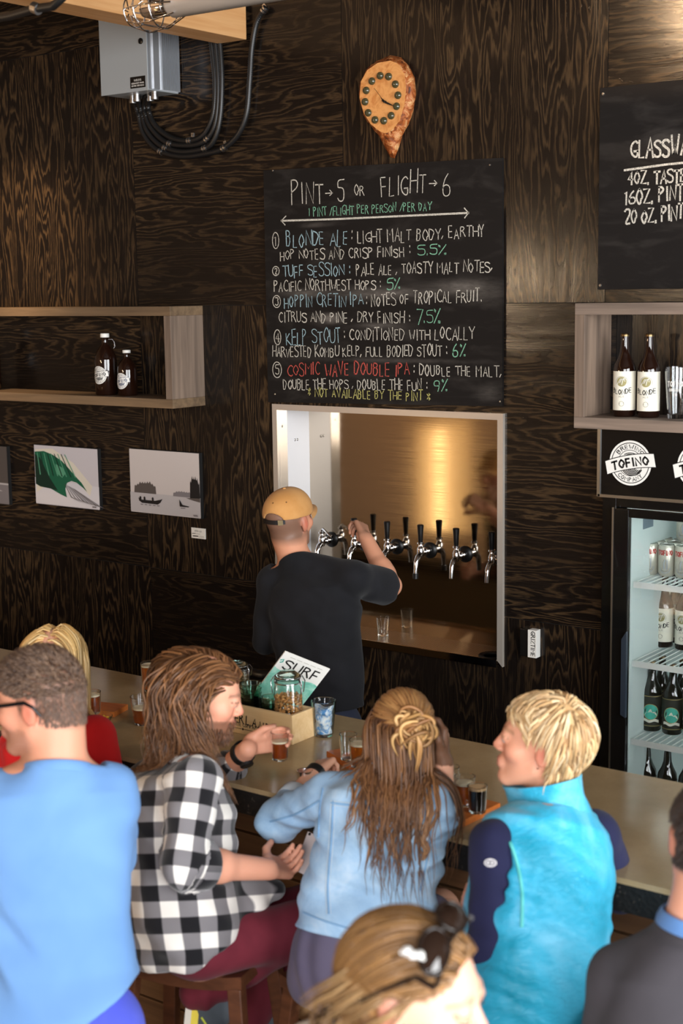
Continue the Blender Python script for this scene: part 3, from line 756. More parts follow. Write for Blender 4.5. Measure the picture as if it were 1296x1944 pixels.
# ------------------------------------------------------------------ burl clock
def clock():
    z2 = lambda x, y, Y: on(600+x*.537, y*.537, Y)
    back = [(265, 195), (300, 203), (328, 232), (348, 275), (353, 330), (343, 395), (327, 440), (305, 478), (293, 520), (277, 560), (262, 556), (243, 522), (222, 480), (196, 448), (170, 410), (155, 350), (157, 290), (178, 245), (215, 215)]
    front = [(262, 214), (290, 226), (312, 262), (318, 310), (312, 370), (296, 425), (275, 452), (262, 464), (256, 468), (250, 470), (238, 470), (226, 465), (216, 458), (192, 438), (168, 400), (153, 346), (158, 288), (180, 248), (218, 222)]
    t = thing('wall_clock', 'orange burl wood slab clock with bead hour marks above the drinks chalkboard', 'clock', (-.16, 0, 3.066))
    WOOD = mat('burl_heartwood', (206, 138, 76), .35, coat=.3); n = N(WOOD); co = n.coord('Object')
    f = n.noise(co, 14, 4, .6, 1.2); n.base(n.ramp(n.math('FRACT', n.math('MULTIPLY', f, 3)), [(0, (192, 120, 62)), (.5, (222, 158, 94)), (1, (198, 128, 68))]))
    BARK = mat('burl_bark', (150, 78, 34), .5); n = N(BARK); co = n.coord('Object'); f = n.noise(co, 30, 5, .7, .8)
    n.base(n.ramp(f, [(.32, (70, 32, 16)), (.5, (168, 88, 36)), (.68, (226, 176, 120))])); n.bump(f, .9, .008)
    rnd = random.Random(2)
    def res(poly, n=76):
        P = [np.array(p, float) for p in poly]+[np.array(poly[0], float)]
        out = []
        for i in range(len(P)-1):
            for k in range(4): out.append(P[i]+(P[i+1]-P[i])*k/4)
        return out
    rb, rf = res(back), res(front)
    rows = []
    for q, (Y, s) in enumerate(((-.001, 0.), (-.02, .10), (-.035, .35), (-.048, .75), (-.056, .95), (-.058, 1.))):
        row = []
        for a, b in zip(rb, rf):
            c = a*(1-s)+b*s; amp = 0 if q in (0, 5) else 4.0
            row.append(z2(c[0]+rnd.uniform(-amp, amp), c[1]+rnd.uniform(-amp, amp), Y))
        rows.append(row)
    mb = MB(); mb.grid(rows, 0, True); mb.build('bark_edge', BARK, t, smooth=60)
    mb = MB(); mb.face(rows[-1], 0)
    mb.build('face_slab', WOOD, t)
    BEAD = mat('green_brown_bead', (70, 66, 44), .12, coat=.6)
    beads = [(257, 271), (281, 298), (290, 337), (285, 376), (266, 409), (240, 427), (209, 424), (185, 399), (174, 360), (178, 320), (198, 287), (227, 268)]
    for (x, y) in beads:
        p = z2(x, y, -.058); mb = MB(); mb.lathe([(.0155, 0), (.0155, .004), (.013, .010), (.007, .013), (0, .014)], p, 20, axis=(0, -1, 0)); mb.build('hour_bead', BEAD, t, smooth=60)
    c = z2(243, 360, -.062)
    for nm, q in (('hour_hand', (228, 345)), ('minute_hand', (276, 376))):
        e = z2(q[0], q[1], -.0655 if nm == 'hour_hand' else -.067); b = c+(c-e)*.25; b[1] = e[1]
        d = (e-b); L = np.linalg.norm(d); d /= L; s = np.array((-d[2], 0, d[0])); mb = MB()
        pts = [b-s*.002, b+d*L*.3-s*.004, b+d*L*.55-s*.0035, e, b+d*L*.55+s*.0035, b+d*L*.3+s*.004, b+s*.002]
        mb.prism(pts, (0, -.001, 0)); mb.build(nm, BLACK, t)
    mb = MB(); e = z2(205, 312, -.0665); b = c.copy(); b[1] = -.0665; mb.tube([b, e], .0008, 6); mb.build('second_hand', BLACK, t)
    mb = MB(); mb.lathe([(.005, 0), (.005, .011), (0, .012)], (c[0], -.058, c[2]), 12, axis=(0, -1, 0)); mb.build('hand_boss', BLACK, t)
clock()

# ------------------------------------------------------------------ beam, electrical box, conduit, ceiling light
LUMBER = board_wood('pale_fir_lumber', (206, 148, 92), (226, 176, 122))
nn = N(LUMBER)
for l in list(nn.t.links):
    if l.to_node.type == 'MAPPING': l.to_node.inputs['Scale'].default_value = tuple(l.to_node.inputs['Scale'].default_value[i] for i in (1, 0, 2))
mb = MB(); mb.box((-1.068, -6.0, 3.615), (-.905, -.02, 4.0)); setp(mb.build('ceiling_beam', LUMBER, bevel=.004), 'pale sawn timber beam ending at the wall, top left', 'beam')
def elec():
    GREY = mat('grey_enamel', (150, 154, 156), .45)
    fl, fr = on(194, 183, -.2), on(281, 170, -.2)
    x0, x1, zb = fl[0], fr[0], fr[2]
    t = thing('electrical_box', 'grey metal electrical box hung on the wall behind the beam', 'electrical box', ((x0+x1)/2, 0, zb))
    mb = MB(); mb.box((x0, -.2, zb), (x1, 0, zb+.62)); mb.build('case', GREY, t, bevel=.003)
    mb = MB(); mb.box((x0-.003, -.204, zb-.003), (x1+.003, -.199, zb+.63)); mb.build('cover', GREY, t, bevel=.002)
    AL = mat('aluminium_heat_sink', (205, 208, 212), .35, .8)
    mb = MB(); mb.box((x1, -.196, zb+.004), (x1+.004, -.004, zb+.62))
    for k in range(9): y = -.12+.0135*k; mb.box((x1+.004, y, zb+.006), (x1+.018, y+.004, zb+.62))
    mb.box((x1+.004, -.172, zb+.006), (x1+.012, -.135, zb+.62))
    mb.build('heat_sink', AL, t)
    c = on(267, 78, -.205); mb = MB(); mb.lathe([(.013, 0), (.013, .004), (.007, .006), (.007, .003), (0, .003)], (c[0], -.204, c[2]), 20, axis=(0, -1, 0)); mb.build('lock', BLACK, t, smooth=40)
    a, b = on(247, 146, -.205), on(277, 168, -.205)
    a = on(247, 147, -.205); b = on(276, 165, -.205)
    mb = MB(); mb.box((a[0], -.2055, b[2]), (b[0], -.204, a[2])); W = b[0]-a[0]; H = a[2]-b[2]
    for k, (s, q, hh) in enumerate((('WARNING', .60, .18), ('DISCONNECT POWER', .36, .12), ('BEFORE SERVICING', .14, .12))):
        L = W*(.5 if k == 0 else .84); write(mb, s, plane_map(((a[0]+b[0])/2-L/2, -.206, b[2]+H*q), (1, 0, 0), (0, 0, 1)), L, H*hh, .0012, 1, 0, .25)
    mb.build('warning_label', [BLACK, PRINT_WHITE], t)
    return x0, x1, zb
EX0, EX1, EZB = elec()
def conduits():
    m = mat('black_flexible_conduit', (26, 25, 25), .38, spec=.6); 
    starts = [(258, 192), (265, 190), (271, 189), (278, 187)]
    paths = [[(262, 215), (273, 255), (300, 285), (345, 297), (395, 291), (425, 281), (452, 255), (468, 215), (474, 150), (478, 90), (488, 40), (505, 14)],
             [(268, 212), (279, 248), (305, 276), (345, 288), (390, 281), (408, 262), (418, 220), (421, 150), (417, 80), (414, 40)],
             [(274, 208), (285, 240), (312, 268), (345, 276), (380, 272), (402, 252), (412, 215), (414, 150), (409, 80), (406, 40)],
             [(281, 205), (292, 235), (318, 258), (348, 267), (376, 263), (394, 245), (406, 210), (408, 150), (401, 80), (398, 40)]]
    labs = ['outermost black flexible conduit looping from the electrical box up past the beam end', 'second black flexible conduit from the outside of the loop below the electrical box',
            'third black flexible conduit from the outside of the loop below the electrical box', 'innermost black flexible conduit of the loop below the electrical box']
    straps = [[(305, 289), (425, 280), (503, 18)], [(314, 281), (389, 282)], [(323, 272), (394, 266)], [(360, 268)]]
    for i, (pp, lb) in enumerate(zip(paths, labs)):
        P = [on(x, y, -.022) for x, y in pp]
        s = np.array((EX0+.075+.055*i+.02, -.10-.03*(i % 2), EZB)); P = [s+(0, 0, -.005), s*.5+P[0]*.5+(0, -.01, .02)]+P
        # spline
        Q = []
        for k in range(len(P)-1):
            p0, p1, p2, p3 = P[max(k-1, 0)], P[k], P[k+1], P[min(k+2, len(P)-1)]
            for u in np.linspace(0, 1, 14, endpoint=False):
                Q.append(.5*((2*p1)+(-p0+p2)*u+(2*p0-5*p1+4*p2-p3)*u*u+(-p0+3*p1-3*p2+p3)*u**3))
        Q.append(P[-1])
        # resample evenly for the corrugation
        Q = np.array(Q); d = np.r_[0, np.cumsum(np.linalg.norm(np.diff(Q, axis=0), axis=1))]
        n_ = int(d[-1]/.0045); ss = np.linspace(0, d[-1], n_); Q = np.stack([np.interp(ss, d, Q[:, c]) for c in range(3)], 1)
        rad = [.0140 if k % 2 else .0104 for k in range(n_)]
        t = thing('conduit', lb, 'conduit', s, 'black conduits under the electrical box')
        mb = MB(); mb.tube(Q, rad, 10); mb.build('flexible_tube', m, t, smooth=80)
        mb = MB(); mb.lathe([(.017, 0), (.017, .012), (.0145, .013), (.0145, .026), (.016, .027), (.016, .034)], s+(0, 0, -.034), 14); mb.build('gland', ZINC, t, smooth=40)
        for (x, y) in straps[i]:
            c = on(x, y, -.022); k = int(np.argmin(np.linalg.norm(Q-c, axis=1))); k = min(max(k, 3), n_-4)
            tt = Q[k+2]-Q[k-2]; tt /= np.linalg.norm(tt); mb = MB()
            for off in (-.007, .007): mb.tube([Q[k]+tt*(off-.004), Q[k]+tt*(off+.004)], .0155, 14)
            sd = np.cross(tt, (0, 1, 0)); q = Q[k]+sd*.024*(1 if sd[2] > 0 else -1); q[1] = -.002
            mb.obox(q, sd*.012, (0, .0015, 0), tt*.008)
            mb.lathe([(.005, 0), (.004, .004), (0, .005)], q+(0, -.002, 0), 8, axis=(0, -1, 0))
            mb.build('strap', ZINC, t, smooth=40)
conduits()
def ceiling_light():
    Y = -1.15
    a, b = on(322, 33, Y), on(540, -12, Y)
    b = a+(np.array((1.0, 0, 0)))*1.3
    t = thing('strip_light', 'polished metal strip light with a wire guard, crossing the beam at top left', 'ceiling light', a)
    REF = mat('polished_reflector', (226, 222, 216), .3, .55)
    r = .045
    mb = MB(); mb.lathe([(0, 0), (r*.7, .001), (r, .02), (r, 1.3), (r*.7, 1.31), (0, 1.31)], a+(0, 0, r*.9), 28, axis=(1, 0, 0)); mb.build('housing', REF, t, smooth=40)
    mb = MB(); mb.lathe([(.032, 0), (.036, .01), (.036, .09), (.028, .12), (0, .125)], a+(-.0, 0, r*.9), 20, axis=(-1, 0, 0)); mb.build('end_cap', CHROME, t, smooth=40)
    for k in range(8):
        an = 2*PI*k/8; q = lambda R, x: a+(0, 0, r*.9)+np.array((x, R*math.cos(an), R*math.sin(an)))
        mb = MB(); mb.tube([q(.047, .05), q(.075, -.03), q(.080, -.10), q(.055, -.17), q(.012, -.19)], .0028, 6); mb.build('guard_wire', CHROME, t, smooth=60)
    for x, R in ((-.03, .075), (-.10, .080), (-.17, .055)):
        mb = MB(); c = a+(0, 0, r*.9); mb.tube([c+np.array((x, R*math.cos(q), R*math.sin(q))) for q in np.linspace(0, 2*PI, 25)], .0028, 6, caps=False); mb.build('guard_ring', CHROME, t, smooth=60)
    for x in (.25, 1.05):
        mb = MB(); mb.tube([a+(x, 0, r*1.8), (a[0]+x, Y, 5.0)], .006, 8); mb.build('hanger_rod', ZINC, t)
ceiling_light()
def top_left_cable():
    m = mat('black_cable', (18, 17, 17), .45)
    Y = -2.05
    P = [on(-60, 42, Y), on(20, 30, Y), on(68, 16, Y), on(100, 12, Y), on(118, -4, Y), on(124, -40, Y)]
    t = thing('cable', 'black cable clipped to the beam in the top left corner', 'cable', P[1])
    mb = MB(); mb.tube(P, .013, 10); mb.build('cable_run', m, t, smooth=60)
    mb = MB(); mb.tube([P[2]+(-.01, 0, .004), P[2]+(.012, 0, -.004)], .017, 12); mb.build('clip', ZINC, t, smooth=40)
top_left_cable()
# ================================================================== FRIDGE
FY = -.10
def fridge():
    t = thing('drinks_fridge', 'tall black glass-door fridge full of cans and bottles, under the right shelf', 'fridge', (1.4, FY, 0))
    GLOSS = mat('gloss_black_enamel', (12, 12, 12), .16, coat=.3); SILVER = mat('silver_edge_trim', (170, 168, 164), .3, 1.0)
    LINER = mat('fridge_white_liner', (218, 230, 228), .4); WIRE = mat('white_coated_wire', (226, 230, 226), .4)
    xl = on(1143, 945, FY)[0]; hz = on(1138, 938, FY)[2]; hx = on(1138, 938, FY)[0]; zt = SZ0-.004
    dl = on(1169, 980, FY)[0]; il = on(1199, 981, FY)[0]; zi = on(1200, 981, FY)[2]; zd = on(1169, 963, FY)[2]
    xr = 2.30; D = .52
    mb = MB(); mb.box((xl, FY, .0), (dl, D, hz)); mb.box((xr-.06, FY, 0), (xr, D, hz)); mb.box((dl, FY, zd), (xr-.06, D, hz)); mb.box((dl, FY, 0), (xr-.06, D, .14)); mb.build('cabinet_body', GLOSS, t, bevel=.003)
    # header sign
    hd = MB(); hd.box((hx, FY-.012, hz), (xr, .3, zt)); h = hd.build('sign_header', GLOSS, t, bevel=.002)
    mb = MB(); mb.box((hx-.004, FY-.018, hz-.006), (hx+.008, FY-.006, zt)); mb.box((hx, FY-.018, hz-.008), (xr, FY-.006, hz+.003)); adopt(mb.build('trim', SILVER), h)
    R = .0845
    for px, py in ((1196, 879), (1327, 886)):
        c = on(px, py, FY-.0125); mb = MB(); badge(mb, flat_fm(c, (1, 0, 0), (0, 0, 1), (0, -1, 0)), R, 0, 1, .0005)
        adopt(mb.build('round_badge', [PRINT_WHITE, INK]), h)
    # door
    d = MB(); y0, y1 = FY-.028, FY-.002
    d.box((dl, y0, .16), (il, y1, zd)); d.box((il, y0, zi), (xr-.07, y1, zd)); d.box((il, y0, .16), (xr-.07, y1, .26)); d.box((xr-.13, y0, .26), (xr-.07, y1, zi))
    dr = d.build('door', GLOSS, t, bevel=.003)
    mb = MB(); mb.box((dl-.003, y0-.002, .16), (dl+.004, y0+.004, zd+.003)); adopt(mb.build('door_edge_trim', SILVER), dr)
    mb = MB(); mb.box((il, FY-.012, .26), (xr-.13, FY-.008, zi)); adopt(mb.build('glass_pane', GLASS), dr)
    a, b = on(1190, 1205, y0-.012), on(1183, 1362, y0-.012)
    mb = MB(); mb.prism([(a[0]-.022, y0, a[2]-.02), (a[0]-.002, y0, a[2]+.012), (a[0]-.002, y0, b[2]), (a[0]-.022, y0, b[2]+.01)], (0, -.016, 0)); adopt(mb.build('handle', mat('dark_blue_grey_handle', (36, 44, 54), .35)), dr)
    # liner
    L = MB(); L.box((il-.02, FY+.002, .26), (il, D-.02, zi+.05)); L.box((il, D-.04, .26), (xr-.1, D-.02, zi+.05)); L.box((il, FY+.002, zi+.012), (xr-.1, D-.02, zi+.05)); L.box((xr-.13, FY+.002, .26), (xr-.1, D-.02, zi)); L.box((il, FY, .22), (xr-.1, D-.02, .26)); L.build('white_liner', LINER, t)
    # thin bright edge of the liner seen through the glass
    zs = [on(1203, 1104, FY+.02)[2], on(1202, 1254, FY+.02)[2], on(1199, 1402, FY+.02)[2]]
    for z in zs:
        mb = MB(); mb.box((il+.004, FY+.014, z-.022), (xr-.135, FY+.020, z+.001)); mb.box((il+.004, D-.06, z-.008), (xr-.135, D-.054, z))
        n = int((xr-.14-il)/.0265)
        for k in range(n+1):
            x = il+.008+k*.0265; mb.tube([(x, FY+.02, z-.003), (x, D-.056, z-.003)], .0033, 5)
        mb.build('wire_shelf', WIRE, t, smooth=60)
    mb = MB(); c = on(1209, 988, FY); mb.box((il, .0, zi-.062), (il+.002, .09, zi-.022)); mb.build('liner_sticker', mat('grey_blue_sticker', (120, 136, 148), .5), t)
    # the cabinet lamp: a tube along the inside of the door jamb
    TUBE = mat('fridge_lamp_tube', (240, 250, 250), .5, emit=(228, 246, 246), estr=6.0)
    mb = MB(); mb.tube([(xr-.16, FY+.03, .32), (xr-.16, FY+.03, zi-.04)], .012, 12); mb.build('lamp_tube', TUBE, t, smooth=60)
    mb = MB(); mb.tube([(il+.10, FY+.05, zi+.004), (xr-.16, FY+.05, zi+.004)], .010, 12); mb.build('lamp_tube', TUBE, t, smooth=60)
    return zs, il
FZ, FIL = fridge()
ALU = mat('aluminium_can_end', (200, 200, 198), .25, 1.0)
CAN_P = mat('printed_silver_can', (196, 192, 178), .35, .35); RED_INK = mat('red_print', (176, 66, 60), .5); TEAL_INK = mat('teal_print', (36, 158, 140), .5); GOLD_INK = mat('gold_print', (176, 158, 96), .4); BLUE_INK = mat('soft_blue_print', (146, 164, 188), .5)
def can(p, label, group):
    p = np.array(p, float); r, h = .0330, .122
    t = thing('beer_can', label, 'can', p, group)
    mb = MB(); mb.lathe([(r*.78, 0), (r*.80, .003), (r, .012), (r, h-.012), (r*.83, h-.001)], p, 26); mb.build('can_body', CAN_P, t, smooth=40)
    mb = MB(); mb.lathe([(r*.83, h-.002), (r*.85, h), (r*.80, h), (r*.76, h-.005), (0, h-.004)], p, 26); mb.obox(p+(0, 0, h-.002), (.011, 0, 0), (0, .007, 0), (0, 0, .001)); mb.build('can_lid', ALU, t, smooth=40)
    fm = cyl_fm(p, r, CAMANG(p)-.2); mb = MB(); g = lambda u, v: fm(u, v, .0005)
    write(mb, 'TOFINO', lambda u, v: g(u-.030, v+.084), .060, .017, .0042, 0, 0, .25)
    ribbon(mb, [(-.012, .078), (.012, .078)], .0016, g, 1)
    for q in (.020, .015): ribbon(mb, [(q*math.cos(a), .034+q*math.sin(a)) for a in np.linspace(PI, 2*PI, 16)], .0016, g, 1 if q < .018 else 2)
    for k in range(4): ribbon(mb, [(-.008+.005*k, .030), (-.010+.006*k, .052), (-.004+.004*k, .066)], .0022, g, 2 if k % 2 else 1)
    write(mb, 'BREWING CO', lambda u, v: g(u-.016, v+.020), .032, .005, .001, 1, 0, .3)
    mb.build('can_print', [RED_INK, GREY_INK, BLUE_INK], t)
c0 = top(1234, 1089, FZ[0]); z = FZ[0]+.001
ords = ['first', 'second', 'third', 'fourth']
dep_n = ['front', 'second', 'rear']
for j in range(3):
    for i in range(4 if j else 3):
        can((c0[0]+.0675*i, c0[1]+.0675*j, z), ['silver beer can, %s from left in the %s row of the top fridge shelf' % (ords[i], dep_n[j])][0], 'silver cans on the top fridge shelf')
for i in (1, 2):
    can((c0[0]+.0675*i+.02, c0[1]+.1215, z+.1225), ['', 'upper silver beer can, left one stacked on the other cans', 'upper silver beer can, right one stacked on the other cans'][i], 'silver cans on the top fridge shelf')
p0 = top(1259, 1226, FZ[1])
for j in range(2):
    for i in range(2 if j == 0 else 3):
        blonde_bottle((p0[0]+.088*i-.0*j, p0[1]+.095*j), FZ[1]+.001, 'cream-labelled beer bottle, %s from left in the %s row of the middle fridge shelf' % (ords[i], ['front', 'back'][j]), 'cream-labelled bottles in the fridge', r=.0375, h=.285, turn=-.1, glass=DARK_GLASS if False else AMBER_GLASS)
TEAL_PAPER = mat('teal_paper_label', (70, 180, 160), .6); DARK_LABEL = mat('dark_olive_label', (40, 44, 38), .55)
def green_bottle(p, z, label, group, low=False):
    p = np.array((p[0], p[1], z)); r, h = .0385, .275
    t = thing('beer_bottle', label, 'bottle', p, group)
    mb = MB(); mb.lathe([(r*.9, 0), (r, .005), (r, h*.55), (r*.93, h*.61), (r*.60, h*.70), (r*.43, h*.78), (r*.34, h*.93), (r*.34, h*.955), (r*.40, h*.957), (r*.40, h*.975), (0, h*.976)], p, 28); mb.build('bottle_body', DARK_GLASS, t, smooth=50)
    mb = MB(); mb.lathe([(r*.42, h*.965), (r*.43, h*.97), (r*.38, h*.995), (0, h)], p, 20); mb.build('crown_cap', GOLD_CAP, t, smooth=40)
    fm = cyl_fm(p+(0, 0, h*.30), r, CAMANG(p)-.1); mb = MB(); hh = h*.23; g = lambda u, v: fm(u, v, .0012)
    mb.grid([[fm(r*q, y, .0006) for q in np.linspace(-2.4, 2.4, 36)] for y in (-hh, hh)], 3)
    R = r*.78
    mb.grid([[g(q*math.cos(2*PI*k/30), -hh*.05+q*1.05*math.sin(2*PI*k/30)) for k in range(30)] for q in (.001, R*.5, R)], 0, True)
    g2 = lambda u, v: fm(u, v, .0018)
    ribbon(mb, [(R*.98*math.cos(a), -hh*.05+R*1.03*math.sin(a)) for a in np.linspace(0, 2*PI, 36)], .0022, g2, 2)
    mb.face([g2(R*a, -hh*.05+R*b) for a, b in ((-.82, -.50), (.82, -.50), (.72, -.12), (.45, .05), (.22, -.02), (.05, .42), (-.14, .30), (-.30, -.02), (-.60, -.10))], 1)
    mb.grid([[g2(-R*1.1+R*2.2*k/12, -hh*.62+(.10*R*math.sin(k*.9))+q) for k in range(13)] for q in (-R*.16, R*.20)], 1)
    for y in (hh*.93, -hh*.93): ribbon(mb, [(r*q, y) for q in np.linspace(-2.2, 2.2, 30)], .0020, g2, 2)
    mb.build('paper_label', [TEAL_PAPER, CREAM_LABEL, GOLD_INK, DARK_LABEL], t)
q0 = top(1236, 1384, FZ[2])
for j in range(2):
    for i in range(3):
        green_bottle((q0[0]+.0865*i, q0[1]+.095*j), FZ[2]+.001, 'teal-labelled dark bottle, %s from left in the %s row of the lower fridge shelf' % (ords[i], ['front', 'back'][j]), 'teal-labelled bottles on the lower fridge shelf')
zb = .2605
q1 = top(1228, 1484, FZ[2]-.32+.17)
for i in range(3):
    green_bottle((q0[0]-.02+.0865*i, q0[1]+.01), FZ[2]-.335, 'dark bottle, %s from left on the bottom fridge shelf behind the counter edge' % ords[i], 'bottles on the bottom fridge shelf')
mbx = MB(); mbx.box((FIL+.004, FY+.014, FZ[2]-.357), (2.16, .46, FZ[2]-.336)); 
fr = [o for o in bpy.data.objects if o.name == 'drinks_fridge'][0]
mbx.build('wire_shelf', bpy.data.materials['white_coated_wire'], fr)

# ================================================================== BAR
BZ = 1.07; BY0, BY1 = -1.912, -1.152
def bar():
    CON = mat('polished_tan_concrete', (170, 146, 108), .40, spec=.5); n = N(CON); co = n.coord('Object')
    f = n.noise(co, 3.2, 5, .6); g = n.noise(co, 120, 2, .6)
    n.base(n.mix(n.math('MULTIPLY', g, .5), n.ramp(f, [(.3, (150, 126, 92)), (.7, (184, 158, 118))]), (142, 120, 90)))
    n.rough(n.ramp(f, [(.3, (88, 88, 88)), (.7, (128, 128, 128))]))
    EDGE = mat('dark_speckled_edge', (36, 32, 29), .6); n = N(EDGE); co = n.coord('Object')  # slab sides darker and speckled, unlike the tan top
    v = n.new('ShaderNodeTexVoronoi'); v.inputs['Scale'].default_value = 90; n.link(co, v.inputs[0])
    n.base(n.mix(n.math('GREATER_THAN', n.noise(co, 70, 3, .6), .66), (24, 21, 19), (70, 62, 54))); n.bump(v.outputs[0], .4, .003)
    mb = MB(); x0, x1 = -3.34, 4.2
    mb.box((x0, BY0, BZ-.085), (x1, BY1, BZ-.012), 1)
    mb.hexa([(x0, BY0, BZ-.012), (x1, BY0, BZ-.012), (x1, BY1, BZ-.012), (x0, BY1, BZ-.012), (x0, BY0+.006, BZ), (x1, BY0+.006, BZ), (x1, BY1-.006, BZ), (x0, BY1-.006, BZ)], 0)
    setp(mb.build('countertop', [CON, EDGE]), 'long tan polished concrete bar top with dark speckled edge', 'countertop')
    PL = board_wood('bar_front_planks', (84, 58, 38), (114, 82, 54)); 
    t = thing('serving_bar', 'bar counter body clad in horizontal brown planks below the concrete top', 'bar', (0, -1.62, 0))
    mb = MB(); k = 0; z = .015
    while z < BZ-.09:
        mb.box((x0, -1.70, z), (x1, -1.672, min(z+.108, BZ-.086))); z += .116
    mb.build('plank_cladding', PL, t, bevel=.002)
    mb = MB(); mb.box((x0, -1.672, 0), (x1, -1.20, BZ-.086)); mb.build('core', mat('brown_bar_carcass', (196, 164, 122), .7), t)
bar()

# ------------------------------------------------------------------ things on the bar
def pt_on(x, y, z=BZ): 
    p = top(x, y, z); return np.array((p[0], p[1], z+.0006))
def tumbler(name, label, p, r0, r1, h, cat='glass', group=None, fill=None, liquid=None, foam=None, wall=.0025, base=.007, tilt=None):
    t = thing(name, label, cat, p, group)
    mb = MB(); mb.lathe([(r0*.94, 0), (r0, .003), (r1, h), (r1-wall*.5, h+.0008), (r1-wall, h), (r0-wall, base), (0, base)], p, 30); mb.build('glass_body', GLASS, t, smooth=45)
    if fill:
        a = lambda z: r0+(r1-r0)*z/h-wall-.0006
        mb = MB(); z0 = base+.001; zf = fill*h; mb.lathe([(a(z0), z0), (a(zf), zf), (0, zf)], p, 30); mb.build('beer', liquid, t, smooth=45)
        if foam:
            zf2 = zf+.0006; mb = MB(); mb.lathe([(a(zf2), zf2), (a(zf2+.006), zf2+.006), (0, zf2+.0065)], p, 30); mb.build('foam', foam, t, smooth=45)
    return t
# crate
CRATE = board_wood('pale_pine_crate', (206, 168, 116), (226, 194, 146), rough=.6)
CR0 = np.array((.085, -1.515, BZ+.0006)); CL, CW, CH = .378, .118, .098
def crate():
    x, y, z = CR0; w = .011
    t = thing('wooden_crate', 'small pale pine crate with black lettering holding glass jars on the bar', 'crate', (x+CL/2, y+CW/2, z))
    mb = MB(); mb.box((x, y, z), (x+CL, y+w, z+CH)); mb.build('front_board', CRATE, t, bevel=.001)
    mb = MB(); mb.box((x, y+CW-w, z), (x+CL, y+CW, z+CH)); mb.build('rear_board', CRATE, t, bevel=.001)
    for a in (x, x+CL-w):
        mb = MB(); mb.box((a+.0003, y+w, z), (a+w-.0003, y+CW-w, z+CH)); mb.build('end_board', CRATE, t, bevel=.001)
    mb = MB(); mb.box((x+w, y+w, z), (x+CL-w, y+CW-w, z+.008)); mb.build('bottom_board', CRATE, t)
    mb = MB()
    f0 = plane_map((0, y-.0006, 0), (1, 0, 0), (0, 0, 1))
    cx = x+.185                                  # centre of the arched lettering
    P = [on(450, 1363, y), on(458, 1365, y), on(470, 1368, y), on(482, 1372, y), on(494, 1378, y), on(505, 1382, y)]
    for ch, q, rot in zip('ERLAND', P, (0, -2, -6, -10, -14, -18)):
        c, s = math.cos(math.radians(rot)), math.sin(math.radians(rot)); hh = .027; ww = .019
        write(mb, ch, lambda u, v, q=q, c=c, s=s: f0(q[0]+c*(u-ww/2)-s*v, q[2]-hh*.5+s*(u-ww/2)+c*v+.0), ww, hh, .0045, 0, 0, .2)
    a, b = on(446, 1372, y), on(491, 1381, y); L = b[0]-a[0]
    write(mb, 'ATE COMPANY', plane_map((a[0], y-.0006, a[2]-.008), (1, 0, (b[2]-a[2])/L*.3), (0, 0, 1)), L, .011, .002, 0, 0, .25)
    zz = z+.018
    for u0, u1 in ((a[0]-.02, a[0]+.028), (a[0]+.040, b[0]-.005)): ribbon(mb, [(u0, zz), (u1, zz)], .0018, f0, 0)
    disc(mb, lambda u, v: f0(a[0]+.034+u, zz+v), .004, 0, 10)
    mb.build('stencil_lettering', INK, t)
crate()
NUT = mat('roasted_nuts', (206, 150, 84), .6)
def clip_jar(name, label, p, r, h, fillm, fill, lump, lid_glass=True):
    t = thing(name, label, 'jar', p)
    mb = MB(); mb.lathe([(r*.92, 0), (r, .005), (r, h*.74), (r*.90, h*.82), (r*.86, h*.86), (r*.90, h*.88), (r*.87, h*.89), (r*.80, h*.86), (r*.84, h*.80), (r*.94, h*.73), (r*.94, .008), (0, .008)], p, 32); mb.build('glass_body', GLASS, t, smooth=45)
    mb = MB(); mb.lathe([(r*.80, h*.90), (r*.92, h*.90), (r*.92, h*.935), (r*.70, h*.97), (r*.5, h), (0, h)], p, 32); mb.build('glass_lid', GLASS_GREEN, t, smooth=45)
    mb = MB()
    for z in (.83, .915): mb.tube([p+np.array((r*.935*math.cos(q), r*.935*math.sin(q), h*z)) for q in np.linspace(0, 2*PI, 33)], .0022, 6, caps=False)
    for s in (-1, 1):
        for wv in (-.35, .35):
            an = 3.5+wv if s < 0 else .4+wv
            mb.tube([p+np.array((r*1.0*math.cos(an), r*1.0*math.sin(an), h*.92)), p+np.array((r*1.2*math.cos(an), r*1.2*math.sin(an), h*.84)), p+np.array((r*1.08*math.cos(an), r*1.08*math.sin(an), h*.66))], .0018, 6)
    mb.build('wire_clip', CHROME, t, smooth=60)
    rnd = random.Random(11); mb = MB()
    R = r*.86; n = 0
    for zi in range(int(fill*h/(lump*.8))):
        z = .010+lump*.55+zi*lump*.8
        for ri in range(5):
            rr = R*(1-ri*.24); k = max(1, int(2*PI*rr/(lump*1.05)))
            if zi*lump*.8 < fill*h-lump*2.2 and ri > 0: continue
            for a in range(k):
                an = 2*PI*(a+rnd.random()*.7)/k; c = p+np.array((rr*math.cos(an), rr*math.sin(an), z+rnd.uniform(-.3, .3)*lump))
                d = np.array([rnd.gauss(0, 1) for _ in range(3)]); d /= np.linalg.norm(d)
                e = np.cross(d, (.3, .5, .8)); e /= np.linalg.norm(e); e2 = np.cross(d, e)
                mb.tube([c-d*lump*.55, c-d*lump*.25+e*lump*.12, c+d*lump*.2+e*lump*.18, c+d*lump*.55], [lump*.12, lump*.34, lump*.34, lump*.1], 6)
    o = mb.build('nut_filling', fillm, t, smooth=60, kind='stuff')
    return t
jp = np.array((CR0[0]+CL-.062, CR0[1]+.059, BZ+.0096))
jtop = on(565, 1277, jp[1])[2]
clip_jar('clip_top_jar', 'glass clip-top jar of roasted nuts in the right end of the crate', jp, .0468, jtop-jp[2], NUT, .60, .013)
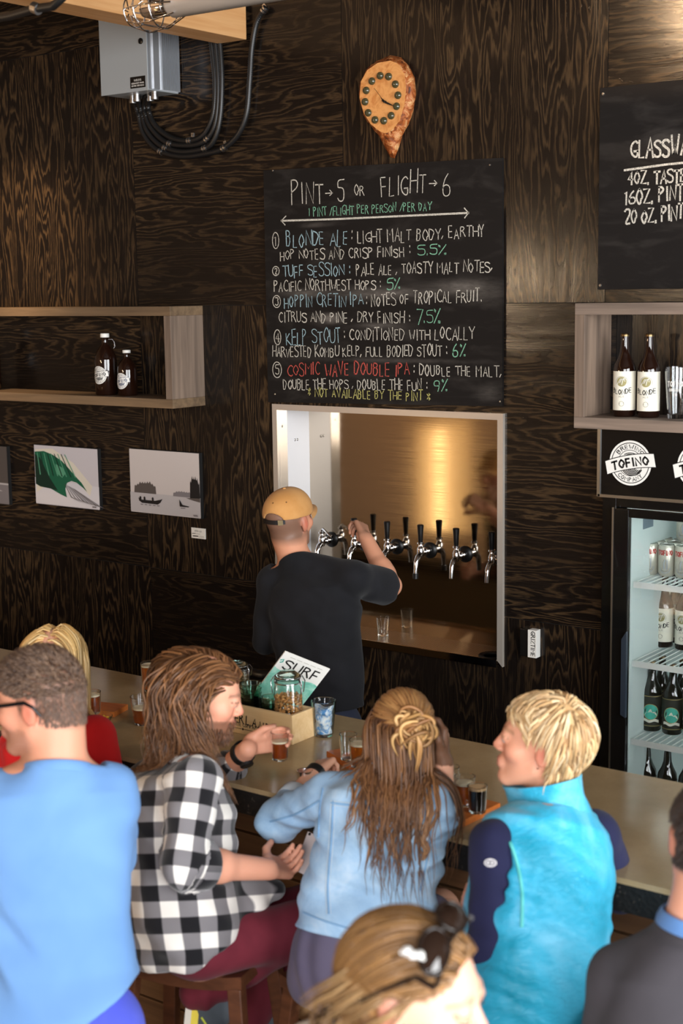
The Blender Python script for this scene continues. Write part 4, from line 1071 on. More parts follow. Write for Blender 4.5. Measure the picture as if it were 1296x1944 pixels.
def glass_stack(cx, zt, n, lab):
    p = np.array((cx, CR0[1]+.059, BZ+.0096)); step = .016; h = .062
    z = zt-h-step*(n-1)
    base = p[2]
    while z > base+step*.5: z -= step; n += 1
    shift = base-z
    t0 = None
    for k in range(n):
        q = np.array((p[0], p[1], z+shift*0+step*k+ (0)))
        t = thing('glass_tumbler', lab % (['lowest'] + ['one up from the bottom', 'third from the bottom', 'fourth from the bottom', 'fifth from the bottom', 'sixth from the bottom', 'seventh from the bottom', 'eighth from the bottom'][:n-2] + ['topmost'])[k], 'glass', q, 'stacked glass tumblers in the crate')
        mb = MB(); r0, r1 = .027, .0365
        mb.lathe([(r0, 0), (r0+.001, .003), (r1, h), (r1-.001, h+.001), (r1-.003, h), (r0-.0015, .0045), (0, .0045)], q, 28); mb.build('glass_body', GLASS_GREEN, t, smooth=45)
glass_stack(on(476, 1293, CR0[1]+.059)[0], on(476, 1297, CR0[1]+.059)[2], 4, 'pale green glass tumbler in the taller left stack, %s')
glass_stack(on(514, 1318, CR0[1]+.059)[0], on(514, 1323, CR0[1]+.059)[2], 3, 'pale green glass tumbler in the lower right stack, %s')
GRAIN = mat('pale_grain_mix', (196, 172, 116), .7)
jb = np.array((on(450, 1305, -1.25)[0], -1.25, BZ+.0006))
clip_jar('clip_top_jar', 'tall glass clip-top jar behind the long-haired man and the crate', jb, .046, on(452, 1256, -1.25)[2]-jb[2], GRAIN, .62, .011)
# magazine
def magazine():
    A = on(541, 1237, -1.37); B = on(626, 1271, -1.24); Cc = on(588, 1321, -1.243); 
    A, B, Cc = [np.array(q) for q in (A, B, Cc)]
    e = B-A; W = np.linalg.norm(e); e /= W
    dn = Cc-B; dn -= e*np.dot(dn, e); dn /= np.linalg.norm(dn); Hh = .236
    nrm = np.cross(e, dn); 
    if np.dot(nrm, CAM-A) < 0: nrm = -nrm
    t = thing('magazine', 'white and sea green surf magazine leaning at a slant behind the crate and nut jar', 'magazine', (A+B)/2+dn*Hh)
    o = A
    blk = MB(); c = [o, o+e*W, o+e*W+dn*Hh, o+dn*Hh]; blk.prism([q-nrm*.005 for q in c], nrm*.005); blk.build('pages', WHITE_PAPER, t)
    f = lambda u, v: o+e*u+dn*(Hh*0+v)+nrm*.0005     # v down
    mb = MB(); mb.face([f(0, 0), f(W, 0), f(W, Hh), f(0, Hh)], 0)
    SEA = mat('cover_sea_green', (116, 190, 168), .4); n = N(SEA); co = n.coord('Object'); k = n.noise(co, 22, 4, .6, .6); n.base(n.ramp(k, [(.3, (84, 170, 150)), (.55, (140, 206, 186)), (.75, (206, 230, 220))]))
    f1 = lambda u, v: o+e*u+dn*v+nrm*.0009
    xs = np.linspace(0, W, 14); mb.grid([[f1(x, (Hh*.30+.006*math.sin(x*70)+.10*x)) for x in xs], [f1(x, Hh) for x in xs]], 1)
    f2 = lambda u, v: o+e*u+dn*v+nrm*.0013
    write(mb, 'SURF', lambda u, v: f2(W*.12+u, Hh*.285-v), W*.80, Hh*.165, .0058, 2, 0, .28)
    ribbon(mb, [(W*.03, Hh*.16), (W*.075, Hh*.13), (W*.085, Hh*.18), (W*.05, Hh*.2)], .005, f2, 3)
    for k in range(5): ribbon(mb, [(W*(.16+.15*k), Hh*.055), (W*(.27+.15*k), Hh*.055)], .0016, f2, 4)
    mb.build('cover', [PRINT_WHITE, SEA, INK, TEAL_INK, GREY_INK], t)
magazine()
# pint glass with a blue and white rag
def rag_glass():
    p = pt_on(615, 1396)
    zt = on(615, 1330, p[1])[2]; h = zt-p[2]
    t = tumbler('pint_glass', 'pint glass stuffed with blue and white cloth beside the crate', p, .031, .042, h)
    m = mat('blue_white_cloth', (160, 200, 230), .8); n = N(m); f = n.noise(n.coord('Object'), 45, 3, .6, 1.5); n.base(n.ramp(f, [(.40, (84, 150, 210)), (.52, (206, 222, 232)), (.7, (240, 240, 240))])); 
    rnd = random.Random(6); rows = []
    for k, z in enumerate(np.linspace(.010, h*.82, 16)):
        a = .031+(.011)*z/h-.0045
        rows.append([p+np.array((a*(.86+.12*math.sin(3*q+k*.8)*math.sin(k*.5+1.3*q))*math.cos(q), a*(.86+.12*math.sin(3*q+k*.8))*math.sin(q), z+(.008*math.sin(2*q+1) if k > 12 else 0))) for q in np.linspace(0, 2*PI, 30, endpoint=False)])
    rows.append([p+np.array((.012*math.cos(q), .012*math.sin(q), h*.80)) for q in np.linspace(0, 2*PI, 30, endpoint=False)])
    rows.append([p+np.array((0, 0, h*.78))]*30)
    mb = MB(); mb.grid(rows, 0, True); o = mb.build('cloth', m, None, smooth=80); o.parent = t; o.matrix_parent_inverse = Matrix.Translation(-t.location)
rag_glass()
# flight boards
PADDLE = board_wood('orange_stained_paddle', (176, 92, 36), (206, 118, 54), rough=.4)
def flight_board(label, near, e, L, W, slots):
    """near = corner nearest the camera, e = unit direction of its long side"""
    e = np.array((e[0], e[1], 0.)); e /= np.linalg.norm(e); s = np.array((-e[1], e[0], 0.)); o = np.array((near[0], near[1], BZ+.0006))
    t = thing('flight_paddle', label, 'serving board', o+e*L/2+s*W/2, 'wooden flight paddles on the bar')
    mb = MB(); mb.prism([o, o+e*L, o+e*L+s*W, o+s*W], (0, 0, .019)); b = mb.build('board', PADDLE, t, bevel=.003)
    return o, e, s
c1 = pt_on(679, 1471); c2 = pt_on(620, 1437)
e = (c1-c2); 
o, e1, s1 = flight_board('orange-brown flight paddle with one empty taster, partly behind the denim-jacketed woman', c2, e, .24, .12, 4)
FT = BZ+.0206
def taster(label, p, fill=None, liq=None, foam=None, r=(.023, .0285), h=.092, group='taster glasses on the bar'):
    return tumbler('taster_glass', label, p, r[0], r[1], h, 'glass', group, fill, liq, foam)
p = top(661, 1441, FT); taster('empty taster glass on the paddle left of the denim-jacketed woman', np.array((p[0], p[1], FT)), h=.080)
p = top(682, 1455, FT); taster('amber beer taster on the paddle beside the denim-jacketed woman\'s hair', np.array((p[0], p[1], FT)), .80, BEER, FOAM, r=(.025, .031), h=.085)
k1 = pt_on(876, 1572); k2 = pt_on(949, 1537)
e = k2-k1
L = np.linalg.norm(e[:2])
ek = np.array((e[0], e[1], 0))/L; sk = np.array((-ek[1], ek[0], 0))
o, e2, s2 = flight_board('orange-brown flight paddle holding the stout and amber tasters, right of the denim jacket', k1, ek, L, .27, 4)
p = top(906, 1541, FT); taster('black stout taster on the right flight paddle', np.array((p[0], p[1], FT)), .86, STOUT, TAN_FOAM, r=(.0235, .028), h=.076)
p = top(882, 1528, FT); taster('amber beer taster just behind the stout on the right flight paddle', np.array((p[0], p[1], FT)), .72, BEER, FOAM, r=(.025, .030), h=.084)
p = top(853, 1506, FT); taster('empty taster glass at the far end of the right flight paddle', np.array((p[0], p[1], FT)), r=(.024, .029), h=.08)
# left end of the bar
p = pt_on(284, 1310); taster('amber beer glass standing alone near the rear edge of the bar', p, .86, BEER, FOAM, r=(.026, .032), h=.105)
p = pt_on(309, 1303); taster('copper beer glass partly hidden by the long-haired man\'s head', p, .86, BEER_RED, FOAM, r=(.026, .033), h=.105)
p = pt_on(272, 1374); h = on(271, 1322, p[1])[2]-p[2]
tumbler('pint_glass', 'half-full pint of copper beer behind the plaid-shirted man\'s shoulder', p, .031, .0425, h, 'glass', None, .56, BEER_RED, FOAM)
cb = pt_on(206, 1368)
o, e3, s3 = flight_board('small flight paddle beside the red-topped blonde woman', pt_on(217, 1362) , (-.85, -.25), .30, -.10, 3)
p = top(177, 1354, FT); taster('copper beer taster on the small paddle next to the blonde woman in red', np.array((p[0], p[1], FT)), .8, BEER_RED, FOAM, r=(.025, .029), h=.078)
def nut_bowl():
    p = pt_on(188, 1380)
    t = thing('glass_bowl', 'small glass bowl of yellow snacks by the woman in red', 'bowl', p)
    mb = MB(); mb.lathe([(.026, 0), (.030, .003), (.048, .038), (.0465, .039), (.028, .008), (0, .007)], p, 28); mb.build('glass_body', GLASS, t, smooth=45)
    m = mat('yellow_snack_mix', (228, 178, 60), .6); rnd = random.Random(5); mb = MB()
    for k in range(46):
        a = rnd.uniform(0, 2*PI); r = .034*math.sqrt(rnd.random()); c = p+np.array((r*math.cos(a), r*math.sin(a), .016+rnd.uniform(0, .014)))
        d = np.array([rnd.gauss(0, 1) for _ in range(3)]); d /= np.linalg.norm(d); mb.tube([c-d*.007, c-d*.003, c+d*.003, c+d*.007], [.002, .0045, .0045, .002], 6)
    mb.build('snack_filling', m, t, smooth=60, kind='stuff')
nut_bowl()

# ------------------------------------------------------------------ bar stools
STOOLW = board_wood('dark_walnut_stool', (66, 38, 24), (98, 58, 36), rough=.4)
def stool(label, cx, cy, zs, rot):
    t = thing('bar_stool', label, 'stool', (cx, cy, 0), 'dark wooden bar stools')
    c, s = math.cos(rot), math.sin(rot); R = lambda x, y, z: np.array((cx+c*x-s*y, cy+s*x+c*y, z))
    w, d = .18, .15; rows = []
    for j in range(9):
        y = -d+2*d*j/8; row = []
        for i in range(13):
            x = -w+2*w*i/12; row.append(R(x, y, zs+.020*(x/w)**2-.008*(1-(y/d)**2)))
        rows.append(row)
    mb = MB(); mb.grid(rows, 0); low = [[p-np.array((0, 0, .036)) for p in r] for r in rows]; mb.grid([r[::-1] for r in low], 0)
    per = [rows[0][i] for i in range(13)]+[rows[j][12] for j in range(1, 9)]+[rows[8][i] for i in range(11, -1, -1)]+[rows[j][0] for j in range(7, 0, -1)]
    mb.grid([[p-np.array((0, 0, .036)) for p in per], per], 0, True); mb.build('seat', STOOLW, t, smooth=40)
    ends = []
    for sx, sy in ((-1, -1), (1, -1), (1, 1), (-1, 1)):
        a = R(sx*.155, sy*.125, zs-.022); b = R(sx*.215, sy*.19, 0.0); ax = R(1, 0, 0)-R(0, 0, 0); ay = R(0, 1, 0)-R(0, 0, 0); h = .020
        mb = MB(); mb.hexa([b-ax*h-ay*h, b+ax*h-ay*h, b+ax*h+ay*h, b-ax*h+ay*h, a-ax*h-ay*h, a+ax*h-ay*h, a+ax*h+ay*h, a-ax*h+ay*h]); mb.build('leg', STOOLW, t, bevel=.003)
        ends.append((a, b))
    for i, zf in ((0, .28), (1, .36), (2, .28), (3, .36)):
        (a, b), (a2, b2) = ends[i], ends[(i+1) % 4]; k = 1-zf/zs
        p, q = a+(b-a)*k, a2+(b2-a2)*k; d_ = (q-p); L = np.linalg.norm(d_); d_ /= L; sd = np.cross(d_, (0, 0, 1))
        mb = MB(); mb.obox((p+q)/2, d_*(L/2), sd*.010, (0, 0, .016)); mb.build('rung', STOOLW, t, bevel=.002)
    return t
STZ = .70
sp = top(385, 1806, STZ); stool('dark wooden saddle stool under the man in the plaid shirt', sp[0], sp[1], STZ, .30)
sp2 = top(668, 1862, .66); stool('dark wooden stool under the woman in the denim jacket', sp2[0]+.03, sp2[1]+.02, .66, -.1)

def back_stool():
    c = on(492, 1281, -1.09); t = thing('swivel_stool', 'black low-backed stool behind the bar, its padded back rail showing beside the magazine', 'stool', (c[0], -.93, 0))
    x, z = c[0], c[2]; y0 = -.93
    mb = MB(); mb.lathe([(.18, 0), (.18, .012), (.03, .03), (.03, .10)], (x, y0, 0), 28); mb.build('base', BLACK, t, smooth=40)
    mb = MB(); mb.lathe([(.022, .10), (.022, .76)], (x, y0, 0), 16); mb.build('post', CHROME, t, smooth=40)
    mb = MB(); mb.lathe([(.15, .76), (.165, .775), (.165, .81), (.15, .825), (0, .83)], (x, y0, 0), 32); mb.build('seat', BLACK, t, smooth=40)
    mb = MB(); mb.tube([(x-.05*k, -1.09+.05*abs(k)**1.5*.25, z) for k in np.linspace(-2.4, 2.4, 15)], .017, 12); mb.build('back_rail', BLACK, t, smooth=60)
    for q in (-1, 1):
        mb = MB(); mb.tube([(x+q*.08, -1.075, z), (x+q*.09, -1.07, .95), (x+q*.09, -1.02, .80)], .009, 8); mb.build('back_support', BLACK, t, smooth=60)
back_stool()
# ================================================================== PEOPLE: modelling toolkit (smooth blended solids -> one continuous surface)
V = lambda *a: np.array(a, float)
def nz(v):
    v = np.array(v, float); return v/(np.linalg.norm(v)+1e-12)
class RC:                                        # round cone a -> b
    def __init__(s, a, b, ra, rb):
        s.a, s.b, s.ra, s.rb = np.array(a, float), np.array(b, float), ra, rb
        m = max(ra, rb); s.lo = np.minimum(s.a, s.b)-m; s.hi = np.maximum(s.a, s.b)+m
    def d(s, P):
        ab = s.b-s.a; L = ab@ab+1e-12; t = np.clip(((P-s.a)@ab)/L, 0, 1)
        q = P-s.a-t[:, None]*ab
        return np.sqrt((q*q).sum(1))-(s.ra+(s.rb-s.ra)*t)
class EL:                                        # ellipsoid with axes M (rows)
    def __init__(s, c, r, M=None):
        s.c, s.r = np.array(c, float), np.array(r, float); s.M = np.eye(3) if M is None else np.array(M, float)
        e = np.sqrt(((s.M*s.r[:, None])**2).sum(0)); s.lo = s.c-e; s.hi = s.c+e
    def d(s, P):
        q = (P-s.c)@s.M.T; k0 = np.sqrt(((q/s.r)**2).sum(1)); k1 = np.sqrt(((q/s.r**2)**2).sum(1))+1e-9
        return k0*(k0-1)/k1
class LOFT:                                      # elliptical sections (centre, half width along L, half depth) stacked along a spine
    def __init__(s, st, L, n=2.3):
        s.c = np.array([q[0] for q in st], float); s.wa = np.array([q[1] for q in st], float); s.wb = np.array([q[2] for q in st], float); s.n = n
        ax = nz(s.c[-1]-s.c[0]); s.ax = ax; L = np.array(L, float); s.L = nz(L-ax*(L@ax)); s.F = np.cross(ax, s.L)
        s.s = (s.c-s.c[0])@ax; m = s.wa.max()+.02; s.lo = s.c.min(0)-m; s.hi = s.c.max(0)+m
    def uvs(s, P):
        t = (P-s.c[0])@s.ax; tc = np.clip(t, s.s[0], s.s[-1])
        C = np.stack([np.interp(tc, s.s, s.c[:, k]) for k in range(3)], 1); q = P-C
        return q@s.L, q@s.F, t, np.interp(tc, s.s, s.wa), np.interp(tc, s.s, s.wb)
    def d(s, P):
        u, v, t, a, b = s.uvs(P)
        r = ((np.abs(u)/a)**s.n+(np.abs(v)/b)**s.n)**(1/s.n)
        d = (r-1)*np.minimum(a, b)
        e = np.maximum(s.s[0]-t, t-s.s[-1])
        return np.where(e > 0, np.sqrt(np.maximum(d, 0)**2+e*e)+np.minimum(d, 0)*0, np.maximum(d, e))
class HALF:                                      # half space: inside where (p-o).n < 0
    def __init__(s, o, n):
        s.o, s.n = np.array(o, float), nz(n); s.lo = V(-99, -99, -99); s.hi = V(99, 99, 99)
    def d(s, P): return (P-s.o)@s.n
class NECKCUT:                                   # the ball above a tilted plane, used to end cloth at the neck
    def __init__(s, o, n, R): s.o, s.n, s.R = np.array(o, float), nz(n), R; s.lo = s.o-R; s.hi = s.o+R
    def d(s, P): q = P-s.o; return np.maximum(-(q@s.n), np.sqrt((q*q).sum(1))-s.R)
class Solid:
    def __init__(s): s.ops = []; s.wr = None
    def add(s, p, k=.02): s.ops.append(('+', p, k)); return s
    def cut(s, p, k=.005): s.ops.append(('-', p, k)); return s
    def keep(s, p, k=.004): s.ops.append(('&', p, k)); return s
    @staticmethod
    def comb(op, a, b, k):
        if op == '+':
            h = np.clip(.5+.5*(a-b)/k, 0, 1); return a*(1-h)+b*h-k*h*(1-h)
        if op == '-': b = -b
        h = np.clip(.5-.5*(a-b)/k, 0, 1); return a*(1-h)+b*h+k*h*(1-h)
    def __call__(s, P):
        P = np.asarray(P, float).reshape(-1, 3); a = np.full(len(P), .5)
        for op, p, k in s.ops: a = s.comb(op, a, p.d(P), k)
        if s.wr is not None: a = a+s.wr(P)
        return a
    def grad(s, P, e=.003):
        g = np.stack([s(P+np.eye(3)[i]*e)-s(P-np.eye(3)[i]*e) for i in range(3)], 1)
        return g/(np.linalg.norm(g, axis=1)[:, None]+1e-9)
    def hit(s, x, y, lo=1.0, hi=7.0, off=0.0):   # first surface point seen at picture position (x, y)
        d = ray(x, y); n = np.linalg.norm(d); t = lo
        for _ in range(160):
            v = float(s(CAM+d*t)[0])-off
            if v < .0006: break
            t += max(v, .0008)*.7/n
            if t > hi: return None
        return CAM+d*t
    def hits(s, xy, lo=1.0, hi=7.0, off=0.0):
        xy = np.array(xy, float); d = _f[None, :]+_r[None, :]*((xy[:, :1]-CX)/FPX)-_u[None, :]*((xy[:, 1:]-CY)/FPX); n = np.linalg.norm(d, axis=1); t = np.full(len(xy), lo); act = np.ones(len(xy), bool)
        off = np.broadcast_to(off, (len(xy),))
        for _ in range(150):
            i = np.nonzero(act)[0]
            if not len(i): break
            v = s(CAM+d[i]*t[i][:, None])-off[i]; act[i[(v < .0006) | (t[i] > hi)]] = False
            m = v >= .0006; t[i[m]] += np.maximum(v[m], .0008)*.7/n[i[m]]
        P = CAM+d*t[:, None]; P[t > hi] = np.nan; return P
    def mesh(s, h):
        plus = [p for op, p, k in s.ops if op == '+']
        lo = np.min([p.lo for p in plus], 0)-h*4; hi = np.max([p.hi for p in plus], 0)+h*4
        n = np.ceil((hi-lo)/h).astype(int)+1
        F = np.full(tuple(n), .06, np.float32)
        ax = [lo[i]+h*np.arange(n[i]) for i in range(3)]
        for op, p, k in s.ops:
            m = k+.015
            i0 = np.maximum(np.floor((p.lo-m-lo)/h).astype(int), 0); i1 = np.minimum(np.ceil((p.hi+m-lo)/h).astype(int)+1, n)
            if op == '&': i0 = np.zeros(3, int); i1 = n
            if (i1 <= i0).any(): continue
            sl = tuple(slice(a, b) for a, b in zip(i0, i1))
            sub = F[sl]
            if op == '&' or op == '-':           # only where the solid already is
                idx = np.nonzero(sub < .045)
                P = np.stack([ax[q][sl[q]][idx[q]] for q in range(3)], 1)
                if len(P): sub[idx] = s.comb(op, sub[idx].astype(float), p.d(P), k)
            else:
                G = np.stack(np.meshgrid(*[ax[q][sl[q]] for q in range(3)], indexing='ij'), -1).reshape(-1, 3)
                F[sl] = s.comb(op, sub.reshape(-1).astype(float), p.d(G), k).reshape(sub.shape)
        if s.wr is not None:
            idx = np.nonzero(np.abs(F) < .04); P = np.stack([ax[q][idx[q]] for q in range(3)], 1); F[idx] += s.wr(P)
        return surface_nets(F, lo, h)
def surface_nets(F, lo, h):
    S = F < 0
    n = np.array(F.shape)-1
    cnt = np.zeros(tuple(n), np.int8)
    offs = [(i, j, k) for i in (0, 1) for j in (0, 1) for k in (0, 1)]
    for o in offs: cnt += S[o[0]:o[0]+n[0], o[1]:o[1]+n[1], o[2]:o[2]+n[2]]
    cells = np.argwhere((cnt > 0) & (cnt < 8))
    idx = np.full(tuple(n), -1, np.int32); idx[tuple(cells.T)] = np.arange(len(cells))
    vals = {o: F[cells[:, 0]+o[0], cells[:, 1]+o[1], cells[:, 2]+o[2]].astype(float) for o in offs}
    acc = np.zeros((len(cells), 3)); c = np.zeros(len(cells))
    for o in offs:
        for a in range(3):
            if o[a]: continue
            q = list(o); q[a] = 1; f0, f1 = vals[o], vals[tuple(q)]
            m = (f0 < 0) != (f1 < 0); t = np.where(m, f0/np.where(m, f0-f1, 1), 0)
            p = np.array(o, float)[None, :].repeat(len(cells), 0); p[:, a] += t
            acc += p*m[:, None]; c += m
    verts = lo+h*(cells+acc/np.maximum(c, 1)[:, None])
    faces = []
    for a in range(3):
        b, d = (a+1) % 3, (a+2) % 3
        s0 = [slice(None)]*3; s1 = [slice(None)]*3; s0[a] = slice(0, -1); s1[a] = slice(1, None)
        A, B = S[tuple(s0)], S[tuple(s1)]
        e = np.argwhere(A != B); e = e[(e[:, b] > 0) & (e[:, d] > 0) & (e[:, b] < n[b]) & (e[:, d] < n[d])]
        inside = A[tuple(e.T)]
        def cell(db, dd):
            q = e.copy(); q[:, b] += db; q[:, d] += dd; return idx[tuple(q.T)]
        quad = np.stack([cell(-1, -1), cell(0, -1), cell(0, 0), cell(-1, 0)], 1)
        quad[~inside] = quad[~inside][:, ::-1]
        faces.append(quad)
    return verts, np.concatenate(faces)
def neckline(S, nb, top_, F, r, h=.012, tilt=.42):
    """cloth runs up round the neck root and ends in one clean tilted edge; returns centre, normal of that edge"""
    ax = nz(np.array(top_)-nb); n_ = nz(ax+F*tilt)
    S.add(RC(nb-ax*.02, nb+ax*.028, r+.013, r+.009), .03); S.cut(NECKCUT(nb+ax*h, n_, r+.052), .004)
    return nb+ax*h, n_, ax
def neck_band(c, n_, ax, r, F, prof, name, m, par):
    """band following the neckline: prof = list of (offset along the neck, extra radius)"""
    e1 = nz(F-ax*(F@ax)); e2 = np.cross(ax, e1); mb = MB(); rows = []
    for u, dr in prof:
        row = []
        for a in np.linspace(0, 2*PI, 56, endpoint=False):
            d = math.cos(a)*e1+math.sin(a)*e2; p = c+d*(r+dr); p = p-ax*((p-c)@n_)/(ax@n_)+ax*u; row.append(p)
        rows.append(row)
    mb.grid(rows, 0, True); return mb.build(name, m, par, smooth=70)
def np_mesh(name, verts, faces, material, parent=None, col=None, uv=None, label=None, smooth=True, relax=0):
    me = bpy.data.meshes.new(name)
    nf = len(faces); k = faces.shape[1]
    if relax:
        for _ in range(relax):
            acc = np.zeros_like(verts); c = np.zeros(len(verts))
            for i in range(k):
                a, b = faces[:, i], faces[:, (i+1) % k]
                np.add.at(acc, a, verts[b]); np.add.at(c, a, 1); np.add.at(acc, b, verts[a]); np.add.at(c, b, 1)
            verts = verts*.5+.5*acc/np.maximum(c, 1)[:, None]
    me.vertices.add(len(verts)); me.vertices.foreach_set('co', verts.astype(np.float32).ravel())
    me.loops.add(nf*k); me.loops.foreach_set('vertex_index', faces.astype(np.int32).ravel())
    me.polygons.add(nf); me.polygons.foreach_set('loop_start', np.arange(0, nf*k, k, dtype=np.int32))
    me.update(calc_edges=True); me.validate()
    if col is not None:
        at = me.attributes.new('tint', 'FLOAT_COLOR', 'POINT')
        at.data.foreach_set('color', np.concatenate([col, np.ones((len(col), 1))], 1).astype(np.float32).ravel())
    if uv is not None:
        ul = me.uv_layers.new(name='UVMap'); ul.data.foreach_set('uv', uv[faces.ravel()].astype(np.float32).ravel())
    if smooth: me.polygons.foreach_set('use_smooth', [True]*len(me.polygons))
    me.materials.append(material)
    o = bpy.data.objects.new(name, me); COL.objects.link(o)
    if parent is not None: adopt(o, parent)
    if label: o['label'] = label
    return o
def tint_material(name, rough=.5, sss=0., bump=0., bscale=300, spec=.4, sheen=0., aniso=0.):
    m = mat(name, (200, 200, 200), rough, spec=spec, sheen=sheen); n = N(m)
    a = n.new('ShaderNodeAttribute'); a.attribute_name = 'tint'; n.base(a.outputs['Color'])
    if sss:
        n.b.inputs['Subsurface Weight'].default_value = sss; n.b.inputs['Subsurface Radius'].default_value = (.012, .005, .003); n.b.inputs['Subsurface Scale'].default_value = .6
    if bump: n.bump(n.noise(n.coord('Object'), bscale, 2, .5), bump, .001)
    return m
def cloth(name, rgb, rgb2=None, rough=.85, nscale=6, weave=700, bump=.25, sheen=.06, dist=.0015):
    m = mat(name, rgb, rough, spec=.25, sheen=sheen); n = N(m); co = n.coord('Object')
    if rgb2 is not None:
        f = n.noise(co, nscale, 3, .55, .4); n.base(n.ramp(f, [(.36, rgb), (.66, rgb2)]))
    n.bump(n.noise(co, weave, 2, .6), bump, dist)
    return m
def wrinkles(seed, amp, items):
    """soft directional folds: items = (direction, wavelength, weight)"""
    r = np.random.RandomState(seed)
    its = [(nz(d)*2*PI/w, wt, r.rand()*6.28, nz(r.randn(3))*2*PI/(w*3.1), r.rand()*6.28, nz(r.randn(3))*2*PI/(w*5.3), r.rand()*6.28) for d, w, wt in items]
    def f(P):
        a = 0.
        for k, wt, ph, k2, p2, k3, p3 in its:
            env = .5+.5*np.sin(P@k3+p3)
            a = a+wt*env*np.sin(P@k+ph+1.7*np.sin(P@k2+p2))
        return amp*a
    return f
SKIN = tint_material('skin', .48, .12, .10, 500, .4)
LIN = lambda c: np.array(lin(c)[:3])
EYE_W, IRIS, PUPIL = mat('eye_white', (190, 178, 170), .3), mat('iris', (92, 84, 66), .2), mat('pupil', (12, 10, 10), .1)

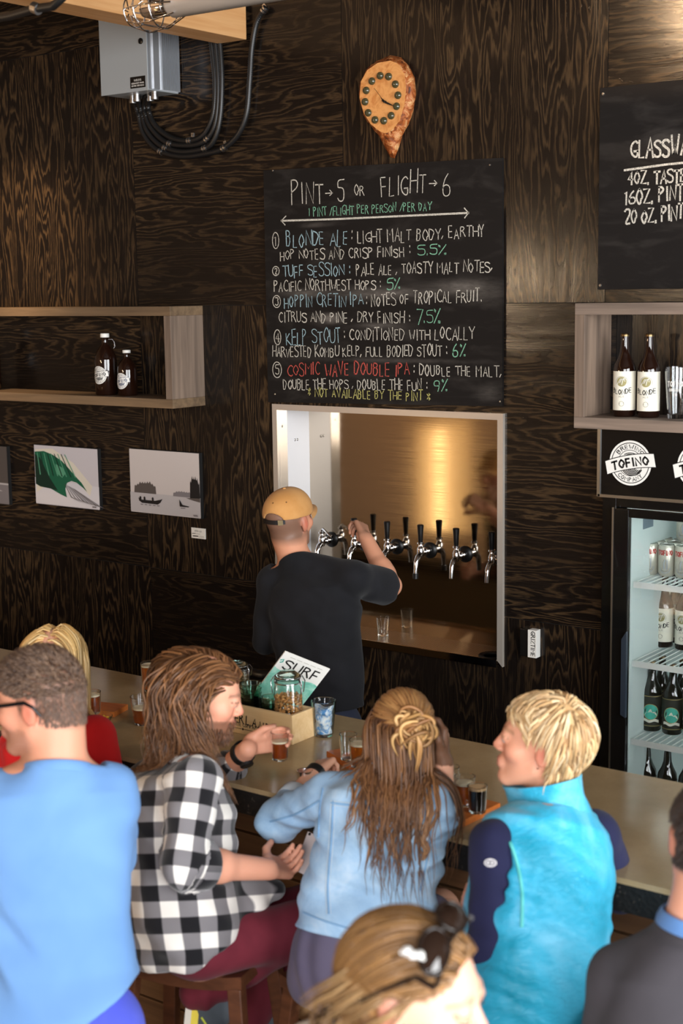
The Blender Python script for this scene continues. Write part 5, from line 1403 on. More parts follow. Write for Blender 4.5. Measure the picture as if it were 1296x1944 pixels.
class Head:
    """face and skull solids in a head frame: right, forward, up"""
    def __init__(s, c, heading, pitch=0., roll=0., size=1.0):
        a = math.radians(heading); F0 = V(math.cos(a), math.sin(a), 0); R0 = V(math.sin(a), -math.cos(a), 0); U0 = V(0, 0, 1)
        p = math.radians(pitch); F = F0*math.cos(p)+U0*math.sin(p); U = -F0*math.sin(p)+U0*math.cos(p)
        r = math.radians(roll); R = R0*math.cos(r)-U*math.sin(r); U = U*math.cos(r)+R0*math.sin(r)
        s.c, s.R, s.F, s.U, s.k = np.array(c, float), R, F, U, size; s.M = np.stack([R, F, U])
    def w(s, x, y, z): return s.c+s.k*(x*s.R+y*s.F+z*s.U)
    def loc(s, P): return ((P-s.c)@s.M.T)/s.k
    def el(s, c, r): return EL(s.w(*c), np.array(r)*s.k, s.M)
    def rc(s, a, b, ra, rb=None): return RC(s.w(*a), s.w(*b), ra*s.k, (rb or ra)*s.k)
    def build(s, B, neck, rn0=.056, rn1=.060, jaw=1.0, face=True):
        B.add(s.el((0, -.018, .030), (.075, .096, .088)), .02)
        B.add(s.el((0, .034, .030), (.064, .056, .062)), .02)
        B.add(s.el((0, .026, -.030), (.060*jaw, .064, .082)), .022)
        for q in (-1, 1):
            B.add(s.rc((q*.050*jaw, .002, -.052), (q*.018, .066, -.098), .022, .019), .02)
            B.add(s.el((q*.040, .056, -.020), (.026, .028, .024)), .02)
        B.add(s.el((0, .076, -.097), (.021*jaw, .017, .017)), .016)
        B.add(s.rc((-.030, .083, .023), (.030, .083, .023), .012), .014)
        for q in (-1, 1):
            B.cut(s.el((q*.031, .103, .005), (.019, .015, .011)), .010)
            B.add(s.el((q*.031, .084, .005), (.0145, .0120, .0100)), .004)
            if face: B.add(s.el((q*.031, .0865, .0118), (.0165, .0125, .0070)), .004)
        B.add(s.rc((0, .089, .014), (0, .1065, -.024), .0075, .0108), .011)
        for q in (-1, 1): B.add(s.el((q*.011, .0970, -.029), (.0085, .010, .0075)), .006)
        B.add(s.el((0, .088, -.062), (.028, .012, .016)), .012)
        B.add(s.el((0, .0945, -.0575), (.0215, .0068, .0052)), .004); B.add(s.el((0, .0930, -.0695), (.019, .0070, .0062)), .004)
        B.cut(s.el((0, .1045, -.0635), (.022, .010, .0014)), .003)
        for q in (-1, 1):
            B.add(s.el((q*.0775, -.012, -.004), (.0085, .019, .031)), .006); B.cut(s.el((q*.0880, -.007, -.002), (.006, .010, .018)), .005)
        B.add(RC(s.w(0, -.028, -.055), neck, rn0*s.k, rn1), .03)
    def colour(s, P, skin, lip=(186, 104, 96), beard=None, hair=None, brow=None, hairmask=None, flush=.16):
        q = s.loc(P); base = np.tile(LIN(skin), (len(P), 1))
        def blend(m, c): 
            m = np.clip(m, 0, 1)[:, None]; base[:] = base*(1-m)+LIN(c)*m
        g = lambda c, r: np.exp(-(((q-np.array(c))/np.array(r))**2).sum(1))
        red = (206, 110, 88)
        for x in (-1, 1): blend(g((x*.042, .07, -.022), (.03, .04, .025))*flush*1.6, red); blend(g((x*.08, -.012, -.004), (.016, .025, .035))*flush*3, red)
        blend(g((0, .115, -.028), (.018, .02, .018))*flush*2.2, red)
        if beard is not None:
            col, dens = beard
            m = ((q[:, 2] < -.046) & (q[:, 1] > -.005)).astype(float)*np.clip((-.034-q[:, 2])/.02, 0, 1)
            m *= np.clip((q[:, 1]+.005)/.02, 0, 1)*np.clip((q[:, 2]+.135)/.02, 0, 1)
            blend(m*dens, col)
        blend(g((0, .102, -.0575), (.022, .02, .0060))*1.15, lip); blend(g((0, .102, -.0695), (.019, .02, .0070))*1.15, lip)
        if brow is not None:
            for x in (-1, 1):
                zc = .0275+.004*np.clip(1-np.abs(np.abs(q[:, 0])-.034)/.02, 0, 1)
                m = np.exp(-((q[:, 2]-zc)/.0048)**2)*(np.abs(np.abs(q[:, 0])-.033) < .021)*(q[:, 1] > .05); blend(m*.45, brow)
                m = np.exp(-((q[:, 2]-.0115)/.0026)**2)*(np.abs(np.abs(q[:, 0])-.031) < .015)*(q[:, 1] > .07); blend(m*.7, brow)
        if hair is not None: blend(hairmask(q), hair)
        return base
    def eyes(s, parent, look=(0, 1, -.1)):
        for q in (-1, 1):
            c = s.w(q*.031, .0845, .0045); d = nz(look[0]*s.R+look[1]*s.F+look[2]*s.U); mb = MB(); r = .0118*s.k
            mb.lathe([(r*math.sin(a), r*math.cos(a)) for a in np.linspace(PI, .50, 9)], c, 16, 0, d)
            mb.lathe([(r*math.sin(a), r*math.cos(a)*1.01) for a in (.52, .40, .22)], c, 16, 1, d); mb.lathe([(r*math.sin(a)*1.01, r*math.cos(a)*1.02) for a in (.25, .12, 0)], c, 16, 2, d)
            mb.build('eye', [EYE_W, IRIS, PUPIL], parent, smooth=60)

def hand(B, wrist, d, n, t, curl=(25, 35, 25), spread=.0, thumb=(.55, .65, .35), s=1.0, thumb2=None):
    """palm plus five fingers: d wrist->knuckles, n palm normal, t thumb side"""
    d = nz(d); n = nz(np.array(n)-d*np.dot(n, d)); t = nz(np.array(t)-d*np.dot(t, d)-n*np.dot(t, n)); W = np.array(wrist, float)
    K = [W+s*(d*(.088-.004*abs(i-1))+t*(.0285-.0190*i)+n*(-.002*(abs(i-1.5)))) for i in range(4)]
    for i in range(4): B.add(RC(W+s*(d*.012+t*(.015-.010*i)), K[i], .0155*s, .0115*s), .010)
    B.add(RC(W+s*(d*.02+t*.022+n*.008), W+s*(d*.06+t*.020+n*.008), .016*s, .012*s), .010)
    tips = []
    for i, L in enumerate((.074, .082, .076, .060)):
        p = K[i]; a = 0.; r = (.0088, .0090, .0085, .0076)[i]*s
        for j, (fr, c) in enumerate(zip((.46, .30, .24), curl)):
            cc = c if not hasattr(c, '__len__') else c[i]
            a += math.radians(cc); sp = spread*(1.5-i)
            q = p+s*L*fr*nz(d*math.cos(a)+n*math.sin(a)+t*sp)
            B.add(RC(p, q, r, r*.92), .004); p = q; r *= .92
        tips.append(p)
    b = W+s*(d*.026+t*.026+n*.006); m = b+s*.042*nz(t*thumb[0]+d*thumb[1]+n*thumb[2]); th2 = thumb2 or (thumb[0]*.4, thumb[1]*1.1, thumb[2]*1.3)
    e = m+s*.032*nz(t*th2[0]+d*th2[1]+n*th2[2])
    B.add(RC(b, m, .0135*s, .0105*s), .008); B.add(RC(m, e, .0102*s, .0085*s), .005)
    return K, tips, e

# ------------------------------------------------------------------ hair strands grown over a solid
def grow(solid, roots, dirfn, n, step, off, stiff=.55, seed=1, jit=.10, cling=0.):
    r = np.random.RandomState(seed); P = np.array(roots, float); T = None; out = [P.copy()]
    step = np.broadcast_to(np.asarray(step, float), (len(P),))
    off = np.broadcast_to(np.asarray(off, float), (len(P),))
    for i in range(n):
        D = dirfn(P, i/float(n)); D = D/(np.linalg.norm(D, axis=1)[:, None]+1e-9)
        if jit: D = D+jit*r.randn(*D.shape)
        T = D if T is None else T*stiff+D*(1-stiff)
        T = T/(np.linalg.norm(T, axis=1)[:, None]+1e-9)
        P = P+T*step[:, None]
        d = solid(P); m = d < off
        if m.any():
            g = solid.grad(P[m]); P[m] = P[m]+g*(off[m]-d[m])[:, None]
        if cling:
            m = d > off; g = solid.grad(P[m]); P[m] = P[m]-g*((d[m]-off[m])*cling)[:, None]
        out.append(P.copy())
    return np.stack(out, 1)                      # strands x points x 3
def strand_mesh(name, S, r0, mat_, parent, cols, seed=1, sides=4, taper=1.3, flat=.7, rootr=.8, label=None):
    """S strands x points x 3 -> one mesh of tapered locks"""
    r = np.random.RandomState(seed); n, m, _ = S.shape
    T = np.gradient(S, axis=1); T /= np.linalg.norm(T, axis=2)[:, :, None]+1e-9
    ref = nz(r.randn(3)); A = np.cross(T, ref); A /= np.linalg.norm(A, axis=2)[:, :, None]+1e-9; Bv = np.cross(T, A)
    u = np.linspace(0, 1, m); prof = np.minimum(1, rootr+u*4*(1-rootr))*(1-u**taper*.93)
    R = (np.asarray(r0)*np.ones(n))[:, None]*prof[None, :]
    ang = np.arange(sides)*2*PI/sides
    ring = S[:, :, None, :]+R[:, :, None, None]*(np.cos(ang)[None, None, :, None]*A[:, :, None, :]+flat*np.sin(ang)[None, None, :, None]*Bv[:, :, None, :])
    verts = ring.reshape(-1, 3)
    base = (np.arange(n)[:, None, None]*m+np.arange(m-1)[None, :, None])*sides
    k = np.arange(sides)[None, None, :]; k2 = (k+1) % sides
    f = np.stack([base+k, base+k2, base+sides+k2, base+sides+k], -1).reshape(-1, 4)
    c = np.array([LIN(q) for q in cols]); w = r.dirichlet([.55]*len(c), n); cc = (w@c)*r.uniform(.8, 1.18, n)[:, None]
    col = np.repeat(np.repeat(cc[:, None, :], m, 1)[:, :, None, :], sides, 2).reshape(-1, 3)
    return np_mesh(name, verts, f, mat_, parent, col, label=label)
HAIR = tint_material('hair', .42, spec=.5)
def scalp_roots(head, solid, n, mask, seed=1):
    """points on the skull where mask(local) is true"""
    r = np.random.RandomState(seed); out = []
    while len(out) < n:
        v = r.randn(4000, 3); v /= np.linalg.norm(v, axis=1)[:, None]; q = V(0, -.012, .028)+v*np.array((.076, .097, .090))
        q = q[mask(q)]
        out.extend(q.tolist())
    q = np.array(out[:n]); P = head.c+head.k*(q@head.M)
    d = solid(P); P = P-solid.grad(P)*d[:, None]
    return P, q
def spline(P, n=20):
    P = [np.array(p, float) for p in P]; Q = []
    for k in range(len(P)-1):
        p0, p1, p2, p3 = P[max(k-1, 0)], P[k], P[k+1], P[min(k+2, len(P)-1)]
        for u in np.linspace(0, 1, n, endpoint=False): Q.append(.5*((2*p1)+(-p0+p2)*u+(2*p0-5*p1+4*p2-p3)*u*u+(-p0+3*p1-3*p2+p3)*u**3))
    Q.append(P[-1]); return Q
def trace_line(solid, pts, r, name, m, parent, n=10, off=0.0, sides=6, flat=1.0):
    """a cord laid on a solid along picture points"""
    Q = [(a, b) for a, b in [tuple(q) for q in spline([V(x, y, 0)[:2] for x, y in pts], n)]]
    W = solid.hits(Q, off=off); W = W[~np.isnan(W[:, 0])]
    if len(W) < 3: return None
    mb = MB(); mb.tube(W, r, sides, flat=flat); return mb.build(name, m, parent, smooth=70)
def person(label, loc):
    return thing('person', label, 'person', loc)
def side(h):
    a = math.radians(h); return V(math.sin(a), -math.cos(a), 0), V(math.cos(a), math.sin(a), 0)     # right, front
def legs(B, hipc, R, rad, feet, knees=None, k=.03):
    for q, (kn, ft) in zip((-1, 1), zip(knees, feet)):
        hp = hipc+R*q*.085; B.add(RC(hp, kn, rad[0], rad[1]), k); B.add(RC(kn, ft, rad[1], rad[2]), k)
# ================================================================== PEOPLE
dep0 = dep
def reach(x, y, A, L, far=True):                 # point seen at (x, y) at distance L from the joint A
    d = nz(ray(x, y)); q = np.array(A)-CAM; b = q@d; c = q@q-L*L; D = b*b-c
    t = b if D < 0 else (b+math.sqrt(D) if far else b-math.sqrt(D))
    p = CAM+d*t
    return p
SHADE_BLACK = mat('black_gloss_plastic', (16, 15, 15), .18)
WATCH = mat('black_watch_band', (24, 22, 22), .45)

def bartender():
    N0 = on(562, 1072, -.62); t = person('person in tan cap and black tee shirt pulling a tap at the steel station', (N0[0], -.62, 0))
    R, F = side(100); Hd = Head(on(549, 988, -.60), 96, 7, 0, 1.04)
    B = Solid(); B.wr = None
    Hd.build(B, on(562, 1066, -.63), .060, .066)
    st = [(on(604, 1330, -.66), .165, .11), (on(602, 1240, -.66), .150, .10), (on(598, 1160, -.65), .170, .11), (on(592, 1110, -.64), .155, .095), (on(584, 1082, -.63), .08, .06)]
    B.add(LOFT(st, R), .03)
    SL, SR = on(520, 1104, -.66), on(670, 1096, -.60)
    nb = on(565, 1066, -.63)
    for S in (SL, SR): B.add(RC(nb+V(0, 0, -.012), S, .048, .048), .03)
    ER = reach(741, 1112, SR, .27); WR = reach(694, 1022, ER, .255)
    B.add(RC(SR, ER, .052, .043), .025); B.add(RC(ER, WR, .044, .029), .015); B.add(RC(ER+(WR-ER)*.25, ER+(WR-ER)*.35, .046, .044), .02)
    d = nz(on(676, 985, WR[1]+.05)-WR)
    hand(B, WR, d*1.0+V(-.15, .2, .15), V(-.95, .05, -.35), V(-.2, .6, .6), curl=((70, 62, 55, 50), 60, 40), thumb=(.3, .6, .7), s=1.0)
    EL_ = on(506, 1215, -.70); WL = EL_+F*.24+V(.04, 0, .03); B.add(RC(SL, EL_, .050, .042), .02); B.add(RC(EL_, WL, .042, .03), .015); hand(B, WL, F, V(1, 0, 0), V(0, 0, 1), (40, 50, 30))
    hip = st[0][0]+V(0, 0, -.12); B.add(EL(hip, (.165, .12, .14)), .04)
    kn = [hip+R*q*.10+V(0, .02, -.42) for q in (-1, 1)]; ft = [V(hip[0]+R[0]*q*.11, hip[1]+R[1]*q*.11-.02, .09) for q in (-1, 1)]
    legs(B, hip, R, (.085, .06, .045), ft, kn)
    for f in ft: B.add(RC(f+V(0, -.02, -.04), f+F*.16+V(0, 0, -.05), .045, .038), .02)
    v, f = B.mesh(.0055)
    stub = lambda q: .82*((q[:, 2] > -.075+.0*q[:, 1]) & (q[:, 1] < .02-.35*np.clip(q[:, 2]+.02, 0, 1)) & (np.abs(q[:, 0]) < .0845))*np.clip((q[:, 2]+.078)/.03, 0, 1)*np.clip((.03-q[:, 1])/.02, 0, 1)*(1-np.exp(-((q[:, 2]+.004)/.036)**2-((q[:, 1]+.010)/.024)**2)*(np.abs(q[:, 0]) > .07))
    np_mesh('body', v, f, SKIN, t, Hd.colour(v, (206, 146, 116), beard=((112, 84, 68), .55), hair=(92, 72, 60), hairmask=stub, flush=.3))
    # tee shirt
    S = Solid(); g = .012
    st2 = [(on(606, 1345, -.66), .188, .130), (on(603, 1240, -.66), .176, .122), (on(598, 1160, -.65), .190, .126), (on(592, 1112, -.64), .172, .11), (on(582, 1084, -.63), .09, .07)]
    S.add(LOFT(st2, R), .03)
    for q in (SL, SR): S.add(RC(nb+V(0, 0, -.008), q, .056, .062), .03)
    S.add(RC(SR, SR+(ER-SR)*.80, .064, .066), .03); S.add(RC(SR+(ER-SR)*.45+V(0, 0, -.03), SR+(ER-SR)*.80+V(0, 0, -.035), .05, .05), .03)
    S.add(RC(SL, EL_, .064, .060), .03)
    S.keep(HALF(SR+(ER-SR)*.86, ER-SR), .006) if False else None
    nl = neckline(S, nb, Hd.w(0, -.028, -.055), F, .063, -.004, .35)
    S.wr = wrinkles(3, .0034, [((1, 0, .7), .11, 1), ((-.7, 0, 1), .16, .9), ((.2, 0, 1), .07, .5)])
    v, f = S.mesh(.0065); TJ = cloth('black_jersey', (17, 17, 20), (25, 25, 29), .88, 5); ts = np_mesh('tee_shirt', v, f, TJ, t)
    neck_band(*nl, .063, F, ((-.014, .016), (-.004, .015), (.004, .0125), (.005, .009), (-.01, .008)), 'neck_rib', TJ, ts)
    J = Solid(); J.add(EL(hip+V(0, 0, .03), (.178, .135, .15)), .03)
    for q, (k, ft_) in enumerate(zip(kn, ft)): J.add(RC(hip+R*(q*2-1)*.085, k, .10, .075), .03); J.add(RC(k, ft_, .075, .062), .03)
    J.wr = wrinkles(5, .003, [((0, 0, 1), .09, 1)]); v, f = J.mesh(.011); np_mesh('trousers', v, f, cloth('navy_denim', (30, 34, 48), (38, 42, 58)), t)
    # cap
    CAPM = cloth('tan_canvas', (186, 132, 74), (198, 146, 88), .9, 8, 500, .3)
    K = Solid(); K.add(Hd.el((0, -.016, .040), (.084, .107, .090)), .01); K.add(Hd.el((0, .02, .035), (.080, .088, .088)), .02); K.keep(HALF(Hd.w(0, -.02, .024), -Hd.U*1.0-Hd.F*.06), .004)
    K.cut(Hd.el((0, -.112, .022), (.044, .060, .036)), .004)
    K.cut(Hd.el((0, -.014, .025), (.0785, .1005, .088)), .002)
    v, f = K.mesh(.0042); cp = np_mesh('cap', v, f, CAPM, t, relax=1)
    mb = MB(); rows = []
    for a in np.linspace(-1.15, 1.15, 21):
        ri = (math.sin(a)*.083, -.004+math.cos(a)*.098); ro = (math.sin(a)*.086, -.004+math.cos(a)*.100+.072*math.cos(a*1.28)**1.0)
        row = [(ri[0]+(ro[0]-ri[0])*u, ri[1]+(ro[1]-ri[1])*u, .028-.020*(math.sin(a)/.92)**2*u*1.0+.004-.010*u) for u in np.linspace(0, 1, 7)]
        rows.append([Hd.w(*q) for q in row])
    mb.grid(rows); mb.grid([[p-Hd.U*.004 for p in r][::-1] for r in rows]); mb.grid([[r[-1] for r in rows], [r[-1]-Hd.U*.004 for r in rows]]); mb.build('brim', CAPM, cp, smooth=60)
    mb = MB(); an = np.linspace(-.62, .62, 16); ring = lambda a, z, o: Hd.w(math.sin(a)*(.080+o), -.016-math.cos(a)*(.103+o), z)
    mb.grid([[ring(a, .016, .004) for a in an], [ring(a, .032, .004) for a in an]]); mb.grid([[ring(a, .032, .001) for a in an], [ring(a, .016, .001) for a in an]]); mb.build('strap', mat('black_leather_strap', (24, 20, 20), .5), cp)
    mb = MB(); a = .42; c = ring(a, .024, .0055); tn = nz(ring(a+.1, .024, .005)-ring(a-.1, .024, .005)); mb.obox(c, tn*.010, Hd.U*.010, np.cross(tn, Hd.U)*.002); mb.build('buckle', mat('brass_buckle', (190, 170, 130), .3, 1.0), cp)
    mb = MB(); mb.lathe([(.007, 0), (.006, .004), (0, .005)], Hd.w(0, -.016, .1295), 10, axis=Hd.U); mb.build('top_button', CAPM, cp, smooth=60)
    for a, z in ((-.9, .085), (.0, .088), (.75, .085)):
        p = Hd.w(math.sin(a)*.066, -.016-math.cos(a)*.085, .040+.055); d = K.hit  # eyelets
        mb = MB(); mb.lathe([(.0035, 0), (.003, .001), (0, .001)], p, 8, axis=nz(p-Hd.w(0, -.016, .03))); mb.build('eyelet', mat('cap_eyelet', (112, 76, 40), .6), cp)
    return t
bartender()

def blonde_in_red():
    D = 4.56; t = person('blonde person in a red top at the far left of the bar', (dep(105, 1400, D)[0], dep(105, 1400, D)[1], 0))
    R, F = side(118); Hd = Head(dep(108, 1262, D), 120, -4, 0, 1.0)
    B = Solid(); nb = dep(108, 1362, D); Hd.build(B, nb, .05, .055)
    st = [(dep(100, 1640, D+.02), .165, .12), (dep(104, 1520, D), .150, .105), (dep(106, 1420, D-.02), .160, .105), (dep(108, 1378, D-.02), .09, .07)]
    B.add(LOFT(st, R), .03); SL, SR = dep(36, 1410, D+.05), dep(180, 1395, D-.04)
    for S in (SL, SR): B.add(RC(nb+V(0, 0, -.02), S, .045, .045), .03)
    EL_, ER = SL+V(-.05, .03, -.26)-F*.0, SR+V(.05, .05, -.26)
    for S, E in ((SL, EL_), (SR, ER)):
        W = E+F*.22+V(0, 0, .02); B.add(RC(S, E, .045, .038), .02); B.add(RC(E, W, .038, .027), .02); hand(B, W, F, V(0, 0, -1), V(0, 0, 1)*0+(-R if S is SR else R), (15, 20, 15))
    hip = st[0][0]; kn = [hip+R*q*.10+F*.38 for q in (-1, 1)]; ft = [k+V(0, 0, -.42) for k in kn]; legs(B, hip, R, (.08, .058, .042), ft, kn)
    v, f = B.mesh(.0075); np_mesh('body', v, f, SKIN, t, Hd.colour(v, (222, 168, 140)))
    S = Solid(); S.add(LOFT([(st[0][0], .18, .135), (st[1][0], .168, .12), (st[2][0], .178, .12), (st[3][0], .10, .08)], R), .03)
    for Sh, E in ((SL, EL_), (SR, ER)): S.add(RC(nb+V(0, 0, -.03), Sh, .05, .054), .03); S.add(RC(Sh, E, .056, .050), .03); S.add(RC(E, E+F*.18, .05, .042), .02)
    neckline(S, nb, Hd.w(0, -.028, -.055), F, .054, .0, .4); S.wr = wrinkles(12, .003, [((1, 0, .5), .10, 1), ((-.5, .3, 1), .14, .8)])
    v, f = S.mesh(.009); np_mesh('red_top', v, f, cloth('red_knit', (198, 24, 26), (212, 34, 34), .85, 5), t)
    J = Solid(); J.add(EL(hip, (.17, .17, .12)), .03)
    for k, ft_, q in zip(kn, ft, (-1, 1)): J.add(RC(hip+R*q*.085, k, .09, .07), .03); J.add(RC(k, ft_, .07, .055), .03)
    v, f = J.mesh(.014); np_mesh('trousers', v, f, cloth('charcoal_trousers', (52, 52, 58)), t)
    P, q = scalp_roots(Hd, B, 620, lambda q: ((q[:, 2] > .045) & (q[:, 1] < .075)) | ((q[:, 1] < .02) & (q[:, 2] > -.02)), 2)
    def dr(P_, u):
        l = Hd.loc(P_); out = np.zeros_like(P_)
        sidew = np.sign(l[:, 0]+1e-6)*np.clip(1-np.abs(l[:, 0])/.09, 0, 1)
        w = np.clip((l[:, 2]-.03)/.06, 0, 1)
        loc = np.stack([sidew*w*1.1, -.35*w, -1+.5*w], 1); return loc@Hd.M
    X = Solid(); X.ops = B.ops+[('+', p, k) for op, p, k in S.ops if op == '+']
    G = grow(X, P, dr, 20, .0145+.0020*np.random.RandomState(1).rand(len(P)), .008+.010*np.random.RandomState(3).rand(len(P)), .6, 3, .05)
    strand_mesh('hair', G, .0062, HAIR, t, [(226, 186, 120), (240, 210, 156), (196, 150, 88), (216, 172, 104)], 2)
blonde_in_red()

def blue_tee():
    D = 3.42; t = person('short-haired person in a light blue tee shirt and sunglasses, back turned, at left', (dep(95, 1600, D)[0], dep(95, 1600, D)[1], 0))
    R, F = side(142); Hd = Head(dep(74, 1334, D), 202, -6, 0, 1.02)
    B = Solid(); nb = dep(110, 1455, D-.01); Hd.build(B, nb, .060, .064)
    B.add(RC(Hd.w(0, -.055, -.03), nb, .050, .058), .03)
    st = [(dep(105, 1985, D-.12), .165, .12), (dep(100, 1850, D-.07), .165, .115), (dep(97, 1740, D-.04), .155, .11), (dep(94, 1600, D), .178, .12), (dep(96, 1510, D+.01), .165, .105), (dep(101, 1465, D), .09, .07)]
    B.add(LOFT(st, R), .03); SL, SR = dep(-32, 1520, D-.02), dep(205, 1512, D+.05)
    for S in (SL, SR): B.add(RC(nb+V(0, 0, -.02), S, .058, .056), .03)
    ER = SR+V(.0, 0, -.25)+F*.13; EL_ = SL+V(0, 0, -.27)+F*.06
    for S, E, s in ((SL, EL_, 1), (SR, ER, -1)):
        W = E+F*.20+V(0, 0, .06)+R*s*.06; B.add(RC(S, E, .055, .045), .02); B.add(RC(E, W, .045, .03), .02); hand(B, W, F, R*s, V(0, 0, 1), (25, 35, 20))
    hip = st[0][0]+V(0, 0, .02); kn = [hip+R*q*.10+V(0, 0, -.40)+F*.02 for q in (-1, 1)]; ft = [V(k[0], k[1], .08) for k in kn]; legs(B, hip, R, (.09, .062, .045), ft, kn)
    for f in ft: B.add(RC(f+V(0, 0, -.03), f+F*.17+V(0, 0, -.045), .045, .035), .02)
    v, f = B.mesh(.0065)
    def hm(q):
        edge = np.where(q[:, 1] > .02, .030+.55*np.clip(q[:, 1]-.02, 0, 1), -.020-.55*np.clip(-.02-q[:, 1], 0, .13))
        m = np.clip((q[:, 2]-edge)/.022, 0, 1)*(q[:, 1] < .078)
        m = m*(1-np.exp(-((q[:, 2]+.004)/.038)**2-((q[:, 1]+.010)/.024)**2)*(np.abs(q[:, 0]) > .070)); return .86*m
    np_mesh('body', v, f, SKIN, t, Hd.colour(v, (208, 146, 118), beard=((120, 90, 74), .45), hair=(98, 74, 60), hairmask=hm, brow=(80, 60, 48), flush=.25))
    Hd.eyes(t)
    S = Solid(); S.add(LOFT([(dep(112, 1990, D-.12), .208, .150), (dep(108, 1925, D-.10), .205, .150), (dep(103, 1850, D-.07), .192, .140), (dep(98, 1740, D-.04), .180, .130), (dep(94, 1600, D), .196, .136), (dep(96, 1512, D+.01), .180, .118), (dep(101, 1470, D), .10, .078)], R), .03)
    for Sh, E in ((SL, EL_), (SR, ER)): S.add(RC(nb+V(0, 0, -.032), Sh, .058, .066), .035); S.add(RC(Sh, Sh+(E-Sh)*.75, .070, .074), .035)
    nl = neckline(S, nb, Hd.w(0, -.05, -.04), F, .066, -.002, .35)
    S.keep(HALF(dep(200, 1903, D-.08), _r*.616-_u*.788), .006)
    W1 = wrinkles(21, .0056, [((.6, .3, 1), .13, .9), ((-1, .2, .35), .16, 1.0), ((.2, 0, 1), .085, .45)]); W2 = wrinkles(23, .0075, [((.75, -.3, .8), .085, 1.0)]); fc = dep(30, 1770, D-.2)
    S.wr = lambda P: W1(P)+W2(P)*np.exp(-(((P-fc)/np.array([.16, .16, .22]))**2).sum(1))
    BL = cloth('light_blue_jersey', (98, 138, 188), (107, 147, 196), .85, 4, 600, .2)
    v, f = S.mesh(.0075); ts = np_mesh('tee_shirt', v, f, BL, t)
    neck_band(*nl, .066, F, ((-.020, .018), (-.012, .0195), (.002, .016), (.006, .012), (.003, .009), (-.012, .008)), 'neck_rib', BL, ts)
    J = Solid(); J.add(EL(hip+V(0, 0, -.04), (.175, .135, .13)), .03)
    for k, q in zip(kn, (-1, 1)): J.add(RC(hip+R*q*.09, k, .115, .10), .04)
    J.wr = wrinkles(8, .004, [((1, .2, .2), .09, 1)]); v, f = J.mesh(.011); np_mesh('shorts', v, f, cloth('violet_blue_fabric', (72, 82, 186), (82, 92, 198)), t)
    # cropped hair
    P, q = scalp_roots(Hd, B, 2600, lambda q: (q[:, 2] > .030) & (q[:, 1] < .074+.0*q[:, 2]) & (q[:, 2] > .030+.45*np.clip(q[:, 1]-.02, 0, 1)), 5)
    L = .012+.016*np.clip((q[:, 2]-.05)/.05, 0, 1)
    g0 = B.grad(P)
    def dr(P_, u): return g0*(.75-.5*u)+(np.array([0, .75, .05])@Hd.M)[None, :]*(.5+u*.4)+.0
    G = grow(B, P, dr, 5, L/5, .0008, .4, 6, .25)
    strand_mesh('hair', G, .0032, HAIR, t, [(74, 54, 42), (98, 74, 56), (58, 42, 34), (120, 94, 74)], 6, taper=2.2)
    P, q = scalp_roots(Hd, B, 1500, lambda q: (q[:, 2] < .05) & (q[:, 2] > -.03-.4*np.clip(-.02-q[:, 1], 0, .12)) & (q[:, 1] < -.028), 7)
    g1 = B.grad(P)
    G = grow(B, P, lambda P_, u: g1*.35-Hd.U[None, :], 3, .0035, .0006, .3, 8, .2); strand_mesh('hair_fade', G, .0022, HAIR, t, [(96, 74, 60), (112, 88, 72), (84, 62, 52)], 9)
    # sunglasses: temples, frame, lenses
    gl = MB()
    for s_ in (-1, 1): gl.tube([Hd.w(s_*.074, .100, .014), Hd.w(s_*.081, .04, .018), Hd.w(s_*.084, -.008, .022), Hd.w(s_*.083, -.028, .010), Hd.w(s_*.080, -.042, -.012)], [.0045, .0045, .0045, .004, .003], 8, flat=.7)
    gl.tube([Hd.w(-.074, .100, .014), Hd.w(-.03, .119, .020), Hd.w(0, .120, .016), Hd.w(.03, .119, .020), Hd.w(.074, .100, .014)], .0035, 8)
    go = gl.build('sunglasses', SHADE_BLACK, t, smooth=60); mb = MB()
    for s_ in (-1, 1):
        c = [(s_*(.040+.027*math.cos(a)), .118-.18*(.027*max(0, math.cos(a)))-.012*abs(math.cos(a)), -.002+.019*math.sin(a)) for a in np.linspace(0, 2*PI, 24, endpoint=False)]
        mb.prism([Hd.w(*q) for q in c], Hd.F*.002)
    adopt(mb.build('lens', mat('dark_lens', (14, 14, 16), .08)), go)
blue_tee()

def plaid_material():
    m = mat('buffalo_check_flannel', (200, 196, 190), .88, spec=.2, sheen=.25); n = N(m); uv = n.coord('UV'); sp = n.new('ShaderNodeSeparateXYZ'); n.link(uv, sp.inputs[0])
    def band(o):
        fr = n.math('FRACT', n.math('DIVIDE', o, .082)); return n.math('MULTIPLY', n.math('SUBTRACT', n.math('MINIMUM', n.math('MULTIPLY', n.math('SUBTRACT', .5, n.math('ABSOLUTE', n.math('SUBTRACT', fr, .5))), 1.0), 1.0), .25), 26.0)
    a = n.new('ShaderNodeClamp'); n.link(n.math('ADD', band(sp.outputs[0]), .5), a.inputs[0]); b = n.new('ShaderNodeClamp'); n.link(n.math('ADD', band(sp.outputs[1]), .5), b.inputs[0])
    s = n.math('MULTIPLY', n.math('ADD', a.outputs[0], b.outputs[0]), .5)
    n.base(n.ramp(s, [(0.0, (226, 220, 212)), (.5, (118, 114, 116)), (1.0, (20, 19, 22))])); n.bump(n.noise(n.coord('Object'), 650, 2, .6), .25, .0015)
    return m
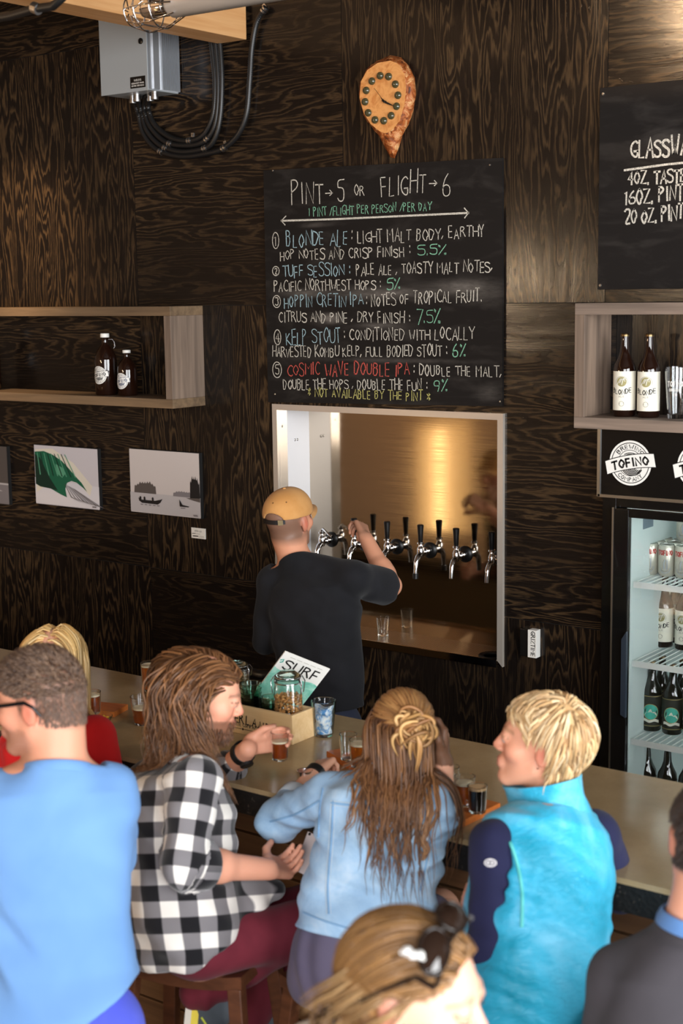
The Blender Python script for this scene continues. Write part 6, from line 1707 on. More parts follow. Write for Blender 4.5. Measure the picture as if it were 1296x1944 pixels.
def limb_uv(P, chains, h0=0.):
    """(around, along) coordinates: chains = list of (LOFT) or (joint list, radius); nearest chain wins"""
    best = np.full(len(P), 9.); uv = np.zeros((len(P), 2))
    for ch in chains:
        if isinstance(ch, LOFT):
            u, v, t, a, b = ch.uvs(P); d = ch.d(P); an = np.arctan2(u, v); r = .5*(a+b); w = np.stack([an*r.mean()*1.02, t], 1)
        else:
            J, rad, ref = ch; d = np.full(len(P), 9.); w = np.zeros((len(P), 2)); acc = 0.
            for a, b in zip(J[:-1], J[1:]):
                ax = b-a; L = np.linalg.norm(ax); ax = ax/L; t = np.clip((P-a)@ax, 0, L); q = P-a-t[:, None]*ax; dd = np.sqrt((q*q).sum(1))-rad
                e1 = nz(np.array(ref)-ax*np.dot(ref, ax)); e2 = np.cross(ax, e1); an = np.arctan2(q@e2, q@e1)
                m = dd < d; d[m] = dd[m]; w[m, 0] = an[m]*rad*1.05; w[m, 1] = (acc+(P-a)@ax)[m]; acc += L
        m = d < best; best[m] = d[m]; uv[m] = w[m]
    return uv
def plaid_man():
    D = 4.06; c0 = dep(350, 1790, 3.98); t = person('long-haired bearded person in a black and white checked shirt holding a beer taster', (c0[0], c0[1], 0))
    R, F = side(62); Hd = Head(dep(388, 1322, 4.04), 38, -13, 0, .99)
    nb = dep(346, 1440, 4.07)
    B = Solid(); Hd.build(B, nb, .058, .062, 1.02)
    st = [(dep(346, 1770, 3.985), .13, .10), (dep(346, 1720, 4.0), .145, .11), (dep(328, 1620, 4.03), .155, .11), (dep(322, 1530, 4.06), .165, .115), (dep(328, 1478, 4.07), .14, .09), (dep(348, 1448, 4.07), .08, .06)]
    B.add(LOFT(st, R), .03); SR, SL = dep(370, 1490, 3.88), dep(288, 1485, 4.24)
    for S in (SL, SR): B.add(RC(nb+V(0, 0, -.02), S, .050, .048), .03)
    ER = dep(350, 1640, 3.80); WR = dep(508, 1650, 3.98)
    B.add(RC(SR, ER, .047, .042), .02); B.add(RC(ER, WR, .045, .030), .02); B.add(RC(ER+(WR-ER)*.2, ER+(WR-ER)*.4, .049, .045), .02)
    dR = nz(dep(566, 1642, 4.14)-WR); hand(B, WR, dR, V(.25, .75, .45), V(-.1, -.2, 1), curl=((22, 28, 34, 40), (38, 42, 46, 50), 28), thumb=(.7, .65, .25), s=1.06)
    GL = dep(531, 1416, 4.36)                     # centre of the held taster
    WL = dep(470, 1422, 4.33); EL_ = reach(415, 1478, WL, .24, True)
    B.add(RC(SL, EL_, .05, .043), .02); B.add(RC(EL_, WL, .044, .029), .02)
    dL = nz(GL-WL+V(0, 0, .015)); ax = V(0, 0, 1); nL = nz(np.cross(dL, ax)); nL = nL if nL@_f < 0 else -nL    # palm on the viewer's side of the glass? behind it
    K, tips, th = hand(B, WL+nL*(-.028), dL, nL, V(0, 0, 1), curl=((20, 24, 28, 34), (42, 46, 48, 52), (38, 40, 42, 44)), thumb=(.45, .75, .35), s=1.02)
    hip = dep(358, 1778, 4.0); KR = dep(566, 1762, 4.02); KL = dep(590, 1730, 4.27)
    AR = dep(386, 1880, 4.08); AL = dep(470, 1935, 4.40)
    for a, k, ank in ((hip+R*.085, KR, AR), (hip-R*.085, KL, AL)): B.add(RC(a, k, .085, .062), .03); B.add(RC(k, ank, .060, .042), .03)
    v, f = B.mesh(.005)
    np_mesh('body', v, f, SKIN, t, Hd.colour(v, (222, 158, 130), beard=((96, 62, 42), .8), brow=(84, 58, 42), flush=.26, lip=(196, 112, 100)))
    Hd.eyes(t, (.1, 1, -.45))
    # beard hairs
    P, q = scalp_roots(Hd, B, 10, lambda q: q[:, 2] > 0, 1)
    r = np.random.RandomState(4); C = []
    while len(C) < 900:
        qq = np.stack([r.uniform(-.062, .062, 3000), r.uniform(.0, .105, 3000), r.uniform(-.122, -.044, 3000)], 1); W = Hd.c+Hd.k*(qq@Hd.M); d = B(W)
        lipz = (np.abs(qq[:, 0]) < .022) & (qq[:, 2] > -.075) & (qq[:, 2] < -.052)
        ok = (np.abs(d) < .003) & ~lipz & ((qq[:, 2] < -.068) | ((np.abs(qq[:, 0]) < .034) & (qq[:, 1] > .08) & (qq[:, 2] < -.044))) & (qq[:, 2] < -.03-.02*(qq[:, 1] > .03))
        C.extend(W[ok].tolist())
    P = np.array(C[:900]); g0 = B.grad(P); G = grow(B, P, lambda P_, u: g0*.5-Hd.U[None, :]*.9, 4, .0030+.0018*r.rand(900), .0005, .4, 3, .3)
    strand_mesh('beard', G, .0016, HAIR, t, [(92, 58, 36), (120, 78, 48), (70, 46, 32)], 4)
    # shirt
    S = Solid(); TL = LOFT([(dep(345, 1836, 3.96), .178, .138), (dep(344, 1800, 3.965), .192, .156), (dep(336, 1750, 3.98), .198, .168), (dep(328, 1680, 4.01), .196, .172), (dep(322, 1600, 4.04), .200, .176), (dep(320, 1530, 4.06), .200, .172), (dep(322, 1480, 4.07), .172, .132), (dep(342, 1452, 4.07), .09, .075)], R, 2.2)
    S.add(TL, .03)
    for Sh in (SL, SR): S.add(RC(nb+V(0, 0, -.03), Sh, .056, .064), .035)
    cuffR = ER+(WR-ER)*.16; S.add(RC(SR, ER+V(0, 0, .01), .068, .066), .035); S.add(RC(ER, cuffR, .064, .062), .02)
    cuffL = EL_+(WL-EL_)*.45; S.add(RC(SL, EL_, .066, .060), .03); S.add(RC(EL_, cuffL, .058, .054), .02)
    tail = dep(520, 1690, 4.06); S.add(RC(dep(430, 1690, 4.04), tail, .07, .030), .04); S.add(RC(dep(430, 1760, 4.0), dep(478, 1720, 4.0), .07, .045), .04)
    nl = neckline(S, nb, Hd.w(0, -.028, -.055), F, .061, .004, .5)
    S.cut(RC(cuffR+(WR-ER)*.10, WR, .052, .05), .004)
    S.keep(HALF(dep(390, 1797, 3.98), _r*.400-_u*.914), .006)
    S.wr = wrinkles(31, .0056, [((1, .3, .5), .12, 1), ((-.6, .2, 1), .10, .8), ((.1, 0, 1), .17, .7), ((.5, .6, 1), .055, .35)])
    v, f = S.mesh(.006); uv = limb_uv(v, [TL, ([SR, ER, cuffR], .064, -_f), ([SL, EL_, cuffL], .060, V(0, 0, 1))])
    PM = plaid_material(); sh = np_mesh('checked_shirt', v, f, PM, t, uv=uv)
    # collar and rolled cuff
    co = neck_band(*nl, .061, F, ((-.008, .012), (.020, .010), (.034, .012), (.036, .016), (.026, .026), (.0, .040), (-.020, .050), (-.022, .044)), 'collar', PM, sh)
    me = co.data; ul = me.uv_layers.new(name='UVMap')
    for L in me.loops: i = L.vertex_index; ul.data[L.index].uv = ((i % 56)*.0085, (i//56)*.018)
    mb = MB(); axc = nz(WR-ER); e1 = nz(np.cross(axc, V(0, 0, 1))); e2 = np.cross(axc, e1); rows = []
    for u, r_ in ((-.02, .064), (-.015, .068), (.028, .066), (.033, .062), (.028, .056), (.0, .054)): rows.append([cuffR+axc*u+r_*(math.cos(a)*e1+math.sin(a)*e2) for a in np.linspace(0, 2*PI, 30, endpoint=False)])
    mb.grid(rows, 0, True); co = mb.build('rolled_cuff', PM, sh, smooth=70); ul = co.data.uv_layers.new(name='UVMap')
    for L in co.data.loops: i = L.vertex_index; ul.data[L.index].uv = ((i % 30)*.0135, (i//30)*.016+.02)
    # trousers
    J = Solid(); J.add(EL(hip+V(0, 0, .02), (.17, .17, .085)), .04)
    J.add(RC(hip+R*.085, KR, .084, .070), .04); J.add(RC(hip-R*.085, KL, .084, .070), .04); J.add(RC(KR, KR+(AR-KR)*1.03, .070, .056), .03); J.add(RC(KL, KL+(AL-KL)*.95, .078, .060), .03)
    J.wr = wrinkles(33, .004, [((1, .5, .3), .08, 1), ((0, .4, 1), .11, .6)]); v, f = J.mesh(.009); np_mesh('trousers', v, f, cloth('burgundy_twill', (92, 28, 40), (108, 36, 48), .85, 7), t)
    # shoes
    def shoe(heel, toe, up):
        d = nz(toe-heel); up = nz(up-d*(up@d)); s_ = np.cross(d, up); L = np.linalg.norm(toe-heel)
        H_ = Solid(); M = np.stack([s_, d, up]); H_.add(EL(heel+d*L*.30+up*.045, (.040, .085, .052), M), .02); H_.add(EL(heel+d*L*.68+up*.030, (.046, .095, .036), M), .02); H_.add(RC(heel+d*.035+up*.05, heel+d*.05+up*.105, .040, .036), .02)
        H_.keep(HALF(heel+up*.012, -up), .003); v, f = H_.mesh(.005); so = np_mesh('shoe', v, f, cloth('grey_mesh_upper', (62, 68, 74), (84, 90, 96)), t)
        pts = lambda k: [heel+d*(L*.5+L*.53*math.cos(a))+s_*((.047 if math.cos(a) > 0 else .040)*math.sin(a)*k) for a in np.linspace(0, 2*PI, 30, endpoint=False)]
        for m_, n_, a, b, k in ((mat('yellow_midsole', (222, 200, 60), .6), 'midsole', .006, .026, 1.06), (mat('white_outsole', (216, 208, 196), .6), 'outsole', -.012, .006, 1.04)):
            mb = MB(); mb.prism([p+up*a for p in pts(k)], up*(b-a)); adopt(mb.build(n_, m_), so)
        mb = MB()
        for q in (-1, 1): mb.tube([heel+d*L*.30+s_*q*.043+up*.035, heel+d*L*.45+s_*q*.046+up*.065, heel+d*L*.52+s_*q*.046+up*.03], .003, 6)
        adopt(mb.build('side_stripe', mat('lime_stripe', (206, 214, 70), .6)), so)
    shoe(dep(366, 1876, 4.10), dep(352, 2040, 4.06), nz(_r+V(0, 0, .05)))
    shoe(dep(462, 1944, 4.42), dep(560, 1990, 4.45), V(0, 0, 1))
    # watch on the glass-holding wrist
    mb = MB(); axc = nz(WL-EL_); e1 = nz(np.cross(axc, V(0, 0, 1))); e2 = np.cross(axc, e1); c = WL-axc*.035-nL*.006
    mb.grid([[c+axc*u+r_*(math.cos(a)*e1+math.sin(a)*e2) for a in np.linspace(0, 2*PI, 28, endpoint=False)] for u, r_ in ((-.013, .033), (-.012, .0375), (.012, .0365), (.013, .032))], 0, True)
    mb.lathe([(.021, 0), (.021, .008), (.018, .011), (0, .011)], c+e2*.033, 20, axis=e2); mb.build('wristwatch', WATCH, t, smooth=40)
    # hair
    front = lambda q: (q[:, 2] > .030+.55*np.clip(q[:, 1]-.03, 0, 1)) & (q[:, 1] < .078)
    back = lambda q: (q[:, 1] < .012) & (q[:, 2] > -.035)
    P, q = scalp_roots(Hd, B, 1250, lambda q: front(q) | back(q), 7)
    X = Solid(); X.ops = B.ops+[('+', p, k) for op, p, k in S.ops if op == '+']
    r = np.random.RandomState(9); ph = r.rand(len(P))*6.28; fr = 30+18*r.rand(len(P)); s0 = np.sign(q[:, 0]-.012)
    up0 = np.clip((q[:, 1]-.02)/.05, 0, 1)
    near = (q[:, 0] > .0).astype(float); fwd = np.clip((q[:, 1]+.05)/.08, 0, 1)
    def dr(P_, u):
        l = Hd.loc(P_); w = np.clip((l[:, 2]-.01)/.08, 0, 1)
        loc = np.stack([s0*w*1.0, -.80*w*(1.1-u)-.22*(l[:, 2] > -.06)*(l[:, 1] > .01), -.9+.75*w+.9*up0*np.clip(1-u*7, 0, 1)], 1)
        d_ = loc@Hd.M
        d_ = d_*np.clip(1-u*.8, 0, 1)+V(0, 0, -1)[None, :]*np.clip(u*1.4, .1, 1)
        d_ += (near*fwd*.75*np.clip(u*2.2-.7, 0, 1))[:, None]*Hd.F[None, :]
        wob = .62*np.sin(fr*.45*u+ph)*np.clip(u*3, 0, 1); wob2 = .5*np.sin(fr*.38*u+ph*1.7)*np.clip(u*3, 0, 1)
        return d_+wob[:, None]*nz(R)[None, :]+wob2[:, None]*nz(F)[None, :]
    G = grow(X, P, dr, 28, .0096+.0024*r.rand(len(P))+.0016*near*fwd, .004+.013*r.rand(len(P)), .55, 3, .07)
    strand_mesh('hair', G, .0046, HAIR, t, [(84, 54, 34), (112, 74, 46), (64, 42, 28), (146, 100, 62)], 8)
    # things held
    gz_ = GL-V(0, 0, .042)
    tumbler('taster_glass', 'half-drunk amber taster glass held up by the bearded man', gz_, .0235, .0285, .086, 'glass', None, .62, BEER_RED, FOAM)
    pc = dep(586, 1622, 4.16); u_ = nz(dep(598, 1590, 4.17)-dep(580, 1640, 4.14)); w_ = nz(np.cross(u_, _f)); n_ = np.cross(u_, w_)
    w_ = nz(w_*.8+_f*.45); n_ = np.cross(u_, w_)
    ph_ = thing('smartphone', 'white-backed smartphone in the plaid-shirted man\'s lowered hand', 'phone', pc)
    mb = MB(); mb.obox(pc, u_*.058, w_*.028, n_*.0035); mb.build('case', mat('rose_white_phone', (222, 204, 200), .3), ph_, bevel=.003)
    mb = MB(); mb.obox(pc+n_*.0037*(1 if n_@_f > 0 else -1), u_*.052, w_*.025, n_*.0003); mb.build('screen', SHADE_BLACK, ph_)
    mb = MB(); mb.lathe([(.0045, 0), (.004, .0015), (0, .0015)], pc+u_*.052-n_*.0035*(1 if n_@_f > 0 else -1)+w_*.018, 12, axis=-n_ if n_@_f > 0 else n_); mb.build('camera_lens', SHADE_BLACK, ph_)
plaid_man()
def denim_woman():
    dep = lambda x, y, D: dep0(x, y, D-.13)
    D = 4.0; c0 = dep(700, 1765, 3.95); t = person('person with a half-up hair knot in a light denim jacket, seated with back turned', (c0[0], c0[1], 0))
    R, F = side(108); Hd = Head(dep(762, 1392, 4.04), 128, 2, 4, .98); nb = dep(760, 1462, 4.02)
    B = Solid(); Hd.build(B, nb, .048, .052)
    st = [(dep(690, 1790, 3.94), .165, .12), (dep(704, 1690, 3.96), .140, .10), (dep(722, 1590, 3.99), .155, .105), (dep(738, 1520, 4.01), .145, .095), (dep(752, 1476, 4.02), .08, .06)]
    B.add(LOFT(st, R), .03); SL, SR = dep(622, 1512, 4.09), dep(812, 1530, 3.95)
    for S in (SL, SR): B.add(RC(nb+V(0, 0, -.015), S, .046, .046), .03)
    EL_ = reach(528, 1556, SL, .255, True); WL = reach(598, 1468, EL_, .235, True)
    B.add(RC(SL, EL_, .046, .038), .02); B.add(RC(EL_, WL, .038, .026), .02)
    dL = nz(reach(622, 1444, WL, .09, True)-WL); hand(B, WL, dL, V(.2, .5, -.8), V(.6, .3, .3)*-1, curl=((55, 58, 60, 62), 60, 40), thumb=(.4, .8, .5), s=.94)
    ER = reach(834, 1574, SR, .20, True); WR = dep(842, 1446, 4.0)
    B.add(RC(SR, ER, .046, .038), .02); B.add(RC(ER, WR, .038, .026), .02)
    dR = nz(dep(842, 1394, 4.02)-WR); hand(B, WR, dR, nz(Hd.c-WR)*.9+V(0, 0, .1), nz(_r)*.9+V(0, 0, .3), curl=((30, 40, 46, 52), 48, 34), thumb=(.75, .6, .1), s=.94)
    hip = dep(690, 1820, 3.95); KL, KR = hip-R*.10+F*.40+V(0, 0, -.02), hip+R*.10+F*.40+V(0, 0, -.02); AL, AR = KL+V(.02, -.08, -.36), KR+V(-.02, -.08, -.36)
    for a, k, n_ in ((hip-R*.08, KL, AL), (hip+R*.08, KR, AR)): B.add(RC(a, k, .078, .055), .03); B.add(RC(k, n_, .053, .036), .03); B.add(RC(n_+V(0, 0, -.02), n_+F*.14+V(0, 0, -.06), .036, .03), .02)
    v, f = B.mesh(.005); np_mesh('body', v, f, SKIN, t, Hd.colour(v, (222, 166, 138), brow=(96, 68, 46), hair=(92, 62, 42), hairmask=lambda q: .9*((q[:, 2] > .03+.55*np.clip(q[:, 1]-.03, 0, 1)) | (q[:, 1] < -.01))*(q[:, 2] > -.06)*(q[:, 1] < .078)))
    DEN = mat('pale_washed_denim', (148, 184, 216), .85, spec=.2, sheen=.1); n = N(DEN); co = n.coord('Object'); f_ = n.noise(co, 9, 5, .65, .5); g_ = n.noise(n.mapping(co, (1, 1, .25)), 520, 2, .6)
    n.base(n.mix(n.math('MULTIPLY', g_, .35), n.ramp(f_, [(.3, (120, 164, 206)), (.55, (156, 194, 226)), (.75, (196, 216, 234))]), (206, 220, 230))); n.bump(g_, .3, .0012)
    S = Solid(); TL = LOFT([(dep(688, 1786, 3.93), .182, .138), (dep(692, 1745, 3.945), .182, .134), (dep(704, 1680, 3.96), .172, .122), (dep(722, 1590, 3.99), .178, .122), (dep(738, 1522, 4.01), .170, .108), (dep(752, 1478, 4.02), .09, .07)], R, 2.3)
    S.add(TL, .03)
    for Sh in (SL, SR): S.add(RC(nb+V(0, 0, -.028), Sh, .05, .056), .035)
    cl = EL_+(WL-EL_)*.46; S.add(RC(SL, EL_, .060, .057), .03); S.add(RC(EL_, cl, .056, .044), .03)
    cr = ER+(WR-ER)*.42; S.add(RC(SR, ER, .060, .054), .03); S.add(RC(ER, cr, .052, .043), .02)
    nl = neckline(S, nb, Hd.w(0, -.028, -.055), F, .052, .004, .5)
    S.cut(RC(cl+(WL-EL_)*.06, WL, .040, .04), .004); S.cut(RC(cr+(WR-ER)*.06, WR, .040, .04), .004)
    S.wr = wrinkles(44, .0056, [((.3, .2, 1), .042, .35), ((.15, .1, 1), .075, 1), ((-.6, .1, 1), .12, .9), ((1, .2, .3), .15, .6)])
    v, f = S.mesh(.0055); jk = np_mesh('denim_jacket', v, f, DEN, t)
    STI = mat('pale_seam_stitching', (196, 208, 214), .8); SE = mat('raised_denim_seam', (128, 168, 204), .85)
    seams = [[(612, 1496), (606, 1540), (604, 1590)], [(632, 1520), (628, 1600), (622, 1680), (624, 1735)], [(818, 1560), (812, 1620), (798, 1690)], [(628, 1524), (700, 1534), (770, 1550), (818, 1560)], [(576, 1732), (620, 1750), (690, 1770)], [(512, 1560), (560, 1546), (606, 1520)]]
    for s_ in seams:
        trace_line(S, s_, .0030, 'seam', SE, jk, 8, .0, 6, .8)
    for dx in (-4, 4):
        for s_ in seams[1:4]: trace_line(S, [(x+(dx if s_ is not seams[3] else 0), y+(dx if s_ is seams[3] else 0)) for x, y in s_], .0009, 'stitching', STI, jk, 8, .0008, 5)
    def ringed(c, ax, prof, name, m, par):
        ax = nz(ax); e1 = nz(np.cross(ax, V(.1, 0, 1))); e2 = np.cross(ax, e1); mb = MB()
        mb.grid([[c+ax*u+r_*(math.cos(a)*e1+math.sin(a)*e2) for a in np.linspace(0, 2*PI, 30, endpoint=False)] for u, r_ in prof], 0, True); return mb.build(name, m, par, smooth=60)
    LIGHT = cloth('turned_back_denim', (206, 216, 224), None, .85)
    ringed(cl, WL-EL_, ((-.030, .046), (-.026, .051), (.012, .049), (.016, .045), (.012, .040), (-.01, .038)), 'cuff', LIGHT, jk); ringed(cr, WR-ER, ((-.030, .045), (-.026, .049), (.010, .047), (.014, .043), (.010, .038), (-.01, .037)), 'cuff', LIGHT, jk)
    neck_band(*nl, .052, F, ((-.008, .012), (.020, .010), (.030, .012), (.032, .016), (.020, .026), (-.004, .038), (-.018, .044), (-.020, .038)), 'collar', DEN, jk)
    K = Solid(); K.add(EL(hip+V(0, 0, .02), (.185, .160, .15)), .03); K.add(RC(hip-R*.07, KL-F*.14, .115, .095), .04); K.add(RC(hip+R*.07, KR-F*.14, .115, .095), .04); K.add(RC(dep(640, 1850, 3.93), dep(600, 1856, 4.03), .07, .075), .06)
    K.add(RC(dep(620, 1880, 3.97), dep(690, 1905, 3.92), .06, .055), .05)
    K.wr = wrinkles(46, .0042, [((1, 0, .15), .11, 1), ((.3, 1, 0), .16, .8)]); v, f = K.mesh(.009); np_mesh('skirt', v, f, cloth('mauve_grey_jersey', (96, 88, 110), (108, 100, 120), .88, 6), t)
    # watch, small chrome cup
    ringed(WL, WL-EL_, ((-.014, .026), (-.013, .031), (.011, .030), (.012, .025)), 'wristwatch', WATCH, t)
    cp = dep0(578, 1462, 4.30); q = thing('steel_cup', 'little shiny steel cup under the denim-jacketed woman\'s left hand', 'cup', cp-V(0, 0, .03))
    zc = max(BZ+.0006, 0)
    cpb = V(cp[0], cp[1], zc); q.location = cpb
    mb = MB(); mb.lathe([(.016, 0), (.018, .004), (.023, .05), (.0235, .056), (.0215, .055), (.0165, .008), (0, .007)], cpb, 24); mb.build('cup_body', CHROME, q, smooth=50)
    # hair
    r = np.random.RandomState(5); X = Solid(); X.ops = B.ops+[('+', p, k) for op, p, k in S.ops if op == '+']
    up = lambda q: (q[:, 2] > .045) & (q[:, 1] < .082-.2*np.clip(q[:, 2]-.05, 0, 1))
    P, q = scalp_roots(Hd, B, 520, lambda q: (q[:, 2] > .050) & (q[:, 1] < .075), 3)
    bun = Hd.w(.022, -.118, .060)
    def d1(P_, u): 
        d_ = bun[None, :]-P_; L = np.linalg.norm(d_, axis=1)[:, None]; return d_/L*np.clip(L/.03, .15, 1)
    L0 = np.linalg.norm(P-bun, axis=1)
    G = grow(X, P, d1, 14, L0/13, .004+.008*r.rand(len(P)), .4, 3, .03); strand_mesh('hair_top', G, .0050, HAIR, t, [(150, 104, 62), (196, 148, 92), (112, 74, 46), (176, 128, 78)], 4, taper=3)
    low = lambda q: ((q[:, 1] < .01) & (q[:, 2] < .06) & (q[:, 2] > -.05)) | ((np.abs(q[:, 0]) > .055) & (q[:, 1] < .05) & (q[:, 2] > -.01) & (q[:, 2] < .06))
    P, q = scalp_roots(Hd, B, 620, low, 6); n_ = len(P); ph = r.rand(n_)*6.28; fr = 8+7*r.rand(n_); back = (np.array([0, -1., 0])@Hd.M)
    tgt = dep(770, 1640, 3.9)
    sw = (r.rand(n_)-.5)
    def d2(P_, u):
        l = Hd.loc(P_); d_ = np.tile(V(0, 0, -1.), (n_, 1))+back[None, :]*(.55*np.clip(1-u*3, 0, 1))
        d_ += (sw*.35)[:, None]*R[None, :]*np.clip(u*2-.3, 0, 1)
        d_ -= (np.clip(l[:, 0], -.09, .09)*3.0*np.clip(u*2.5-.4, 0, .6))[:, None]*Hd.R[None, :]
        return d_+(.38*np.sin(fr*u*2+ph)*np.clip(u*3-.6, 0, 1))[:, None]*R[None, :]
    ln = np.where(r.rand(n_) < .20, .0175, .0105)*(0.9+.25*r.rand(n_))
    G = grow(X, P, d2, 24, ln, .005+.016*r.rand(n_), .55, 8, .03); strand_mesh('hair_lengths', G, .0046, HAIR, t, [(92, 62, 42), (120, 82, 54), (72, 48, 34), (150, 104, 64)], 9)
    # long wavy loose locks falling over the jacket
    locks = []
    for x0, pts in ((0, [(735, 1478), (712, 1490), (690, 1502), (676, 1530), (668, 1556), (652, 1580)]), (1, [(760, 1480), (735, 1500), (718, 1530), (712, 1560), (702, 1600), (698, 1640)]), (2, [(772, 1480), (752, 1520), (742, 1560), (728, 1590), (718, 1620), (704, 1648)]),
                    (3, [(782, 1480), (772, 1520), (760, 1560), (748, 1600), (756, 1640), (762, 1664)]), (4, [(790, 1470), (795, 1520), (786, 1560), (772, 1600), (770, 1640)]), (5, [(800, 1470), (806, 1520), (800, 1560), (796, 1590), (806, 1620), (800, 1650)]),
                    (6, [(806, 1470), (818, 1510), (814, 1550), (804, 1590), (812, 1610), (798, 1640), (800, 1664)]), (7, [(812, 1460), (828, 1500), (826, 1540), (810, 1580), (796, 1600)]), (8, [(745, 1484), (722, 1494), (702, 1500), (688, 1520), (682, 1560)])):
        for k in range(9):
            o = r.randn(2)*np.array([4.5, 3]); Q = spline([V(x, y, 0)[:2] for x, y in pts], 7); W = []
            W = X.hits([(a+o[0]*(1-.3*i/len(Q))+3*math.sin(i*.45+k*.3), b+o[1]) for i, (a, b) in enumerate(Q)], off=.004+.004*r.rand(len(Q))); W = W[~np.isnan(W[:, 0])]
            if len(W) > 12:
                s_ = np.linspace(0, len(W)-1, 30); locks.append(np.stack([np.interp(s_, np.arange(len(W)), W[:, c]) for c in range(3)], 1))
    locks = np.stack(locks); ker = np.array([1, 2, 3, 2, 1.])/9
    for c in range(3):
        for i in range(len(locks)): locks[i, 2:-2, c] = np.convolve(locks[i, :, c], ker, 'valid')
    strand_mesh('loose_locks', locks, .0028, HAIR, t, [(110, 74, 48), (164, 114, 70), (86, 58, 40), (190, 142, 90)], 10, taper=2.5)
    # knot: looped locks
    S_ = []
    for k in range(34):
        a0 = r.rand()*6.28; rr = .018+.020*r.rand(); tilt = r.randn(3)*.45; e1 = nz(Hd.R+tilt*.5); e2 = nz(Hd.U+r.randn(3)*.4); c = bun+Hd.F*(-.010-.018*r.rand())+Hd.R*(r.randn()*.010)+Hd.U*(r.randn()*.012)
        a = np.linspace(a0, a0+4.6, 22); S_.append(c[None, :]+rr*(np.cos(a)[:, None]*e1+1.15*np.sin(a)[:, None]*e2)+(np.linspace(0, .018, 22)*(r.rand()-.5))[:, None]*Hd.F)
    for k in range(14):                          # ends hanging from the knot
        a = np.linspace(0, 1, 22); o = r.randn(3)*.012; x = -.030*r.rand()-.01 if k % 2 else .02*r.rand()
        S_.append((bun+o-Hd.F*.022)[None, :]+np.outer(np.sin(a*2.6)*1.2, Hd.R*x)+np.outer(-a**1.2*(.06+.05*r.rand())+.018*np.sin(a*3.1), Hd.U)-np.outer(np.sin(a*3)*.012, Hd.F))
    strand_mesh('hair_knot', np.stack(S_), .0062, HAIR, t, [(206, 160, 100), (172, 122, 72), (226, 184, 124), (140, 96, 58)], 12, taper=3)
    mb = MB(); mb.tube([bun+.022*(math.cos(a)*Hd.R+math.sin(a)*Hd.U)-Hd.F*.002 for a in np.linspace(0, 2*PI, 25)], .005, 8, caps=False); mb.build('hair_tie', BLACK_MATTE, t, smooth=70)
denim_woman()

